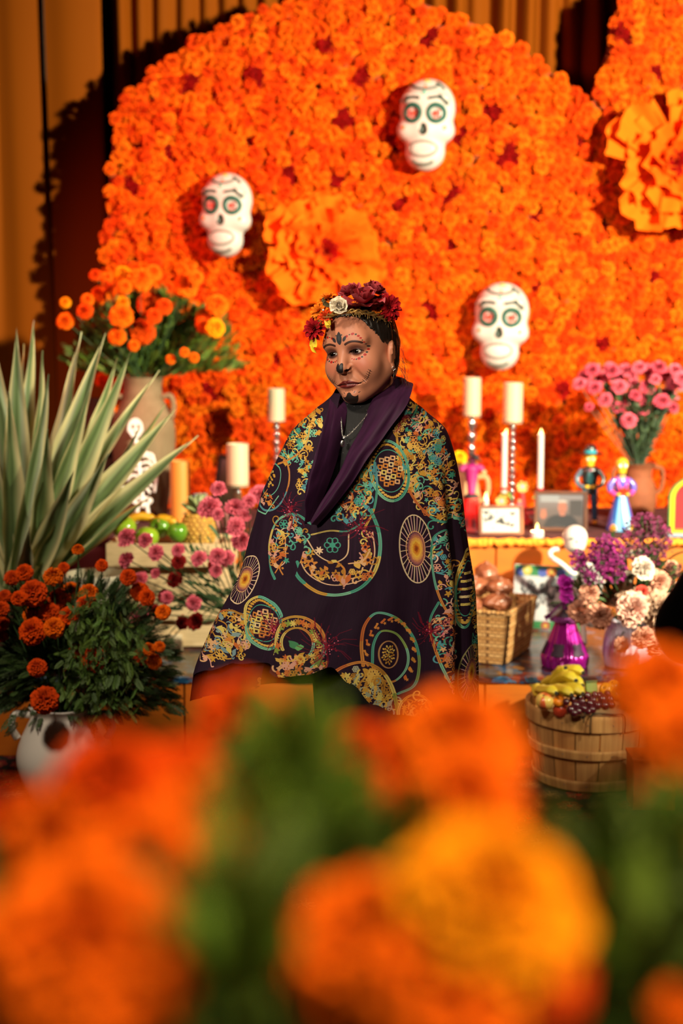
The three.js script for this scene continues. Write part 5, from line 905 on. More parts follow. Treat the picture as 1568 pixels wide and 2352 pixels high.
// clay vessels
T.clay = grain(256, 256, (x, y) => { const n = noise3(x * 14, y * 20, 3) * 10 + noise3(x * 60, y * 60, 5) * 6 + noise3(2, y * 30, 1) * 5; return [205 + n, 180 + n, 142 + n]; });
const paleClay = mat(lin(0.34, 0.30, 0.27), 0.85, { map: T.clay }), terracotta = mat(lin(0.42, 0.15, 0.09), 0.8, { map: T.clay }), tanClay = mat(lin(0.68, 0.52, 0.42), 0.8, { map: T.clay });
function handle(t, m, pts, r, name = 'handle') { part(name, tube(pts, (v) => r * (1 + 0.25 * Math.abs(v - 0.5)), 10, 24), m, t); }
const vaseP = on(333, 6.4, Y2 + 0.0072), vaseTop = at(333, 866, 6.4).y - vaseP.y;
{
  const h = vaseTop, t = thing('clay_vase', 'tall pale clay vase with two handles holding the upper marigold bouquet', 'vase', vaseP);
  const vb = part('body', lathe([[0.0001, 0, 1], [0.085, 0, 1], [0.1, 0.02], [0.128, h * 0.3], [0.142, h * 0.55], [0.134, h * 0.7], [0.104, h * 0.80], [0.09, h * 0.86], [0.084, h * 0.93], [0.09, h * 0.985], [0.094, h, 1], [0.08, h, 1], [0.072, h * 0.93], [0.09, h * 0.8], [0.12, h * 0.5], [0.08, 0.03], [0.0001, 0.03]], 48), paleClay, t);
  for (const s of [-1, 1]) handle(vb, paleClay, [[s * 0.086, h * 0.86, 0.02], [s * 0.125, h * 0.87, 0.024], [s * 0.14, h * 0.8, 0.026], [s * 0.128, h * 0.71, 0.026]], 0.012);
  // skeleton cut from white paper, standing against the belly of the vase
  const q = at(322, 1075, 6.2), sk = thing('paper_skeleton', 'white paper skeleton cut-out leaning on the belly of the clay vase', 'decoration', V(q.x, Y2 + 0.0072, -6.215)), paperM = mat(lin(0.82, 0.78, 0.76), 0.8), ink = mat(lin(0.03, 0.03, 0.03), 0.8);
  const L = (px, py) => { const a = at(px, py, 6.215); return [a.x - sk.position.x, a.y - sk.position.y]; };
  const oval = (px, py, rx, ry, n = 24, f = () => 1) => [...Array(n)].map((_, k) => { const a = k / n * Math.PI * 2, c = L(px, py), m = f(a); return [c[0] + span(rx, 6.2) * Math.cos(a) * m, c[1] + span(ry, 6.2) * Math.sin(a) * m]; });
  part('skull', extrude(oval(311, 985, 18, 25, 28, (a) => Math.sin(a) < -0.4 ? 0.86 : 1), 0.006, 0.002, [oval(305, 980, 4, 5), oval(318, 980, 4, 5), oval(311, 992, 2.5, 3.5)]), paperM, sk);
  const seg = (pts, w, name) => part(name, tube(pts.map(([x, y]) => [...L(x, y), 0.004]), span(w, 6.2), 6, 10), paperM, sk);
  seg([[312, 1008], [318, 1060], [326, 1130], [328, 1165]], 5, 'spine');
  for (let k = 0; k < 6; k++) { const y = 1050 + k * 15, w = 34 - Math.abs(k - 2.2) * 4; seg([[322 - w, y + 8], [322 - w * 0.6, y - 4], [322, y], [322 + w * 0.6, y - 4], [322 + w, y + 8]], 3.4, 'rib'); }
  seg([[296, 1044], [322, 1038], [350, 1044]], 4, 'collarbone'); seg([[296, 1044], [282, 1090], [278, 1130]], 4, 'arm_bone'); seg([[350, 1044], [360, 1090], [355, 1130]], 4, 'arm_bone');
  part('pelvis', extrude(oval(327, 1150, 24, 11), 0.006, 0.002, [oval(318, 1150, 5, 4), oval(336, 1150, 5, 4)]), paperM, sk);
  seg([[318, 1156], [314, 1185], [313, 1198]], 4.5, 'leg_bone'); seg([[337, 1156], [341, 1185], [342, 1198]], 4.5, 'leg_bone');
}
{
  const p = on(236, 6.62, Y2 + 0.0072), t = thing('dark_pot', 'dark brown pot with a black band, half hidden behind the spiky leaves', 'pot', p), h = at(236, 915, 6.62).y - p.y, m = mat(lin(0.07, 0.035, 0.025), 0.45), bm = mat(lin(0.008, 0.006, 0.005), 0.4);
  part('body', lathe([[0.0001, 0, 1], [0.06, 0, 1], [0.085, h * 0.25], [0.1, h * 0.5], [0.085, h * 0.75], [0.06, h * 0.88], [0.068, h, 1], [0.056, h, 1], [0.05, h * 0.88], [0.0001, h * 0.7]], 36), m, t);
  part('band', moved(lathe([[0.1, -0.022], [0.1045, -0.01], [0.1045, 0.01], [0.1, 0.022]], 36), [0, h * 0.53, 0]), bm, t);
  part('band', moved(lathe([[0.088, -0.01], [0.0925, 0], [0.086, 0.012]], 36), [0, h * 0.73, 0]), bm, t);
}
const jugP = on(1062, 6.12, Y2 + 0.0072);
{
  const h = at(1062, 1064, 6.12).y - jugP.y, t = thing('clay_jug', 'beige clay jug with a round handle at the woman’s right elbow', 'jug', jugP);
  part('body', lathe([[0.0001, 0, 1], [0.05, 0, 1], [0.068, h * 0.2], [0.076, h * 0.45], [0.066, h * 0.7], [0.056, h * 0.85], [0.064, h, 1], [0.054, h, 1], [0.048, h * 0.85], [0.06, h * 0.45], [0.0001, 0.02]], 36), tanClay, t);
  handle(t, tanClay, [[0.06, h * 0.78, 0], [0.098, h * 0.78, 0.005], [0.108, h * 0.58, 0.005], [0.09, h * 0.42, 0.005], [0.07, h * 0.4, 0]], 0.011);
  flower({ name: 'yellow_marigold', label: 'single yellow marigold standing in the beige jug', category: 'flower', foot: jugP.clone().add(V(-0.005, h * 0.6, 0)), top: at(1055, 1050, 6.1), dir: V(-0.1, 0.6, 0.8), r: 0.036, head: G.marigold[0], headMat: petalMat(lin(0.85, 0.48, 0.01)), leaves: 4, seed: 4, leafSize: 0.06 });
}
const amphP = on(1462, 6.35, Y2 + 0.0072), amphTop = at(1462, 1064, 6.35).y - amphP.y;
{
  const h = amphTop, t = thing('terracotta_vase', 'brown terracotta vase with two handles holding the tall pink carnations', 'vase', amphP);
  part('body', lathe([[0.0001, 0, 1], [0.06, 0, 1], [0.078, h * 0.2], [0.084, h * 0.4], [0.076, h * 0.6], [0.062, h * 0.75], [0.064, h * 0.9], [0.08, h, 1], [0.07, h, 1], [0.055, h * 0.9], [0.05, h * 0.75], [0.06, h * 0.5], [0.0001, 0.02]], 40), terracotta, t);
  for (const s of [-1, 1]) handle(t, terracotta, [[s * 0.07, h * 0.94, 0], [s * 0.105, h * 0.9, 0], [s * 0.112, h * 0.7, 0], [s * 0.1, h * 0.52, 0], [s * 0.078, h * 0.46, 0]], 0.0085);
}
// picture frames
function frame(label, px, d, w, h, yaw, lean, fw, m, art, label2) {
  const p = on(px, d, Y2 + 0.0072), t = thing('picture_frame', label, 'picture frame', p, yaw), g = new THREE.Group();
  t.rotation.order = 'YXZ'; t.rotation.x = -lean;
  const rail = (len, x, y, rot) => { const o = [[-len / 2, 0], [len / 2, 0], [len / 2 - fw, fw], [-len / 2 + fw, fw]]; part('frame_rail', moved(extrude(o, 0.014, 0.002), [x, y, 0], [0, 0, rot]), m, t); };
  rail(w, 0, 0, 0); rail(w, 0, h, Math.PI); rail(h, w / 2, h / 2, Math.PI / 2); rail(h, -w / 2, h / 2, -Math.PI / 2);
  part('picture', moved(new THREE.BoxGeometry(w - fw * 1.9, h - fw * 1.9, 0.003), [0, h / 2, 0.006]), art, t, label2);
  part('backing', moved(rbox(w - 0.012, h - 0.012, 0.004, 0.001), [0, h / 2, 0.0]), mat(lin(0.05, 0.035, 0.025), 0.9), t);
  part('pane', moved(new THREE.BoxGeometry(w - fw * 1.9, h - fw * 1.9, 0.001), [0, h / 2, 0.0095]), phys(0xffffff, 0.03, { transmission: 1, thickness: 0 }), t);
  part('strut', moved(rbox(0.03, h * 0.75, 0.004, 0.001), [0, h * 0.36, -0.032], [0.13 + lean, 0, 0]), mat(lin(0.04, 0.03, 0.02), 0.9), t);
  return t;
}
const frameWood = mat(lin(0.26, 0.13, 0.07), 0.5, { map: T.wood }), darkWood = mat(lin(0.12, 0.06, 0.04), 0.45, { map: T.wood }), blackWood = mat(lin(0.03, 0.025, 0.025), 0.35);
const art = (w, h, draw, o = {}) => mat(lin(0.55, 0.55, 0.55), 0.6, { map: canvas(w, h, draw), ...o });
{
  const ink = art(512, 340, (g) => {                                                    // birds and flower sprigs in black ink
    g.fillStyle = '#f1efee'; g.fillRect(0, 0, 512, 340); g.fillStyle = '#2e3034'; g.strokeStyle = '#2e3034'; g.lineWidth = 9; g.lineCap = 'round';
    const bird = (x, y, s, f) => { g.save(); g.translate(x, y); g.scale(s * f, s); g.beginPath(); g.ellipse(0, 0, 52, 24, -0.35, 0, 7); g.fill(); g.beginPath(); g.arc(46, -34, 17, 0, 7); g.fill(); g.beginPath(); g.moveTo(60, -36); g.lineTo(84, -28); g.lineTo(60, -24); g.fill(); for (let k = 0; k < 5; k++) { g.beginPath(); g.moveTo(-40, 10); g.quadraticCurveTo(-80, 10 + k * 12, -100 + k * 6, -30 + k * 22); g.stroke(); } for (let k = 0; k < 4; k++) { g.beginPath(); g.moveTo(-10, -6); g.quadraticCurveTo(-20 + k * 12, -50, 4 + k * 8, -70 - k * 4); g.stroke(); } g.restore(); };
    bird(110, 150, 0.9, 1); bird(270, 205, 1.0, -1); bird(250, 190, 0.7, 1);
    for (const [x, y] of [[410, 90], [400, 250], [60, 70]]) { for (let k = -2; k <= 2; k++) { g.beginPath(); g.ellipse(x + k * 14, y - 8 - Math.abs(k) * 2, 9, 24, k * 0.35, 0, 7); g.fill(); } g.beginPath(); g.moveTo(x, y); g.lineTo(x, y + 62); g.stroke(); }
    for (const [x, y] of [[150, 280], [300, 110], [200, 60]]) { g.beginPath(); g.arc(x, y, 12, 0, 7); g.fill(); }
  });
  frame('brown frame with a black ink print of birds on white', 1150, 5.84, span(104, 5.84), span(70, 5.84), 0.06, 0.16, 0.013, frameWood, ink, 'black and white ink print');
  const photo = art(480, 340, (g) => {                                                  // grey-haired man in a dark jacket lifting one hand
    const q = g.createLinearGradient(0, 0, 0, 340); q.addColorStop(0, '#8f8b96'); q.addColorStop(0.45, '#6c6266'); q.addColorStop(1, '#4d3f40'); g.fillStyle = q; g.fillRect(0, 0, 480, 340);
    g.fillStyle = '#9aa0ab'; g.fillRect(30, 10, 190, 70); g.fillStyle = '#3e3a41'; g.fillRect(330, 60, 130, 160);
    g.fillStyle = '#1d2230'; g.beginPath(); g.moveTo(60, 340); g.quadraticCurveTo(90, 220, 200, 210); g.lineTo(310, 210); g.quadraticCurveTo(400, 220, 430, 340); g.fill();
    g.fillStyle = '#b3705f'; g.beginPath(); g.ellipse(255, 135, 48, 64, 0, 0, 7); g.fill(); g.fillRect(228, 180, 54, 40);
    g.fillStyle = '#b9b4b4'; g.beginPath(); g.ellipse(255, 84, 50, 28, 0, Math.PI, 0); g.fill(); g.fillStyle = '#5b332c'; g.fillRect(232, 126, 14, 6); g.fillRect(266, 126, 14, 6); g.fillRect(240, 168, 32, 6);
    g.fillStyle = '#b8705c'; g.beginPath(); g.ellipse(60, 210, 34, 42, 0.2, 0, 7); g.fill(); for (let k = 0; k < 4; k++) { g.beginPath(); g.ellipse(38 + k * 15, 168, 6, 24, -0.2 + k * 0.14, 0, 7); g.fill(); }
  });
  frame('dark brown frame with a photograph of a grey-haired man in a dark jacket', 1287, 5.97, span(122, 5.97), span(92, 5.97), -0.08, 0.14, 0.014, darkWood, photo, 'photograph of a man raising a hand');
  const dim = art(256, 320, (g) => { const q = g.createLinearGradient(0, 0, 0, 320); q.addColorStop(0, '#9a99a6'); q.addColorStop(0.4, '#4a3632'); q.addColorStop(1, '#2a1714'); g.fillStyle = q; g.fillRect(0, 0, 256, 320); g.fillStyle = '#6f4a3d'; g.beginPath(); g.ellipse(128, 150, 38, 48, 0, 0, 7); g.fill(); g.fillStyle = '#1b1517'; g.beginPath(); g.ellipse(128, 300, 90, 90, 0, 0, 7); g.fill(); });
  frame('dark frame turned sideways behind the thick ivory candle', 512, 6.3, 0.20, 0.29, -0.95, 0.2, 0.016, blackWood, dim, 'dim portrait photograph');
  frame('small black frame between the amber candle and the pink carnations', 455, 6.25, 0.09, 0.125, 0.35, 0.15, 0.01, blackWood, dim, 'small grey photograph');
}
// small sugar skulls and figurines
{
  const p = on(1265, 6.12, Y2 + 0.0072), t = thing('sugar_skull', 'small white sugar skull peeking over the dark brown photo frame', 'skull', p), top = at(1265, 1130, 6.12).y - p.y, s = top / 0.43;
  const sh = part('skull', skullParts.skull, skullPlaster, t); sh.position.y = 0.215 * s; sh.scale.setScalar(s);
  for (const k of [-1, 1]) { const e = part('eye_rim', k < 0 ? skullParts.socketL : skullParts.socketR, mat(lin(0.03, 0.03, 0.05), 0.5), t); e.position.y = 0.215 * s; e.scale.setScalar(s); }
  for (const b of [...skullParts.brows, skullParts.crownLine]) { const e = part('painted_line', b, mat(lin(0.03, 0.03, 0.05), 0.5), t); e.position.y = 0.215 * s; e.scale.setScalar(s); }
  const mug = thing('clay_mug', 'small rosy clay mug behind the pink carnations', 'mug', on(503, 6.05, Y2 + 0.0072)), mm = mat(lin(0.4, 0.17, 0.15), 0.6);
  part('body', lathe([[0.0001, 0, 1], [0.034, 0, 1], [0.04, 0.03], [0.038, 0.085, 1], [0.033, 0.085, 1], [0.034, 0.03], [0.0001, 0.012]], 28), mm, mug); handle(mug, mm, [[0.036, 0.072, 0], [0.066, 0.07, 0], [0.066, 0.03, 0], [0.039, 0.022, 0]], 0.006);
}
const yellowBone = phys(lin(0.66, 0.42, 0.02), 0.35, { clearcoat: 0.4 }), gloss = (r, g, b) => phys(lin(r, g, b), 0.3, { clearcoat: 0.5, clearcoatRoughness: 0.15 });
const boneHead = (x, y, z) => { let d = smin(ell(x, y, z, [0, 0.008, 0], [0.026, 0.027, 0.027]), ell(x, y, z, [0, -0.022, 0.006], [0.016, 0.016, 0.016]), 0.012); for (const s of [-1, 1]) d = smax(d, -ell(x, y, z, [s * 0.0105, 0.003, 0.026], [0.0082, 0.0085, 0.008]), 0.003); return smax(d, -ell(x, y, z, [0, -0.011, 0.026], [0.003, 0.005, 0.005]), 0.002); };
const boneHeadG = starMesh(boneHead, [0, 0, 0], 48, 36, 0.06, {});
function skullHead(t, y, s, eyeM) {
  const h = part('head', boneHeadG, yellowBone, t); h.position.y = y; h.scale.setScalar(s);
  for (const k of [-1, 1]) { const e = part('eye', new THREE.SphereGeometry(0.0072, 14, 10), eyeM, t); e.position.set(k * 0.0105 * s, y + 0.003 * s, 0.0195 * s); e.scale.set(s, s, s * 0.5); }
  const m = part('mouth', moved(rbox(0.016, 0.0022, 0.004, 0.001), [0, 0, 0]), wickM, t); m.position.set(0, y - 0.026 * s, 0.0205 * s); m.scale.setScalar(s);
}
{
  const d = 6.2, p = on(1352, d, Y2 + 0.0072), t = thing('skeleton_gentleman', 'wooden skeleton gentleman in black jacket, blue trousers and wide black hat', 'figurine', p, -0.1), H = at(1352, 1020, d).y - p.y, s = H / 0.37;
  const black = gloss(0.012, 0.012, 0.014), blue = gloss(0.02, 0.22, 0.34), navy = gloss(0.015, 0.05, 0.12), g = (geo) => moved(geo, null, null, s);
  for (const k of [-1, 1]) { part('leg', g(tube([[k * 0.018, 0.165, 0], [k * 0.022, 0.09, 0.004], [k * 0.026, 0.012, 0]], (v) => 0.018 - 0.005 * v, 12)), k < 0 ? blue : navy, t); part('shoe', g(moved(new THREE.SphereGeometry(1, 14, 10), [k * 0.026, 0.008, 0.012], null, [0.014, 0.009, 0.026])), yellowBone, t); }
  const jk = part('jacket', g(lathe([[0.0001, 0.135, 1], [0.034, 0.138], [0.031, 0.17], [0.036, 0.21], [0.042, 0.245], [0.03, 0.264], [0.0001, 0.27]], 28).scale(1, 1, 0.68)), black, t);
  part('shirt', g(moved(new THREE.SphereGeometry(1, 16, 12), [0, 0.215, 0.02], null, [0.017, 0.038, 0.012])), gloss(0.05, 0.3, 0.34), jk);
  part('bow_tie', g(moved(new THREE.TetrahedronGeometry(0.011), [0.002, 0.252, 0.027])), gloss(0.6, 0.2, 0.3), jk);
  for (const k of [-1, 1]) { part('sleeve', g(tube([[k * 0.036, 0.25, 0], [k * 0.06, 0.212, 0.002], [k * 0.052, 0.182, 0.014], [k * 0.03, 0.172, 0.032]], (v) => 0.0125 - 0.003 * v, 10)), k < 0 ? gloss(0.08, 0.14, 0.2) : black, t); part('hand', g(moved(new THREE.SphereGeometry(1, 12, 8), [k * 0.014, 0.175, 0.037], null, [0.013, 0.008, 0.008])), yellowBone, t); }
  skullHead(t, 0.298 * s, 1.05 * s, gloss(0.6, 0.6, 0.5));
  part('hat_brim', g(moved(lathe([[0.0001, 0, 1], [0.03, 0], [0.05, 0.004], [0.054, 0.009], [0.05, 0.007], [0.03, 0.004], [0.0001, 0.004]], 28), [0, 0.322, 0])), black, t);
  const hc = part('hat_crown', g(moved(lathe([[0.028, 0], [0.027, 0.012], [0.024, 0.03], [0.015, 0.042], [0.0001, 0.043]], 24), [0, 0.325, 0])), black, t);
  part('hat_band', g(moved(lathe([[0.0295, 0], [0.0287, 0.016]], 24), [0, 0.327, 0])), gloss(0.03, 0.32, 0.42), hc);
}
{
  const d = 6.0, p = on(1424, d, Y2 + 0.0072), H = at(1424, 1046, d).y - p.y, s = H / 0.345, t = thing('skeleton_lady', 'painted skeleton lady in a blue bell skirt holding red flowers', 'figurine', p, 0.05), g = (geo) => moved(geo, null, null, s);
  const skirt = canvas(512, 256, (c) => { c.fillStyle = '#1f62b8'; c.fillRect(0, 0, 512, 256); for (let k = 0; k < 8; k++) { c.fillStyle = ['#9fd6f2', '#b04bb8', '#4a4fc4', '#7fc0ea'][k % 4]; c.beginPath(); c.moveTo(k * 64 + 22, 0); c.lineTo(k * 64 + 42, 0); c.lineTo(k * 64 + 56, 256); c.lineTo(k * 64 + 8, 256); c.fill(); } c.fillStyle = '#1590c8'; c.fillRect(0, 222, 512, 34); for (let k = 0; k < 4; k++) { c.fillStyle = '#d8901e'; c.beginPath(); c.arc(k * 128 + 64, 184, 24, 0, 7); c.fill(); c.fillStyle = '#38581c'; c.beginPath(); c.arc(k * 128 + 64, 184, 9, 0, 7); c.fill(); } });
  part('skirt', g(lathe([[0.0001, 0, 1], [0.066, 0, 1], [0.064, 0.02], [0.05, 0.08], [0.034, 0.135], [0.024, 0.165], [0.0001, 0.166]], 40).rotateY(Math.PI * 0.0)), phys(0xffffff, 0.25, { map: skirt, clearcoat: 0.7, clearcoatRoughness: 0.12 }), t);
  const vio = gloss(0.12, 0.09, 0.5), pinkM = gloss(0.85, 0.06, 0.38);
  part('sash', g(moved(lathe([[0.024, 0.0], [0.027, 0.008], [0.024, 0.016]], 24), [0, 0.158, 0])), yellowBone, t);
  const bo = part('bodice', g(lathe([[0.0001, 0.165, 1], [0.024, 0.168], [0.03, 0.2], [0.034, 0.225], [0.024, 0.245], [0.01, 0.256], [0.0001, 0.257]], 24).scale(1, 1, 0.7)), vio, t);
  part('neckline', g(moved(new THREE.ConeGeometry(0.018, 0.06, 14), [0, 0.22, 0.0155], [Math.PI - 0.2, 0, 0], [1, 1, 0.5])), yellowBone, bo);
  for (const k of [-1, 1]) { part('sleeve', g(tube([[k * 0.03, 0.236, 0], [k * 0.054, 0.205, 0.004], [k * 0.052, 0.176, 0.012]], (v) => 0.0115 + 0.004 * Math.sin(v * 3.1), 10)), vio, t); part('cuff', g(tube([[k * 0.052, 0.18, 0.012], [k * 0.034, 0.168, 0.03]], 0.0105, 10, 6)), pinkM, t); part('trim', g(tube([[k * 0.026, 0.242, 0.008], [k * 0.02, 0.215, 0.024], [k * 0.008, 0.178, 0.026]], 0.006, 8)), pinkM, bo); part('hand', g(moved(new THREE.SphereGeometry(1, 10, 8), [k * 0.02, 0.168, 0.035], null, [0.011, 0.008, 0.008])), yellowBone, t); }
  for (const [x, y] of [[-0.012, 0.186], [0.004, 0.19], [0.014, 0.183], [0, 0.178]]) { const f = part('flower', G.wallHead[0], M.red, t); f.position.set(x * s, y * s, 0.038 * s); f.rotation.x = 1.3; f.scale.setScalar(0.012 * s); f.material = petalMat(lin(0.75, 0.07, 0.03)); }
  skullHead(t, 0.295 * s, 1.15 * s, gloss(0.8, 0.8, 0.78));
  part('hair', g(moved(new THREE.SphereGeometry(1, 20, 14, 0, Math.PI * 2, 0, 1.5), [0, 0.3, -0.007], [-0.35, 0, 0], [0.03, 0.036, 0.029])), gloss(0.55, 0.28, 0.02), t);
}
{
  const d = 5.98, p = on(1081, d, Y2 + 0.0072), H = at(1081, 1046, d).y - p.y, s = H / 0.36, t = thing('skirted_doll', 'paper doll in a magenta blouse and glossy red pleated skirt by the beige jug', 'figurine', p, 0.1), g = (geo) => moved(geo, null, null, s);
  const b = new MB(); b.grid(96, 12, (u, v) => { const a = u * Math.PI * 2, r = lerp(0.058, 0.034, v ** 0.8) * (1 + 0.06 * Math.cos(a * 20)); return [r * Math.sin(a), v * 0.16, r * Math.cos(a)]; });
  const sk1 = part('skirt', g(b.build()), phys(lin(0.75, 0.012, 0.012), 0.25, { clearcoat: 0.6, transmission: 0.25 }), t);
  for (let k = 0; k < 10; k++) { const a = k / 10 * Math.PI * 2; part('skirt_stripe', g(tube([[0.06 * Math.sin(a), 0.022, 0.06 * Math.cos(a)], [0.055 * Math.sin(a), 0.062, 0.055 * Math.cos(a)]], 0.006, 6, 4)), gloss(0.02, 0.005, 0.01), sk1); }
  const mag = mat(lin(0.30, 0.004, 0.12), 0.6), blk = mat(lin(0.012, 0.008, 0.012), 0.7);
  part('waistband', g(moved(lathe([[0.036, 0], [0.036, 0.008], [0.02, 0.02], [0.0001, 0.022]], 24), [0, 0.156, 0])), blk, t);
  part('blouse', g(lathe([[0.0001, 0.176, 1], [0.016, 0.178], [0.022, 0.22], [0.03, 0.27], [0.034, 0.3], [0.02, 0.318], [0.0001, 0.322]], 20)), mag, t);
  for (const k of [-1, 1]) part('sleeve', g(tube([[k * 0.024, 0.305, 0], [k * 0.045, 0.3, 0.005], [k * 0.05, 0.285, 0.01]], (v) => 0.016 - 0.004 * v, 10)), mag, t);
  part('hand', g(moved(new THREE.SphereGeometry(0.014, 12, 10), [0.056, 0.28, 0.014])), tanClay, t);
  part('head', g(moved(new THREE.SphereGeometry(1, 16, 12), [0.004, 0.338, 0], null, [0.016, 0.02, 0.017])), mat(lin(0.12, 0.01, 0.05), 0.6), t);
  part('hat', g(moved(lathe([[0.0001, 0, 1], [0.034, 0], [0.036, 0.005], [0.018, 0.008], [0.014, 0.018], [0.0001, 0.02]], 22), [0.016, 0.344, 0], [0, 0, -0.5])), blk, t);
}
// arched niche at the right edge
{
  const d = 5.88, x0 = at(1534, 1200, d).x, p = V(x0 + 0.13, Y2 + 0.0072, -d), t = thing('painted_niche', 'yellow and green arched niche with a red lining at the right edge', 'niche', p, -0.12), h = at(1534, 1140, d).y - p.y, w = 0.26;
  const arch = (W, H, y0) => { const o = [[-W / 2, y0], [W / 2, y0], [W / 2, H]]; for (let k = 1; k < 16; k++) { const a = k / 16 * Math.PI; o.push([W / 2 * Math.cos(a), H + W * 0.36 * Math.sin(a)]); } o.push([-W / 2, H]); return o; };
  part('frame', extrude(arch(w, h, 0), 0.07, 0.003, [arch(w - 0.04, h, 0.02)]), gloss(0.72, 0.46, 0.02), t);
  part('edging', moved(extrude(arch(w + 0.012, h, -0.002), 0.01, 0.002, [arch(w - 0.002, h, 0.006)]), [0, 0, 0.07]), gloss(0.04, 0.22, 0.06), t);
  part('lining', moved(extrude(arch(w - 0.03, h, 0.015), 0.008, 0), [0, 0, -0.002]), mat(lin(0.24, 0.008, 0.015), 0.7), t);
  part('ledge', moved(rbox(w + 0.03, 0.016, 0.1, 0.004), [0, 0.004, 0.04]), gloss(0.25, 0.32, 0.42), t);
}
// ---------------------------------------------------------------- things on the low step and the carpet
// white slatted crate with fruit
const crateP = on(402, 5.38, Y1 + 0.0072);
{
  const t = thing('wooden_crate', 'white painted slatted crate carrying the green apples', 'crate', crateP), W = span(290, 5.38), D = 0.26, H = at(402, 1246, 5.28).y - crateP.y, m = mat(lin(0.95, 0.9, 0.82), 0.75, { map: T.clay });
  for (const sx of [-1, 1]) for (const sz of [-1, 1]) part('post', moved(rbox(0.03, H, 0.03, 0.003), [sx * (W / 2 - 0.03), H / 2, sz * (D / 2 - 0.03)]), m, t);
  for (const [y, hh] of [[H - 0.045, 0.088], [H - 0.155, 0.075], [H - 0.255, 0.075], [0.05, 0.08]]) { for (const s of [-1, 1]) part('slat', moved(rbox(W, hh, 0.012, 0.003), [0, y, s * (D / 2 - 0.009)]), m, t); for (const s of [-1, 1]) part('slat', moved(rbox(0.012, hh, D - 0.034, 0.003), [s * (W / 2 - 0.009), y, 0]), m, t); }
  part('tray', moved(rbox(W - 0.04, 0.012, D - 0.05, 0.002), [0, H - 0.05, 0]), m, t);
  const y0 = crateP.y + H - 0.044, appleM = phys(lin(0.26, 0.42, 0.02), 0.22, { clearcoat: 0.7, clearcoatRoughness: 0.1 }), appleDark = phys(lin(0.11, 0.27, 0.015), 0.22, { clearcoat: 0.7, clearcoatRoughness: 0.1 });
  const appleG = lathe([[0.0001, -0.80], [0.22, -0.9], [0.55, -0.82], [0.9, -0.3], [1.0, 0.15], [0.85, 0.62], [0.5, 0.86], [0.22, 0.82], [0.0001, 0.62]], 32);
  const apple = (px, py, rpx, d, m, label, tilt) => { const c = at(px, py, d), r = span(rpx, d), a = thing('apple', label, 'apple', V(c.x, c.y, c.z)); a.rotation.set(tilt, 0.4, tilt * 0.5); part('flesh', moved(appleG, null, null, r), m, a); part('stalk', moved(tube([[0, 0.6, 0], [0.04, 0.9, 0.02], [0.1, 1.12, 0.02]], 0.045, 6), null, null, r), mat(lin(0.1, 0.05, 0.02), 0.8), a); return a; };
  apple(286, 1214, 28, 5.32, appleM, 'pale green apple at the left end of the white crate', 0.3); apple(338, 1236, 27, 5.30, appleM, 'green apple lowest in front, behind the dark pink carnations', -0.35);
  apple(369, 1211, 26, 5.40, appleDark, 'shiny green apple with its dark hollow turned to the viewer', 1.1); apple(408, 1223, 24, 5.29, appleDark, 'dark green apple at the right of the apples', 0.2);
  // bananas behind the apples
  const yel = phys(lin(0.62, 0.33, 0.01), 0.4), ban = (label, pts, d) => { const o = at(...pts[1], d), b = thing('banana', label, 'banana', o); part('peel', tube(pts.map(([x, y, k]) => { const q = at(x, y, d + (k ?? 0)).sub(o); return [q.x, q.y, q.z]; }), (v) => 0.017 * Math.min(1, 0.3 + 3.2 * Math.min(v, 1 - v)), 8, 28), yel, b); part('tip', (() => { const q = at(pts[2][0] + 1, pts[2][1] + 1, d + (pts[2][2] ?? 0)).sub(o); return moved(new THREE.SphereGeometry(0.006, 8, 6), q); })(), wickM, b); };
  ban('yellow banana lying over the top of the green apples', [[280, 1202], [322, 1186], [366, 1196]], 5.43); ban('yellow banana tucked between the two right apples', [[352, 1192], [388, 1193], [412, 1210]], 5.39);
  // pineapple
  const pp = at(455, 1238, 5.38), pa = thing('pineapple', 'small pineapple standing at the right end of the white crate', 'pineapple', V(pp.x, y0 + 0.002, pp.z)), hb = at(455, 1180, 5.38).y - y0;
  part('core', lathe([[0.0001, 0, 1], [0.04, 0.004], [0.062, hb * 0.3], [0.064, hb * 0.6], [0.05, hb * 0.9], [0.02, hb], [0.0001, hb]], 24), mat(lin(0.3, 0.14, 0.02), 0.7), pa);
  const eye = new THREE.DodecahedronGeometry(0.0105, 0).scale(1, 0.9, 0.55), em = [mat(lin(0.58, 0.33, 0.05), 0.6), mat(lin(0.48, 0.25, 0.04), 0.6)];
  for (let j = 0; j < 9; j++) for (let i = 0; i < 18; i++) { const v = (j + 0.5) / 9, a = (i + (j % 2) * 0.5) / 18 * Math.PI * 2, R0 = 0.0645 * Math.sin(0.5 + v * 2.1) ** 0.6; if (Math.cos(a) < -0.3) continue; const e = part('eyelet', eye, em[(i + j) % 2], pa); e.position.set(R0 * Math.sin(a), v * hb, R0 * Math.cos(a)); e.rotation.y = a; }
  const r = rng(17), lm = mat(lin(0.26, 0.30, 0.12), 0.6, { vertexColors: true }); for (let k = 0; k < 26; k++) { const l = part('crown_leaf', G.blade, lm, pa), a = k * 2.4, up = k / 26; l.position.set(0.008 * Math.cos(a), hb - 0.004, 0.008 * Math.sin(a)); l.quaternion.copy(aim(V(Math.cos(a) * (1.1 - up), 0.5 + up * 1.2, Math.sin(a) * (1.1 - up)), a)); l.scale.setScalar(0.075 + 0.03 * r()); }
}
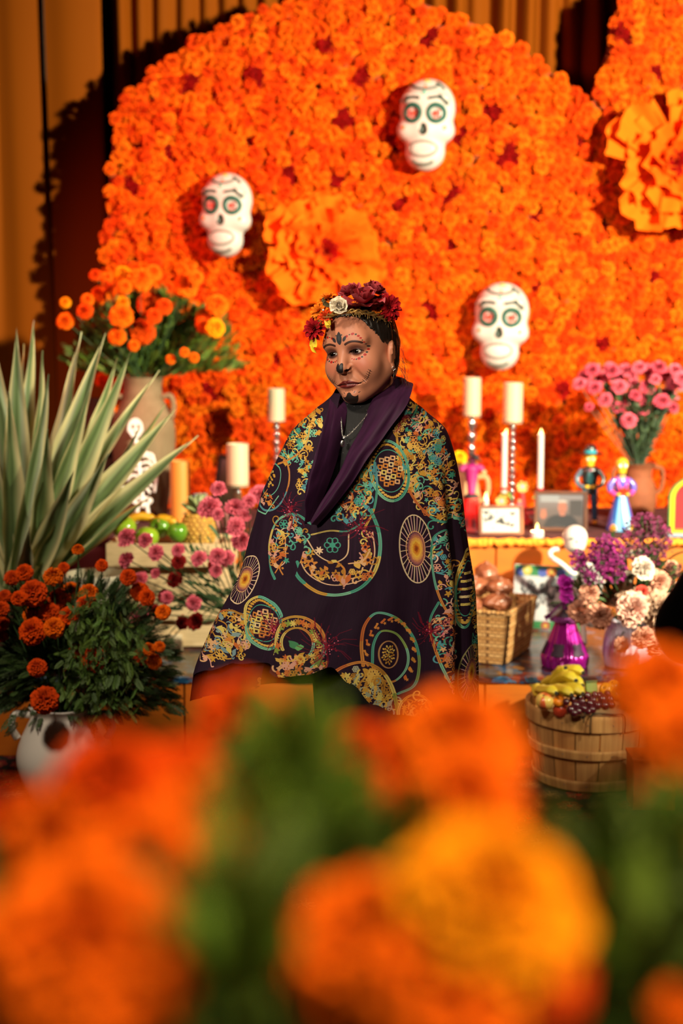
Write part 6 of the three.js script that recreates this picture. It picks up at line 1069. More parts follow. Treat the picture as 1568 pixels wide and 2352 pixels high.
// round white bowl whose rim shows above the dark marigolds
{
  const p = on(225, 4.95, Y1 + 0.0072), h = at(225, 1316, 4.95).y - p.y, t = thing('white_bowl', 'off-white bowl with only its rim showing above the dark marigolds', 'bowl', p);
  part('bowl_body', lathe([[0.0001, 0, 1], [0.06, 0, 1], [0.07, h * 0.1], [0.1, h * 0.55], [0.112, h * 0.9], [0.116, h, 1], [0.102, h, 1], [0.096, h * 0.85], [0.0001, h * 0.75]], 40), mat(lin(0.72, 0.66, 0.5), 0.6), t);
}
// spiky variegated plant in a pot
{
  const p = on(48, 4.95, Y1 + 0.0072), py0 = at(60, 1345, 4.95).y - p.y, t = thing('variegated_agave', 'large spiky plant with cream-edged green sword leaves', 'plant', p), r = rng(88);
  part('pot', lathe([[0.0001, 0, 1], [0.1, 0, 1], [0.13, py0 * 0.5], [0.15, py0 * 0.95], [0.155, py0, 1], [0.138, py0, 1], [0.12, py0 * 0.6], [0.0001, py0 * 0.6]], 36), mat(lin(0.12, 0.05, 0.03), 0.7), t);
  part('soil', moved(new THREE.CylinderGeometry(0.134, 0.12, 0.02, 30), [0, py0 * 0.9, 0]), mat(lin(0.03, 0.02, 0.012), 1), t);
  const sword = (tip, w, bow, kind, base) => {
    const b = new MB(), a0 = base ?? V((r() - 0.5) * 0.08, py0 * 0.9, (r() - 0.5) * 0.08), q = tip.clone().sub(p), L = q.distanceTo(a0), dir = q.clone().sub(a0).normalize();
    const cam = V(0, 1.5, 0).sub(tip).normalize(), side = dir.clone().cross(cam).normalize(), nrm = side.clone().cross(dir).normalize(), roll = (r() - 0.5) * 1.5, sd = side.clone().multiplyScalar(Math.cos(roll)).addScaledVector(nrm, Math.sin(roll)), nn = sd.clone().cross(dir).normalize();
    const green = [0.17, 0.26, 0.09], cream = [0.85, 0.74, 0.38], grey = [0.58, 0.64, 0.44], mid = kind === 0 ? grey : kind === 1 ? [0.48, 0.52, 0.26] : [0.34, 0.42, 0.2], edge = kind === 3 ? [0.5, 0.25, 0.06] : cream, ph = r();
    b.grid(10, 26, (u, v) => {
      const s = u * 2 - 1, W = w * 1.25 * (0.55 + 0.45 * Math.sin(Math.min(v * 1.9, 1.57))) * (1 - v ** 4) * (v > 0.55 ? 1 - 0.55 * ((v - 0.55) / 0.45) ** 1.3 : 1), c = a0.clone().lerp(q, v);
      c.addScaledVector(nn, bow * Math.sin(v * Math.PI) * L * 0.16).addScaledVector(sd, s * W / 2).addScaledVector(nn, -0.30 * W * (1 - s * s) + 0.004 * Math.sin(v * 20 + s * 3)); c.y -= 0.02 * Math.sin(v * Math.PI);
      return [c.x, c.y, c.z];
    }, null, (u) => { const s = Math.abs(u * 2 - 1), st = 0.85 + 0.3 * Math.sin(u * 40 + ph * 9), k = sstep(0.55, 0.78, s + 0.06 * ph), g2 = sstep(0.1, 0.32, Math.abs(u - 0.5 - (ph - 0.5) * 0.3)); return [0, 1, 2].map((i) => lerp(lerp(green[i], mid[i], g2) * st, edge[i], k)); });
    part('leaf', b.build(), leafM, t);
  };
  const leafM = phys(0xffffff, 0.5, { vertexColors: true, sheen: 0.2, sheenColor: lin(0.5, 0.5, 0.4) });
  for (const [x, y, d, w, bow, k] of [[-20, 760, 4.95, 0.075, 0.2, 0], [38, 752, 4.85, 0.085, 0.1, 0], [78, 735, 5.05, 0.075, 0, 0], [-60, 860, 4.8, 0.09, 0.3, 1], [98, 805, 4.9, 0.06, 0.2, 1], [112, 860, 4.75, 0.07, 0.2, 0], [187, 762, 5.0, 0.075, 0.1, 0], [242, 765, 4.9, 0.085, 0.1, 0], [270, 822, 4.95, 0.07, 0.2, 1], [300, 808, 4.85, 0.08, 0.2, 1], [366, 850, 4.95, 0.065, 0.3, 1], [402, 940, 4.85, 0.09, 0.3, 2], [455, 1000, 4.8, 0.085, 0.35, 2], [250, 1040, 4.7, 0.09, 0.2, 0], [380, 930, 5.05, 0.06, 0.2, 3], [55, 790, 5.15, 0.07, 0.1, 3], [150, 900, 5.1, 0.075, 0.2, 2], [20, 900, 4.7, 0.08, 0.2, 1], [205, 900, 4.8, 0.08, 0.2, 2], [320, 985, 4.9, 0.07, 0.3, 1], [345, 1140, 4.95, 0.06, 0.3, 3], [-110, 1000, 4.8, 0.08, 0.3, 1], [68, 1210, 4.6, 0.055, 0.25, 0], [110, 985, 4.62, 0.085, 0.15, 1], [170, 1080, 4.65, 0.08, 0.2, 2]]) sword(at(x, y, d), w, bow, k);
}
// bread basket
{
  const d = 5.2, p = on(1112, d, Y1 + 0.0072), t = thing('bread_basket', 'tan woven basket of bread standing close behind the woman’s shawl', 'basket', p, -0.42), W = 0.27, D = 0.34, H = 0.19;
  T.weave = canvas(256, 256, (g) => { g.fillStyle = '#6e4522'; g.fillRect(0, 0, 256, 256); for (let j = 0; j < 16; j++) for (let i = 0; i < 8; i++) { g.fillStyle = ['#c99358', '#bb8448', '#d6a468'][(i * 3 + j * 5) % 3]; g.fillRect(i * 32 + (j % 2) * 16 + 1, j * 16 + 2, 29, 12); } }, true);
  const m = mat(0xffffff, 0.75, { map: T.weave, bumpMap: T.weave, bumpScale: 0.003 });
  const wall = (len, x, z, ry) => { const b = new MB(); for (const s of [0, 1]) b.grid(24, 10, (u, v) => [(u - 0.5) * len * lerp(0.9, 1, v) * (s ? 1 : -1), v * H, (s ? 0.006 : -0.006) + 0.02 * (v - 0.5), u * len * 5, v * H * 5]); b.geo(moved(new THREE.CylinderGeometry(0.009, 0.009, len, 8), [0, H, 0.01], [0, 0, Math.PI / 2])); part('woven_side', moved(b.build(), [x, 0, z], [0, ry, 0]), m, t); };
  wall(W, 0, D / 2, 0); wall(W, 0, -D / 2, Math.PI); wall(D, W / 2, 0, Math.PI / 2); wall(D, -W / 2, 0, -Math.PI / 2);
  part('bottom', moved(rbox(W - 0.03, 0.012, D - 0.03, 0.003), [0, 0.008, 0]), m, t);
  const crust = phys(lin(0.26, 0.075, 0.032), 0.4, { clearcoat: 0.6, clearcoatRoughness: 0.25, bumpMap: T.clay, bumpScale: 0.01 }), r = rng(66);
  const bread = (px, py, dd, s, label) => { const c = at(px, py, dd), b = thing('bread_loaf', label, 'bread', c, r() * 3), sd = r() * 9; part('loaf', starMesh((x, y, z) => ell(x, y, z, [0, 0, 0], [0.085, 0.05, 0.062]) - 0.008 * noise3(x * 40 + sd, y * 50, z * 40) - 0.003 * noise3(x * 120, y * 120, z * 120 + sd), [0, 0, 0], 60, 44, 0.16, {}).scale(s, s, s), crust, b); part('knob', moved(new THREE.SphereGeometry(0.018 * s, 12, 10), [0, 0.048 * s, 0]), crust, b); };
  bread(1090, 1348, 5.27, 0.72, 'crusty wrapped loaf nearest the shawl in the bread basket'); bread(1148, 1350, 5.23, 0.66, 'wrapped loaf at the right corner of the bread basket'); bread(1080, 1390, 5.12, 0.7, 'wrapped loaf low in front in the bread basket'); bread(1142, 1384, 5.12, 0.66, 'small wrapped loaf with a shiny spot at the basket rim'); bread(1116, 1316, 5.34, 0.72, 'topmost wrapped loaf at the back of the bread basket');
}
// printed board with a bright border
{
  const d = 5.6, c = at(1258, 1372, d), W = span(168, d), H = span(150, d), p = V(c.x, Y1 + 0.0072, -d);
  const print = canvas(640, 570, (g) => {
    g.fillStyle = '#e9e6ec'; g.fillRect(0, 0, 640, 570); const r = rng(14);
    g.fillStyle = '#1d8a45'; g.fillRect(0, 0, 640, 92); g.fillRect(0, 500, 640, 70);
    const fl = (x, y, q, a, b) => { g.fillStyle = a; for (let k = 0; k < 8; k++) { g.beginPath(); g.arc(x + q * 0.6 * Math.cos(k * 0.785), y + q * 0.6 * Math.sin(k * 0.785), q * 0.45, 0, 7); g.fill(); } g.fillStyle = b; g.beginPath(); g.arc(x, y, q * 0.4, 0, 7); g.fill(); };
    g.fillStyle = '#4a63c8'; for (const x of [50, 250, 420, 600]) { g.beginPath(); g.arc(x, 60, 42, 0, 7); g.fill(); } fl(110, 44, 44, '#d9c64a', '#e8e2a0'); fl(330, 52, 46, '#d9702a', '#c9b42e'); fl(520, 48, 42, '#3f4fb8', '#d8d24a'); fl(150, 535, 40, '#c8641e', '#d8b42e'); fl(60, 530, 30, '#3a9a50', '#2f5fb0'); fl(300, 540, 40, '#b23a20', '#d8c040'); fl(480, 535, 36, '#4a63c8', '#d8d24a');
    g.fillStyle = '#3a4ab0'; g.fillRect(596, 92, 44, 408); for (const y of [150, 250, 350, 450]) fl(618, y, 22, '#d8c83a', '#e8e090');
    for (let k = 0; k < 46; k++) { const x = 60 + r() * 480, y = 150 + r() * 230; g.fillStyle = ['#2b2b30', '#55555c', '#8a8a92', '#3a3a40'][k % 4]; g.globalAlpha = 0.85; g.beginPath(); g.ellipse(x, y, 12 + r() * 26, 16 + r() * 40, r() - 0.5, 0, 7); g.fill(); g.fillStyle = '#d8d6da'; g.beginPath(); g.arc(x, y - 20, 7 + r() * 7, 0, 7); g.fill(); }
    g.globalAlpha = 1; g.fillStyle = '#8d8b92'; for (let k = 0; k < 7; k++) g.fillRect(300 + (k % 2) * 10, 402 + k * 13, 250 - (k % 3) * 30, 4); g.strokeStyle = '#c9c6cf'; g.lineWidth = 8; g.strokeRect(20, 104, 566, 390);
  });
  const t = thing('printed_board', 'board with a black and white illustration inside a green and blue flowered border', 'print', p); t.rotation.set(-0.11, 0, -0.05);
  part('board', moved(rbox(W, H, 0.008, 0.002), [0, H / 2, -0.004]), mat(lin(0.5, 0.48, 0.45), 0.8), t); const f = new THREE.PlaneGeometry(W - 0.004, H - 0.004); part('print', moved(f, [0, H / 2, 0.0006]), mat(0xb0b0b0, 0.5, { map: print }), t);
  for (const s of [-1, 1]) part('support_leg', moved(rbox(0.018, H * 0.6, 0.004, 0.001), [s * W * 0.3, H * 0.3, -0.022], [0.14, 0, 0]), mat(lin(0.5, 0.48, 0.45), 0.8), t);
}
// skeleton leaning against the upper step
{
  const d = 5.52, p = V(at(1345, 1350, d).x, Y1 + 0.0072, -d), t = thing('skeleton_figure', 'white papier-mâché skeleton with striped ribs leaning on the upper step', 'skeleton', p), bone = phys(lin(0.6, 0.56, 0.54), 0.5), ink = mat(lin(0.03, 0.08, 0.05), 0.6);
  const L = (px, py, dd = d) => at(px, py, dd).sub(p);
  const hc = L(1320, 1240, 5.5), sk = (x, y, z) => smin(ell(x, y, z, [0, 0.012, 0], [0.048, 0.046, 0.048]), ell(x, y, z, [0, -0.025, 0.008], [0.036, 0.028, 0.038]), 0.025), z0 = (x, y) => surfaceZ(sk, x, y, 0.08);
  part('skull', moved(starMesh(sk, [0, 0, 0], 60, 44, 0.1, {}), hc), bone, t);
  for (const [x, y, rx, ry] of [[-0.018, 0.012, 0.012, 0.0035], [0.02, 0.016, 0.009, 0.0035], [0.0, 0.0, 0.004, 0.006], [-0.004, -0.03, 0.02, 0.002]]) part('face_mark', moved(new THREE.SphereGeometry(1, 12, 8), [hc.x + x, hc.y + y, hc.z + z0(x, y)], null, [rx, ry, 0.003]), ink, t);
  const q = (pts, r, name, m = bone) => part(name, tube(pts.map((a) => L(...a)), r, 8, 16), m, t);
  q([[1324, 1262, 5.51], [1335, 1300, 5.53], [1352, 1345, 5.52], [1356, 1400, 5.5], [1356, 1440, 5.47]], 0.014, 'spine');
  q([[1330, 1290, 5.5], [1318, 1318, 5.46], [1290, 1296, 5.45], [1268, 1282, 5.46]], 0.011, 'arm_bone'); q([[1268, 1282, 5.46], [1262, 1272, 5.47], [1272, 1262, 5.5], [1282, 1262, 5.52]], 0.010, 'arm_bone');
  q([[1345, 1296, 5.5], [1385, 1300, 5.47], [1420, 1284, 5.46]], 0.011, 'arm_bone'); q([[1420, 1284, 5.46], [1450, 1270, 5.5], [1478, 1268, 5.54]], 0.010, 'arm_bone');
  for (let k = 0; k < 6; k++) { const y = 1308 + k * 13, w = 32 - Math.abs(k - 2) * 3; q([[1354 - w, y + 12, 5.5], [1354 - w * 0.6, y - 2, 5.45], [1354, y - 4, 5.435], [1354 + w * 0.6, y - 6, 5.45], [1354 + w, y + 4, 5.5]], 0.0085, 'rib'); q([[1354 - w * 0.9, y + 14, 5.495], [1354 - w * 0.5, y + 4, 5.45], [1354, y + 2.5, 5.44], [1354 + w * 0.5, y + 1, 5.45], [1354 + w * 0.9, y + 7, 5.495]], 0.0055, 'rib_stripe', ink); }
  part('pelvis', moved(new THREE.TorusGeometry(0.035, 0.013, 10, 24), L(1356, 1425, 5.45), [1.2, 0, 0]), bone, t);
  for (const s of [-1, 1]) { const h0 = L(1356, 1432, 5.45); part('leg_bone', tube([[h0.x + s * 0.03, h0.y, h0.z], [h0.x + s * 0.05, 0.09, h0.z + 0.1], [h0.x + s * 0.05, 0.012, h0.z + 0.16]], 0.011, 8, 14), bone, t); }
}
// purple tissue-paper doll
{
  const d = 5.0, p = on(1296, d, Y1 + 0.0072), H = at(1296, 1325, d).y - p.y, s = H / 0.335, t = thing('tissue_doll', 'purple tissue-paper doll with a shiny magenta bell skirt', 'doll', p), g = (geo) => moved(geo, null, null, s);
  const foil = phys(lin(0.42, 0.005, 0.30), 0.22, { metalness: 0.55, clearcoat: 0.6, clearcoatRoughness: 0.1 }), dark = mat(lin(0.03, 0.003, 0.03), 0.6), tissue = mat(lin(0.9, 0.05, 0.8), 0.7, { vertexColors: true }), plum = mat(lin(0.16, 0.012, 0.14), 0.7);
  const b = new MB(), rad = (v) => v < 0.2 ? lerp(0.083, 0.088, v / 0.2) : lerp(0.088, 0.032, ((v - 0.2) / 0.8) ** 0.85);
  b.grid(160, 24, (u, v) => { const a = u * Math.PI * 2, r0 = rad(v) * (1 + 0.045 * Math.cos(a * 18) * (1 - v * 0.5)); return [r0 * Math.sin(a), v * 0.185, r0 * Math.cos(a)]; });
  const sk2 = part('skirt', g(b.build()), foil, t);
  for (let k = 0; k < 6; k++) { const a = k / 6 * 6.283 + 0.55, q = new MB(); q.grid(10, 6, (u, v) => { const A = a + (u - 0.5) * 0.62 * (0.9 + 0.1 * Math.sin(v * 9)), V0 = lerp(0.26, 0.5, v), r0 = rad(V0) * 1.055 + 0.0015; return [r0 * Math.sin(A), V0 * 0.185, r0 * Math.cos(A)]; }); part('skirt_patch', g(q.build()), dark, sk2); }
  part('waist_cape', g(lathe([[0.046, 0.172], [0.04, 0.185], [0.02, 0.205], [0.012, 0.215]], 28)), mat(lin(0.012, 0.004, 0.012), 0.5), t);
  const fr = new MB(); fr.grid(120, 4, (u, v) => { const a = u * Math.PI * 2, r0 = 0.04 + 0.016 * v + 0.004 * Math.sin(a * 24) * v; return [r0 * Math.sin(a), 0.188 - 0.016 * v + 0.003 * Math.cos(a * 24) * v, r0 * Math.cos(a)]; }); part('frill', g(fr.build()), plum, t);
  part('torso', g(lathe([[0.012, 0.2], [0.013, 0.215], [0.016, 0.235], [0.012, 0.25], [0.0001, 0.252]], 20)), plum, t);
  for (const k of [-1, 1]) { part('arm', g(tube([[k * 0.012, 0.238, 0], [k * 0.04, 0.215, 0.008], [k * 0.066, 0.19, 0.014]], 0.0045, 8)), plum, t); const c = new MB(); c.grid(24, 3, (u, v) => { const a = u * Math.PI * 2; return [k * (0.05 + 0.02 * v) + 0.01 * Math.cos(a) * v, 0.2 - 0.014 * v + 0.012 * Math.sin(a) * v, 0.012 + 0.014 * Math.cos(a * 3) * v]; }); part('lace_cuff', g(c.build()), plum, t); }
  const puff = headGeo([{ n: 9, tilt: 1.4, L: 0.9, W: 0.7, rad: 0.1, y: 0, curl: -0.3, ruffle: 0.2, jag: 0.1, nu: 5, nv: 3 }, { n: 8, tilt: 0.8, L: 0.8, W: 0.6, rad: 0.05, y: 0.1, curl: -0.3, ruffle: 0.2, jag: 0.1, nu: 5, nv: 3 }, { n: 6, tilt: 0.3, L: 0.7, W: 0.5, rad: 0.03, y: 0.12, curl: 0.1, ruffle: 0.2, jag: 0.1, nu: 5, nv: 3 }], 301);
  for (const [x, y, q, dz] of [[0, 0.258, 0.03, 1], [-0.002, 0.284, 0.028, 1], [-0.006, 0.312, 0.034, 0.6]]) { const f = part('tissue_puff', puff, tissue, t); f.position.set(x * s, y * s, 0.006 * s); f.quaternion.copy(aim(V(0, 0.6, dz))); f.scale.setScalar(q * s); }
}
// bushel basket of fruit on the carpet
const bkP = V(0, 0, 0);
{
  const d = 4.62, p = on(1350, d, 0.002), t = thing('bushel_basket', 'round wooden stave basket heaped with fruit on the patterned carpet', 'basket', p); bkP.copy(p);
  const R1 = span(290, d) / 2, R0 = R1 * 0.86, H = at(1356, 1610, d).y - p.y, n = 16, vs = [mat(0xffffff, 0.7, { map: T.wood }), mat(lin(0.82, 0.78, 0.74), 0.7, { map: T.wood }), mat(lin(0.95, 0.82, 0.7), 0.7, { map: T.wood })], r = rng(44);
  const rad = (v) => lerp(R0, R1, v) + 0.006 * Math.sin(v * Math.PI);
  for (let k = 0; k < n; k++) { const a0 = k / n * Math.PI * 2 + 0.01, a1 = (k + 1) / n * Math.PI * 2 - 0.012, b = new MB(), o = (r() - 0.5) * 0.003, uo = r(); for (const th of [0, 0.005]) b.grid(6, 8, (u, v) => { const a = th ? lerp(a1, a0, u) : lerp(a0, a1, u), q = rad(v) + o - th; return [q * Math.sin(a), 0.006 + v * (H - 0.008), q * Math.cos(a), uo + u * 0.3, v * 0.8]; }); b.grid(6, 1, (u, v) => { const a = lerp(a0, a1, u), q = rad(1) + o - v * 0.005; return [q * Math.sin(a), H - 0.002, q * Math.cos(a), u, v]; }); part('stave', b.build(), vs[k % 3], t); }
  const hoop = (y0, y1, name) => { const b = new MB(); b.grid(80, 8, (u, v) => { const a = u * Math.PI * 2, k = v * 8, yy = k <= 3 ? lerp(y0, y1, k / 3) : k <= 4 ? y1 : k <= 7 ? lerp(y1, y0, (k - 4) / 3) : y0, out = k <= 3 ? 0.008 : k >= 4 && k <= 7 ? 0.002 : 0.008; const q = rad(clamp(yy / H, 0, 1)) + out; return [q * Math.sin(a), yy, q * Math.cos(a), u * 6, v * 0.3]; }); return part(name, b.build(), vs[0], t); };
  const hoops = [hoop(H - 0.05, H + 0.004, 'hoop'), hoop(H * 0.5 - 0.014, H * 0.5 + 0.016, 'hoop'), hoop(0.006, 0.04, 'hoop')];
  part('bottom', moved(new THREE.CylinderGeometry(R0 - 0.006, R0 - 0.008, 0.008, 40), [0, 0.012, 0]), vs[1], t);
  const st = mat(lin(0.3, 0.3, 0.3), 0.4, { metalness: 0.8 }), stp = new THREE.CylinderGeometry(0.0018, 0.0018, 0.002, 8); for (let k = 0; k < n; k++) for (const [hi, y] of [H - 0.025, H * 0.5, 0.024].entries()) { const a = (k + 0.5) / n * Math.PI * 2; if (Math.cos(a) < -0.2) continue; const q = rad(y / H) + 0.0088; part('staple', moved(moved(stp, [0, 0, 0], [Math.PI / 2, 0, 0]), [q * Math.sin(a), y, q * Math.cos(a)], [0, a, 0]), st, hoops[hi]); }
  const wire = mat(lin(0.02, 0.03, 0.02), 0.45, { metalness: 0.6 }), hz = R1 + 0.012;
  part('wire_handle', tube([[-0.035, H - 0.05, hz], [-0.035, H - 0.01, hz + 0.002], [-0.03, H + 0.012, hz - 0.002], [0.04, H + 0.014, hz - 0.004], [0.075, H + 0.01, hz - 0.012], [0.08, H - 0.015, hz - 0.012], [0.078, H - 0.05, hz - 0.014]], 0.0022, 6, 40), wire, t);
  part('straw_bed', moved(lathe([[0.0001, 0.02], [R1 * 0.6, 0.012], [R1 - 0.014, -0.004]], 40), [0, H - 0.06, 0]), mat(lin(0.28, 0.18, 0.08), 0.95), t);
}
{
  const d0 = 4.55, put = (name, label, cat, px, py, d, group) => thing(name, label, cat, at(px, py, d), 0, group), r = rng(512);
  const bananaM = phys(lin(0.62, 0.46, 0.03), 0.42), tipM = mat(lin(0.02, 0.015, 0.008), 0.8), stemM = mat(lin(0.35, 0.33, 0.06), 0.6);
  const bananas = [[[1240, 1585], [1275, 1560], [1298, 1534], [4.62], 'topmost left banana of the bunch in the bushel basket'], [[1262, 1566], [1305, 1540], [1338, 1545], [4.62], 'topmost right banana of the bunch, its tip lit green'], [[1234, 1592], [1252, 1588], [1277, 1592], [4.5], 'fat banana at the front left of the bunch'], [[1265, 1582], [1296, 1554], [1322, 1563], [4.55], 'banana in the middle of the bunch with a dark blunt tip'], [[1285, 1580], [1310, 1562], [1336, 1574], [4.57], 'small banana at the right of the bunch'], [[1262, 1590], [1290, 1586], [1312, 1596], [4.47], 'lower banana beside the grapes, tip facing forward'], [[1285, 1592], [1312, 1580], [1338, 1593], [4.49], 'lower right banana touching the grapes'], [[1228, 1580], [1240, 1596], [1262, 1602], [4.56], 'slim banana curving along the basket rim at the left']];
  bananas.forEach(([a, b, c, dd, label]) => {
    const d = dd[0], o = at(...b, d), t = thing('banana', label, 'banana', o, 0, 'bananas in the bushel basket'), A = at(...a, d + 0.09).sub(o), B = V(0, 0, 0), Cc = at(...c, d - 0.06).sub(o);
    part('peel', tube([A, A.clone().lerp(B, 0.55).add(V(0, 0.006, 0)), B, B.clone().lerp(Cc, 0.55).add(V(0, 0.004, 0)), Cc], (v) => 0.0205 * Math.min(1, 0.28 + 3.4 * v, 0.42 + 4.2 * (1 - v)), 7, 34), bananaM, t); part('tip', moved(new THREE.CylinderGeometry(0.006, 0.008, 0.01, 7), Cc, [1.3, 0, 0.2]), tipM, t); part('stalk', tube([A, A.clone().add(V(-0.012, 0.004, -0.02))], 0.005, 6, 4), stemM, t);
  });
  const fruitG = lathe([[0.0001, -0.88], [0.3, -0.9], [0.72, -0.66], [1, 0], [0.86, 0.55], [0.45, 0.84], [0.14, 0.8], [0.0001, 0.74]], 28);
  const fruit = (name, label, cat, px, py, d, rpx, m, tilt, group) => { const t = put(name, label, cat, px, py, d, group); t.rotation.set(tilt, 0, tilt * 0.6); part('skin', moved(fruitG, null, null, span(rpx, d)), m, t); part('stalk_end', moved(new THREE.CylinderGeometry(0.0022, 0.0016, 0.008, 6), [0, span(rpx, d) * 0.78, 0]), mat(lin(0.06, 0.07, 0.02), 0.8), t); return t; };
  const appleSkin = grain(128, 128, (x, y) => { const n = noise3(x * 4, y * 3, 6), k = sstep(-0.2, 0.5, n); return [lerp(224, 214, k), lerp(190, 96, k) + noise3(x * 60, y * 8, 2) * 14, lerp(96, 52, k)]; });
  fruit('apple', 'yellow apple with a red blush inside the left rim of the bushel basket', 'apple', 1251, 1611, 4.46, 22, phys(0xffffff, 0.25, { map: appleSkin, clearcoat: 0.6 }), 0.4); fruit('apple', 'red apple mostly sunk below the grapes in the bushel basket', 'apple', 1288, 1632, 4.46, 20, phys(lin(0.5, 0.05, 0.02), 0.25, { clearcoat: 0.6 }), -0.3);
  const citrus = phys(lin(0.86, 0.24, 0.01), 0.38, { bumpMap: T.clay, bumpScale: 0.001 }), mango = phys(lin(0.9, 0.36, 0.02), 0.3, { clearcoat: 0.4 });
  fruit('tangerine', 'tangerine between the yellow apple and the dark grapes', 'tangerine', 1284, 1612, 4.45, 15, citrus, 0.5);
  for (const [px, py, d, q, l] of [[1393, 1585, 4.52, 17, 'bright orange tangerine right of the green leaf'], [1410, 1578, 4.56, 16, 'orange tangerine at the back right of the bushel basket'], [1420, 1596, 4.5, 16, 'orange tangerine low on the right behind the grapes'], [1445, 1606, 4.48, 22, 'hazy orange fruit near the right rim of the bushel basket'], [1476, 1604, 4.5, 20, 'outermost orange fruit at the right rim of the bushel basket']]) fruit('tangerine', l, 'tangerine', px, py, d, q, mango, r());
  // grapes
  const gp = at(1345, 1616, 4.42), gt = thing('grape_bunch', 'bunch of dark red grapes drooping over the front rim of the bushel basket', 'grapes', gp), grapeM = phys(lin(0.075, 0.008, 0.016), 0.22, { clearcoat: 0.8, clearcoatRoughness: 0.12 }), gG = new THREE.SphereGeometry(1, 16, 12);
  for (const [px, py, q, dz] of [[1300, 1612, 9, 0], [1315, 1606, 9, 0.02], [1310, 1630, 11, -0.03], [1322, 1620, 12, -0.02], [1336, 1612, 10, 0], [1348, 1598, 10, 0.02], [1340, 1628, 11, -0.03], [1354, 1616, 10, -0.01], [1362, 1608, 9, 0.01], [1372, 1620, 11, -0.01], [1384, 1606, 12, 0.01], [1390, 1620, 11, 0], [1402, 1606, 11, 0.02], [1318, 1638, 10, -0.04], [1328, 1634, 9, -0.035], [1360, 1630, 10, -0.02], [1378, 1598, 10, 0.03], [1396, 1594, 9, 0.03], [1405, 1618, 10, 0], [1350, 1634, 9, -0.03], [1330, 1602, 9, 0.03], [1366, 1596, 9, 0.03]]) { const g = part('grape', gG, grapeM, gt); g.position.copy(at(px, py, 4.43 + dz).sub(gp)); g.scale.setScalar(span(q, 4.42)); }
  part('stem', tube([at(1352, 1610, 4.45).sub(gp), at(1342, 1640, 4.385).sub(gp), at(1340, 1660, 4.383).sub(gp)], 0.0018, 6), tipM, gt); part('stem', tube([at(1336, 1640, 4.39).sub(gp), at(1335, 1652, 4.385).sub(gp)], 0.0014, 6), tipM, gt);
  const lf = put('cactus_pad', 'flat green cactus slice between the bananas and the tangerines', 'cactus', 1357, 1580, 4.6); part('pad', moved(rbox(span(30, 4.6), span(26, 4.6), 0.02, 0.006), [0, 0, 0], [-0.3, 0.1, 0.05]), phys(lin(0.14, 0.20, 0.02), 0.5), lf); part('rind', moved(rbox(span(30, 4.6), 0.006, 0.022, 0.002), [0, span(14, 4.6), -0.004], [-0.3, 0.1, 0.05]), mat(lin(0.05, 0.1, 0.02), 0.6), lf);
}
// small box right of the basket, white pot at the left
{
  const x0 = at(1436, 1800, 4.3).x, x1 = at(1546, 1800, 4.3).x, t = thing('yellow_box', 'small yellow painted box on the carpet right of the bushel basket', 'box', V((x0 + x1) / 2 + 0.05, 0.002, -4.33)), m = mat(lin(0.85, 0.34, 0.03), 0.55, { map: T.paint }), W = 0.13, H = 0.16;
  t.position.x = x1 - W / 2;
  for (const s of [-1, 1]) { part('side_panel', moved(rbox(W, H, 0.01, 0.002), [0, H / 2, s * 0.05]), m, t); part('side_panel', moved(rbox(0.01, H, 0.09, 0.002), [s * (W / 2 - 0.005), H / 2, 0]), m, t); }
  part('lid', moved(rbox(W + 0.008, 0.012, 0.118, 0.003), [0, H + 0.005, 0]), m, t);
}
const potP = on(152, 4.3, 0.002), potTop = at(152, 1618, 4.3).y - potP.y;
{
  const h = potTop, t = thing('white_pot', 'round white ceramic pot on the floor holding the dark marigold bouquet', 'pot', potP), m = phys(lin(0.74, 0.66, 0.58), 0.4, { clearcoat: 0.3 });
  part('body', lathe([[0.0001, 0, 1], [0.085, 0, 1], [0.11, h * 0.12], [0.145, h * 0.42], [0.142, h * 0.62], [0.108, h * 0.85], [0.098, h * 0.93], [0.108, h, 1], [0.094, h, 1], [0.088, h * 0.92], [0.12, h * 0.6], [0.0001, h * 0.3]], 48), m, t);
  handle(t, m, [[0.098, h * 0.92, 0.02], [0.145, h * 0.93, 0.03], [0.155, h * 0.8, 0.03], [0.138, h * 0.7, 0.03]], 0.011); handle(t, m, [[-0.098, h * 0.92, 0.02], [-0.145, h * 0.93, 0.03], [-0.155, h * 0.8, 0.03], [-0.138, h * 0.7, 0.03]], 0.011);
  const k = mat(lin(0.03, 0.02, 0.02), 0.6); part('painted_mark', moved(new THREE.SphereGeometry(1, 10, 8), [-0.09, h * 0.5, 0.112], [0, -0.65, 0.2], [0.005, 0.018, 0.003]), k, t);
}
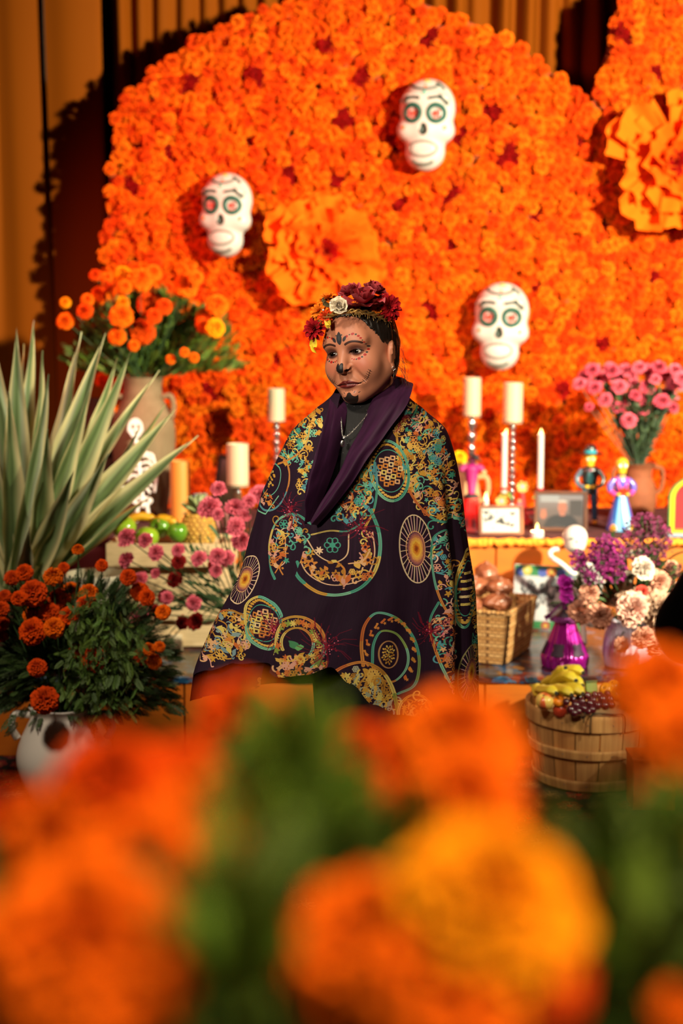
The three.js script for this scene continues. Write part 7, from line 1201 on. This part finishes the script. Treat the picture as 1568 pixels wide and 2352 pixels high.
// ---------------------------------------------------------------- bouquets: every flower a thing of its own
function bouquet(o) {
  const labels = rowLabels(o.heads, o.what, o.where, o.rows ?? 3), r = rng(o.seed);
  // push blossoms that would share room apart in depth
  const ds = o.heads.map((h) => o.d + (h[3] ?? (r() - 0.5) * o.deep));
  for (let n = 0; n < 60; n++) o.heads.forEach((a, i) => o.heads.forEach((b, j) => { if (j <= i) return; const q = Math.hypot(a[0] - b[0], a[1] - b[1]), s = (a[2] + b[2]) * 1.26; if (q >= s) return; const need = span(Math.sqrt(s * s - q * q), o.d), gap = ds[j] - ds[i]; if (Math.abs(gap) < need) { const m = (need - Math.abs(gap)) / 2 * (gap < 0 ? -1 : 1) * 0.6; ds[i] -= m; ds[j] += m; } }));
  o.heads.forEach((h, k) => {
    const [px, py, rp] = h, d = clamp(ds[k], o.d - 0.24, o.d + 0.24), top = at(px, py, d), droops = top.y < o.foot.y + 0.05, ap = o.foot.clone().add(V(0, -o.sink * 0.5, 0)), ray = top.clone().sub(ap).normalize(), flat = top.clone().sub(o.foot).setY(0).normalize(), foot = droops ? o.foot.clone().addScaledVector(flat, o.mouth).add(V(0, -0.02 - 0.02 * r(), 0)) : ap.clone().addScaledVector(ray, Math.min(0.035, o.sink * 0.4));
    const out = top.clone().sub(o.foot).normalize(), dir = out.multiplyScalar(h[4] ?? o.spread ?? 0.7).add(V((r() - 0.5) * 0.4, 0.15 + (r() - 0.5) * 0.3, h[5] ?? o.face ?? 0.7)).normalize();
    const f = flower({ name: o.name, label: labels.get(h), category: 'flower', group: o.group, foot, top, dir, r: span(rp, d) * 1.3, head: o.geo[k % o.geo.length], headMat: o.mats[h[6] ?? Math.floor(r() * o.mats.length)], leaves: o.leaves ?? 0, leafSize: o.leafSize, leafGeo: o.leafGeo, leafMat: o.leafMat, seed: k + o.seed, bend: droops ? 0.5 : 0, stemR: o.stemR ?? 0.002, stemMat: o.stemMat });
  });
}
// upper marigolds in the pale clay vase
bouquet({
  name: 'marigold', what: 'orange marigold', where: 'the clay vase bouquet', rows: 3, group: 'marigolds in the tall clay vase', seed: 901, d: 6.22, deep: 0.12, foot: vaseP.clone().add(V(0, vaseTop, 0)), mouth: 0.05, sink: 0.12, geo: G.marigold, mats: [M.orange, M.amber, M.orange, M.deep], leaves: 0, leafSize: 0.07, spread: 0.55, face: 0.75,
  heads: [[218, 631, 13], [245, 637, 13], [243, 657, 14], [228, 676, 19], [200, 688, 14], [193, 714, 17], [149, 694, 12], [148, 737, 18], [281, 627, 17], [322, 640, 25], [351, 625, 18], [286, 658, 15], [281, 694, 15], [343, 695, 27], [376, 703, 17], [353, 725, 16], [277, 724, 25], [268, 772, 18], [326, 760, 27], [307, 793, 12], [429, 654, 25], [449, 637, 16], [416, 666, 14], [498, 699, 23], [469, 723, 16], [473, 744, 21], [495, 752, 20], [392, 825, 10], [445, 821, 11], [424, 809, 10]],
});
const vtop = vaseP.clone().add(V(0, vaseTop, 0));
greens('marigold_foliage', 'feathery dark green foliage of the marigold bouquet in the clay vase', 2400, 71, (r) => { const a = r() * 6.283, e = 0.1 + r() * 1.35, q = 0.04 + 0.32 * r() ** 0.65, d = V(Math.cos(a) * Math.cos(e) * 1.1 + 0.12, Math.sin(e) * 1.02, Math.sin(a) * Math.cos(e) * 0.4 - 0.12); return [vtop.clone().addScaledVector(d, q).add(V(0, -0.01, -0.02)), V(d.x + (r() - 0.5) * 1.4, 0.5 + r() * 0.5, d.z + r() * 0.8)]; }, G.feather, mat(lin(0.085, 0.15, 0.012), 0.6, { vertexColors: true }), 0.05);
// dark marigolds in the white pot on the floor
const Z = (l) => l.map((h) => [h[0] / 3.733, 1200 + h[1] / 3.733, h[2] / 3.733, ...h.slice(3)]);
const potMouth = potP.clone().add(V(0, potTop, 0));
bouquet({
  name: 'marigold', what: 'deep orange marigold', where: 'the white pot bouquet', rows: 3, group: 'dark marigolds in the white floor pot', seed: 951, d: 4.25, deep: 0.14, foot: potMouth, mouth: 0.06, sink: 0.12, geo: G.marigold, mats: [M.deep, M.rust, M.deep, M.orange], leaves: 0, leafSize: 0.06, spread: 0.5, face: 0.75,
  heads: Z([[100, 470, 62], [205, 425, 70], [280, 600, 108], [455, 455, 80, 0, 0.9, 0.2, 3], [545, 385, 46], [668, 228, 48, 0, 1, 0.1, 3], [870, 365, 50], [35, 630, 55], [160, 650, 62], [500, 655, 92], [605, 585, 78], [765, 600, 80, 0, 0.9, 0.3, 3], [715, 690, 55], [265, 790, 72], [420, 770, 82], [590, 800, 80], [275, 930, 108, -0.1], [462, 900, 82, -0.1], [10, 740, 62], [10, 860, 62], [5, 960, 62], [670, 1100, 70], [820, 1160, 108, -0.12], [905, 1045, 44, -0.06, 0.9, 0.3, 3], [315, 1240, 76, -0.12, 0.9, 0.1], [380, 1520, 112, -0.16, 0.6, 0.3], [1100, 465, 66], [1200, 590, 76], [1265, 640, 66], [1280, 1085, 54, 0, 0.7, 0.6, 3], [1330, 1190, 62, 0, 0.7, 0.6, 3], [1370, 1065, 46, 0, 0.7, 0.6, 3], [1205, 1150, 66], [1400, 765, 62]]),
});
greens('marigold_foliage', 'dense dark feathery foliage of the marigold bouquet in the white pot', 2200, 72, (r) => { const a = r() * 6.283, e = -0.3 + r() * 1.6, q = 0.05 + 0.27 * r() ** 0.6, d = V(Math.cos(a) * Math.cos(e) * 1.0, Math.sin(e) * 1.0, Math.sin(a) * Math.cos(e) * 0.5 - 0.2); return [potMouth.clone().addScaledVector(d, q).add(V(0.01, 0.05, -0.02)), d.clone().add(V(0, -0.25, 0.3))]; }, G.feather, mat(lin(0.035, 0.075, 0.014), 0.6, { vertexColors: true }), 0.048);
{ // a looser drooping curtain of paler greens on the right of that bouquet
  const c = at(235, 1500, 4.15); greens('marigold_foliage', 'paler green ferny leaves hanging on the right of the white pot bouquet', 620, 73, (r) => { const p = V(c.x + (r() + r() - 1) * 0.13, c.y + (r() + r() - 1) * 0.2, c.z + (r() - 0.5) * 0.1); return [p, V((r() - 0.5) * 1.6, -0.5 - 0.5 * r() + 0.6 * (r() > 0.7), 0.5)]; }, G.feather, mat(lin(0.075, 0.145, 0.022), 0.6, { vertexColors: true }), 0.034);
}
// pink carnations standing behind the shawl
const pinkVase = on(575, 4.5, Y1 + 0.0072); pinkVase.set(at(560, 1480, 4.98).x, Y1 + 0.0072, -4.98);
{
  const t = thing('dark_vase', 'dark glazed vase almost hidden by the shawl, holding pink carnations', 'vase', pinkVase);
  part('body', lathe([[0.0001, 0, 1], [0.05, 0, 1], [0.065, 0.05], [0.06, 0.12], [0.042, 0.17], [0.05, 0.2, 1], [0.042, 0.2, 1], [0.035, 0.17], [0.05, 0.1], [0.0001, 0.02]], 36), phys(lin(0.03, 0.025, 0.03), 0.2, { clearcoat: 0.8 }), t);
}
const Q = (l) => l.map((h) => [h[0] / 2.45, 1050 + h[1] / 2.45, h[2] / 2.45, ...h.slice(3)]);
const carn = { name: 'carnation', geo: G.carnation, leaves: 0, leafGeo: G.blade, leafMat: M.leafV, leafSize: 0.06, spread: 0.7, face: 0.45, stemR: 0.002 };
bouquet({
  ...carn, what: 'pink carnation', where: 'the bouquet left of the shawl', rows: 3, group: 'pink carnations left of the shawl', seed: 981, d: 4.7, deep: 0.12, foot: pinkVase.clone().add(V(0, 0.2, 0)), mouth: 0.03, sink: 0.08, mats: [M.pink],
  heads: Q([[1228, 180, 42], [1180, 288, 60], [1325, 285, 48], [1400, 252, 40], [1462, 215, 54], [1325, 392, 48], [1355, 475, 52], [1225, 322, 32], [1375, 330, 34], [715, 455, 52, 0, 1, 0.4, 0], [820, 468, 40], [712, 580, 42], [880, 540, 44], [1003, 527, 36], [1120, 572, 40], [1225, 558, 46], [1275, 570, 42], [790, 690, 42], [1090, 822, 42], [795, 870, 38], [768, 912, 36], [942, 792, 36], [1215, 640, 32], [705, 1318, 38], [745, 1330, 26], [875, 655, 26]]),
});
bouquet({
  ...carn, what: 'dark red carnation', where: 'the bouquet left of the shawl', rows: 1, group: 'dark red carnations left of the shawl', seed: 985, d: 4.78, deep: 0.1, foot: pinkVase.clone().add(V(0, 0.2, 0)), mouth: 0.03, sink: 0.08, mats: [petalMat(lin(0.36, 0.018, 0.015))],
  heads: Q([[1005, 592, 40], [985, 690, 42], [1100, 925, 44], [1030, 930, 40], [925, 785, 36], [885, 870, 38], [1200, 610, 30]]),
});
// tall pink carnations in the terracotta vase
const amphM = amphP.clone().add(V(0, amphTop, 0)), W5 = (l) => l.map((h) => [1020 + h[0] / 2.861, 800 + h[1] / 2.861, h[2] / 2.861, ...h.slice(3)]);
bouquet({
  ...carn, what: 'pink carnation', where: 'the terracotta vase bouquet', rows: 3, group: 'pink carnations in the terracotta vase', seed: 1001, d: 6.3, deep: 0.16, foot: amphM, mouth: 0.045, sink: 0.1, mats: [petalMat(lin(0.80, 0.15, 0.22)), petalMat(lin(0.72, 0.10, 0.16))], spread: 0.6, face: 0.6, stemMat: mat(lin(0.055, 0.085, 0.05), 0.6),
  heads: W5([[970, 145, 46], [925, 190, 46], [890, 235, 38], [985, 262, 46], [1012, 212, 36], [1060, 190, 48], [1100, 150, 46], [1130, 192, 46], [1190, 150, 46], [1150, 255, 48], [1060, 340, 42], [952, 388, 26], [1240, 242, 46], [1280, 130, 40], [1340, 165, 60], [1410, 130, 46], [1330, 258, 48], [1255, 312, 36], [1330, 332, 40], [1215, 352, 66], [1155, 385, 40], [1292, 398, 46], [1210, 475, 46], [1460, 190, 48], [1515, 150, 46], [1555, 200, 46], [1520, 240, 54], [1472, 312, 54], [1430, 350, 48], [1500, 392, 36], [1400, 300, 36], [1085, 128, 36], [1230, 185, 36], [1385, 205, 34]]),
});
greens('carnation_foliage', 'thin grey-green carnation leaves fanning up from the terracotta vase', 320, 74, (r) => { const a = r() * 6.283, q = r(), d = V(Math.cos(a) * 0.42, 1, Math.sin(a) * 0.3); return [amphM.clone().addScaledVector(d, -0.02 + 0.32 * q), V(Math.cos(a) * 0.6, 1, Math.sin(a) * 0.5)]; }, G.blade, mat(lin(0.05, 0.085, 0.04), 0.6, { vertexColors: true }), 0.09);
greens('carnation_foliage', 'thin green carnation leaves among the stems left of the shawl', 140, 75, (r) => { const f = pinkVase.clone().add(V(0, 0.22, 0)), a = 1.3 + r() * 2.0, q = r(), d = V(Math.cos(a), Math.sin(a) * 0.75, (r() - 0.5) * 0.5); return [f.addScaledVector(d, 0.04 + 0.3 * q), d.clone().add(V(0, 0.1, 0.2))]; }, G.blade, mat(lin(0.04, 0.095, 0.035), 0.6, { vertexColors: true }), 0.055);
// pale carnations and purple statice in a ribbed white vase on the low step
const rv = V(at(1440, 1500, 4.99).x, Y1 + 0.0072, -4.99), rvH = 0.17;
{
  const t = thing('ribbed_vase', 'white ribbed vase under the pale carnations, behind the foreground blossom', 'vase', rv), b = new MB(), prof = smooth([[0.0001, 0, 1], [0.075, 0, 1], [0.085, 0.05], [0.08, 0.11], [0.07, 0.145], [0.082, rvH, 1], [0.07, rvH, 1], [0.058, 0.14], [0.06, 0.06], [0.0001, 0.03]]);
  b.grid(96, prof.length - 1, (u, v) => { const k = Math.round(v * (prof.length - 1)), a = u * Math.PI * 2, q = prof[k][0] * (1 + 0.035 * Math.cos(a * 24)); return [q * Math.sin(a), prof[k][1], q * Math.cos(a)]; });
  part('body', b.build(), phys(lin(0.62, 0.56, 0.72), 0.35, { clearcoat: 0.4 }), t);
}
const rvM = rv.clone().add(V(0, rvH, 0)), W6 = (l) => l.map((h) => [1060 + h[0] / 3.087, 1150 + h[1] / 3.087, h[2] / 3.087, ...h.slice(3)]);
const blush = petalMat(lin(0.86, 0.50, 0.40)), peach = petalMat(lin(0.75, 0.36, 0.25)), creamP = petalMat(lin(0.80, 0.66, 0.56)), beige = petalMat(lin(0.58, 0.36, 0.25)), coral = petalMat(lin(0.8, 0.10, 0.07));
bouquet({
  ...carn, what: 'pale carnation', where: 'the ribbed vase bouquet', rows: 3, group: 'pale carnations in the ribbed vase', seed: 1021, d: 4.86, deep: 0.14, foot: rvM, mouth: 0.05, sink: 0.08, mats: [blush, peach, creamP, beige, coral], spread: 0.5, face: 0.8,
  heads: W6([[1280, 480, 78, 0, 0.5, 0.8, 2], [1388, 580, 82, 0, 0.5, 0.8, 1], [1205, 768, 104, -0.1, 0.4, 1, 0], [1392, 780, 122, -0.08, 0.4, 1, 3], [905, 660, 62, 0, 0.6, 0.7, 1], [842, 792, 78, 0, 0.5, 0.8, 1], [985, 820, 82, -0.06, 0.5, 0.8, 1], [1170, 655, 72, 0.06, 0.5, 0.8, 3], [1060, 690, 55, 0.06, 0.5, 0.8, 1], [1290, 970, 74, -0.06, 0.5, 0.7, 1], [1372, 1045, 62, -0.06, 0.5, 0.7, 1], [1442, 900, 66, -0.04, 0.5, 0.8, 3], [1276, 645, 44, -0.02, 0.5, 0.8, 4], [1490, 480, 50, 0.06, 0.5, 0.8, 1], [1182, 545, 44, 0.05, 0.5, 0.8, 2], [1130, 1020, 52, 0, 0.5, 0.7, 1], [1410, 680, 60, 0.06, 0.5, 0.8, 1], [1490, 640, 66, 0.05, 0.5, 0.8, 1]]),
});
greens('carnation_foliage', 'dark green leaves and stems among the pale carnations', 260, 76, (r) => { const a = r() * 6.283, q = r(), e = 0.2 + r() * 1.1, d = V(Math.cos(a) * Math.cos(e), Math.sin(e), Math.sin(a) * 0.5); return [rvM.clone().addScaledVector(d, 0.05 + 0.2 * q), d.clone().add(V(0, 0.1, 0.2))]; }, G.blade, mat(lin(0.035, 0.075, 0.02), 0.6, { vertexColors: true }), 0.075);
function statice(px, py, rx, ry, d, m, label, n, seed) {
  const c = at(px, py, d), t = thing('statice_spray', label, 'flower', rvM.clone().add(V(0, -0.05, 0))), r = rng(seed), L = c.clone().sub(t.position), sx = span(rx, d), sy = span(ry, d), st = new MB();
  const head = headGeo([{ n: 6, tilt: 1.2, L: 0.9, W: 0.7, rad: 0.1, y: 0, curl: 0.2, nu: 2, nv: 2, dark: 0.7 }, { n: 4, tilt: 0.5, L: 0.8, W: 0.6, rad: 0.05, y: 0.1, curl: 0.2, nu: 2, nv: 2, dark: 0.7 }], 6);
  const im = new THREE.InstancedMesh(head, m, n), o = new THREE.Object3D(), cc = new THREE.Color(), base = L.clone().add(V(0, -sy * 0.9, 0));
  st.geo(tube([V(0, 0, 0), base.clone().multiplyScalar(0.5).add(V(0, 0.03, 0)), base], 0.0022, 6, 12));
  for (let k = 0; k < n; k++) {
    const a = r() * 6.283, q = Math.sqrt(r()), p = V(L.x + sx * q * Math.cos(a), L.y + sy * q * Math.sin(a), L.z + (r() - 0.5) * sx * 1.1);
    if (k % 6 === 0) st.geo(tube([base, base.clone().lerp(p, 0.55).add(V(0, -0.01, 0)), p], 0.0009, 4, 6));
    o.position.copy(p); o.quaternion.copy(aim(V(r() - 0.5, 0.6, r()))); o.scale.setScalar(0.0058 * (0.7 + 0.7 * r())); o.updateMatrix(); im.setMatrixAt(k, o.matrix); const b = 0.5 + 0.9 * r(); im.setColorAt(k, cc.setRGB(b, b, b));
  }
  part('stem', st.build(), M.stem, t); im.name = 'blossoms'; im.userData.kind = 'stuff'; t.add(im);
}
const violet = mat(lin(0.30, 0.008, 0.16), 0.7, { vertexColors: true }), plumS = mat(lin(0.22, 0.016, 0.085), 0.7, { vertexColors: true }), brownS = mat(lin(0.13, 0.025, 0.02), 0.8, { vertexColors: true });
statice(1392, 1270, 42, 40, 4.84, violet, 'bright purple statice spray above the pale carnations', 420, 1); statice(1328, 1288, 20, 26, 4.86, violet, 'leftmost thin purple statice spray in front of the white skeleton skull', 110, 2);
statice(1484, 1240, 58, 62, 4.9, plumS, 'widest dusky purple statice spray, topmost of the right bouquet', 620, 3); statice(1410, 1312, 28, 30, 4.82, violet, 'loose purple statice spray hanging between skeleton ribs and white carnation', 130, 4);
statice(1362, 1322, 26, 22, 4.83, violet, 'thin purple statice spray crossing the striped ribs', 90, 5); statice(1548, 1350, 26, 60, 4.92, brownS, 'brownish dried spray at the right edge of the pale bouquet', 220, 6);
// ---------------------------------------------------------------- someone in black standing at the right edge of the picture
{
  const d = 2.3, x = at(1985, 1300, d).x, o = V(x, 0, -d), t = thing('person', 'person in black at the right edge, only the dark elbow and side showing', 'person', o), P = (a) => a;
  const N = [0, 1.37, -0.01], CH = [0, 1.22, 0], WA = [0, 1.0, 0.01], HI = [0, 0.88, 0], SL = [-0.15, 1.3, 0], SR = [0.15, 1.3, 0], EL = [-0.27, 1.0, -0.04], ER = [0.19, 1.0, -0.02], HL = [-0.06, 0.93, -0.2], HR = [0.07, 0.94, -0.2], A = [-0.09, 0.86, 0], B = [0.09, 0.86, 0], KA = [-0.1, 0.48, 0], KB = [0.1, 0.48, 0], FA = [-0.1, 0.08, 0.02], FB = [0.1, 0.08, 0.02];
  const bones = (k) => [[N, CH, 0.05 + k, 0.1 + k], [CH, WA, 0.11 + k, 0.11 + k], [WA, HI, 0.11 + k, 0.13 + k], [SL, SR, 0.05 + k, 0.05 + k], [SL, EL, 0.048 + k, 0.04 + k], [EL, HL, 0.04 + k, 0.028 + k], [SR, ER, 0.048 + k, 0.04 + k], [ER, HR, 0.04 + k, 0.028 + k]], legs = (k) => [[HI, A, 0.11 + k, 0.09 + k], [HI, B, 0.11 + k, 0.09 + k], [A, KA, 0.085 + k, 0.055 + k], [KA, FA, 0.055 + k, 0.042 + k], [B, KB, 0.085 + k, 0.055 + k], [KB, FB, 0.055 + k, 0.042 + k]];
  const black = mat(lin(0.006, 0.005, 0.006), 0.9), b = new MB(), hm = M4([0, 1.53, 0.0], [0, Math.PI, 0]), skin2 = phys(lin(0.4, 0.2, 0.13), 0.5);
  b.geo(headGeoW, hm); for (const s of [-1, 1]) b.geo(earGeo, hm.clone().multiply(M4([s * 0.0755, -0.021, -0.006], [0, s * 0.35, 0], [s, 1, 1])));
  b.geo(bodyMesh(bones(-0.006), 0.035, [-0.4, 0.75, -0.4], [0.4, 1.55, 0.4], 60));
  const hand = (H, s) => { b.geo(starMesh((X, Y, Zz) => ell(X, Y, Zz, [0, 0, 0], [0.038, 0.016, 0.045]), [0, 0, 0], 20, 16, 0.06), M4([H[0], H[1], H[2] - 0.05])); for (let k = 0; k < 4; k++) b.geo(tube([[H[0] + (k - 1.5) * 0.018, H[1] + 0.004, H[2] - 0.085], [H[0] + (k - 1.5) * 0.019, H[1] + 0.002, H[2] - 0.115], [H[0] + (k - 1.5) * 0.018, H[1] - 0.016, H[2] - 0.135 + Math.abs(k - 1.4) * 0.008]], 0.0085, 8, 10)); b.geo(tube([[H[0] + s * 0.03, H[1], H[2] - 0.04], [H[0] + s * 0.05, H[1] - 0.004, H[2] - 0.065], [H[0] + s * 0.052, H[1] - 0.012, H[2] - 0.088]], 0.009, 8, 10)); };
  hand(HL, 1); hand(HR, -1);
  part('body', b.build(), skin2, t);
  part('black_jacket', bodyMesh(bones(0.012), 0.04, [-0.42, 0.7, -0.42], [0.42, 1.54, 0.42], 64), black, t); part('trousers', bodyMesh(legs(0.014), 0.03, [-0.5, 0.02, -0.5], [0.5, 1.02, 0.5], 70), black, t);
  part('hair', starMesh((X, Y, Zz) => smin(ell(X, Y, Zz, [0, 0.034, -0.018], [0.083, 0.09, 0.1]), ell(X, Y, Zz, [0, -0.04, -0.05], [0.07, 0.08, 0.055]), 0.04) + (Zz > 0.0 ? 0.03 * sstep(0.06, 0.02, Y) : 0), [0, 0.01, -0.02], 80, 60, 0.2).applyMatrix4(hm), mat(lin(0.012, 0.008, 0.006), 0.5), t);
  for (const f of [FA, FB]) part('shoe', starMesh((X, Y, Zz) => Math.max(smin(ell(X, Y, Zz, [0, 0.045, 0.02], [0.042, 0.05, 0.06]), ell(X, Y, Zz, [0, 0.028, 0.1], [0.045, 0.036, 0.085]), 0.03), 0.002 - Y), [0, 0.03, 0.05], 32, 24, 0.25).applyMatrix4(M4([f[0], 0, 0.03], [0, Math.PI, 0])), black, t);
}
// ---------------------------------------------------------------- marigolds close to the camera
const plantP = V(0.01, 0, -0.66);
{
  const t = thing('planter', 'tall dark planter just below the picture, holding the foreground marigolds', 'planter', plantP);
  part('box', lathe([[0.0001, 0, 1], [0.12, 0, 1], [0.15, 0.9, 1], [0.158, 0.94, 1], [0.14, 0.94, 1], [0.13, 0.86, 1], [0.0001, 0.86]], 40), mat(lin(0.05, 0.03, 0.02), 0.7), t); part('soil', moved(new THREE.CylinderGeometry(0.13, 0.12, 0.02, 30), [0, 0.875, 0]), mat(lin(0.03, 0.02, 0.012), 1), t);
}
const fgHeads = [
  // px, py, radius, distance, material, facing (x, y, z)
  [185, 2190, 228, 0.50, 'orange', -0.1, 0.75, 0.6], [470, 1905, 135, 0.57, 'orange', 0.1, 0.7, 0.7], [250, 1810, 135, 0.62, 'deep', -0.2, 0.8, 0.5], [420, 1800, 105, 0.64, 'deep', 0.1, 0.8, 0.5], [120, 1920, 110, 0.6, 'orange', -0.4, 0.7, 0.6], [330, 1990, 140, 0.55, 'orange', 0, 0.75, 0.6],
  [560, 1640, 95, 0.72, 'deep', 0.2, 0.8, 0.5], [505, 1740, 80, 0.68, 'deep', 0.1, 0.8, 0.5], [820, 1760, 105, 0.68, 'deep', -0.1, 0.7, 0.7], [1050, 1700, 130, 0.68, 'orange', 0.1, 0.75, 0.6], [1060, 1850, 140, 0.62, 'orange', 0.1, 0.7, 0.6], [1140, 1725, 70, 0.7, 'orange', 0.3, 0.8, 0.5],
  [840, 2190, 190, 0.50, 'orange', -0.2, 0.75, 0.6], [1120, 2080, 205, 0.48, 'amber', 0.1, 0.8, 0.5], [1010, 2260, 195, 0.47, 'orange', 0, 0.75, 0.6], [1225, 2230, 130, 0.52, 'rust', 0.3, 0.6, 0.7],
  [1515, 1585, 110, 0.70, 'orange', 0.1, 0.75, 0.6], [1570, 1700, 100, 0.66, 'orange', 0.3, 0.7, 0.6], [1312, 1935, 62, 0.72, 'rust', 0.2, 0.8, 0.6], [1385, 2060, 62, 0.6, 'rust', 0.2, 0.7, 0.6], [1562, 1925, 45, 0.66, 'deep', 0.3, 0.7, 0.6], [1555, 2320, 60, 0.55, 'orange', 0.3, 0.7, 0.6], [30, 1900, 90, 0.64, 'deep', -0.4, 0.7, 0.6],
];
const fgNames = ['huge blurred orange marigold in the bottom left corner', 'blurred orange marigold right of the two redder ones at the left', 'blurred reddish orange marigold below the white pot', 'blurred reddish marigold beside the yellow step', 'blurred orange marigold at the left edge above the corner blossom', 'blurred orange marigold between the left corner blossom and the green leaves', 'highest blurred marigold below the left corner of the shawl', 'small blurred marigold under the left hem of the shawl', 'blurred dusky red marigold below the middle of the shawl', 'blurred orange marigold under the right hem of the shawl', 'blurred orange marigold below the one under the right hem', 'blurred marigold just left of the bushel basket', 'big blurred orange marigold left of the brightest one at the bottom', 'brightest amber marigold, blurred, at bottom centre right', 'blurred orange marigold at the very bottom below the brightest one', 'blurred dark red marigold right of the brightest one at the bottom', 'blurred orange marigold covering the right bouquet’s vase', 'blurred orange marigold at the right edge beside the bushel basket', 'small blurred red marigold below the bushel basket', 'faint blurred rusty marigold among the green at lower right', 'tiny blurred orange bloom at the right edge over the green leaves', 'blurred orange bloom in the bottom right corner', 'blurred reddish marigold at the left edge under the white pot'];
fgHeads.forEach(([px, py, rp, d, c, dx, dy, dz], k) => {
  const top = at(px, py, d), r = rng(2000 + k), a = r() * 6.3;
  flower({ name: 'marigold', label: fgNames[k], category: 'flower', group: 'blurred marigolds close to the camera', foot: plantP.clone().add(V(0, 0.80, 0)).lerp(top, 0.18), top, dir: V(dx, dy, dz), r: span(rp, d) * 1.34, head: G.marigold[k % 3], headMat: M[c], leaves: 0, leafSize: 0.04, seed: 2000 + k, bend: 0, stemR: 0.0026 });
});
greens('marigold_foliage', 'blurred green marigold leaves close to the camera', 300, 79, (r) => { const px = r() * 1700 - 60, py = 2120 + r() * 450, d = 0.54 + r() * 0.2; const p = at(px, py, d); return [p, V((r() - 0.5) * 1.2, 0.8, (r() - 0.5))]; }, G.feather, mat(lin(0.085, 0.16, 0.02), 0.6, { vertexColors: true }), 0.045);
{ const spots = [[690, 1800, 0.66], [700, 1960, 0.6], [660, 2020, 0.58], [740, 1900, 0.6], [500, 2180, 0.5], [520, 2260, 0.48], [470, 2100, 0.53], [880, 1960, 0.62], [690, 1760, 0.7], [1470, 2080, 0.6], [1400, 1980, 0.62], [1520, 2000, 0.6], [1450, 2200, 0.55], [620, 1900, 0.6]]; greens('broad_marigold_leaf', 'soft green leaf masses between the blurred foreground marigolds', 210, 80, (r) => { const s = spots[Math.floor(r() * spots.length)], p = at(s[0] + (r() - 0.5) * 90, s[1] + (r() - 0.5) * 100, s[2] + (r() - 0.5) * 0.05); return [p, V((r() - 0.5) * 1.2, 0.7, r() - 0.3)]; }, G.feather, mat(lin(0.11, 0.20, 0.02), 0.55, { vertexColors: true }), 0.036); }
renderer.render(scene, camera);
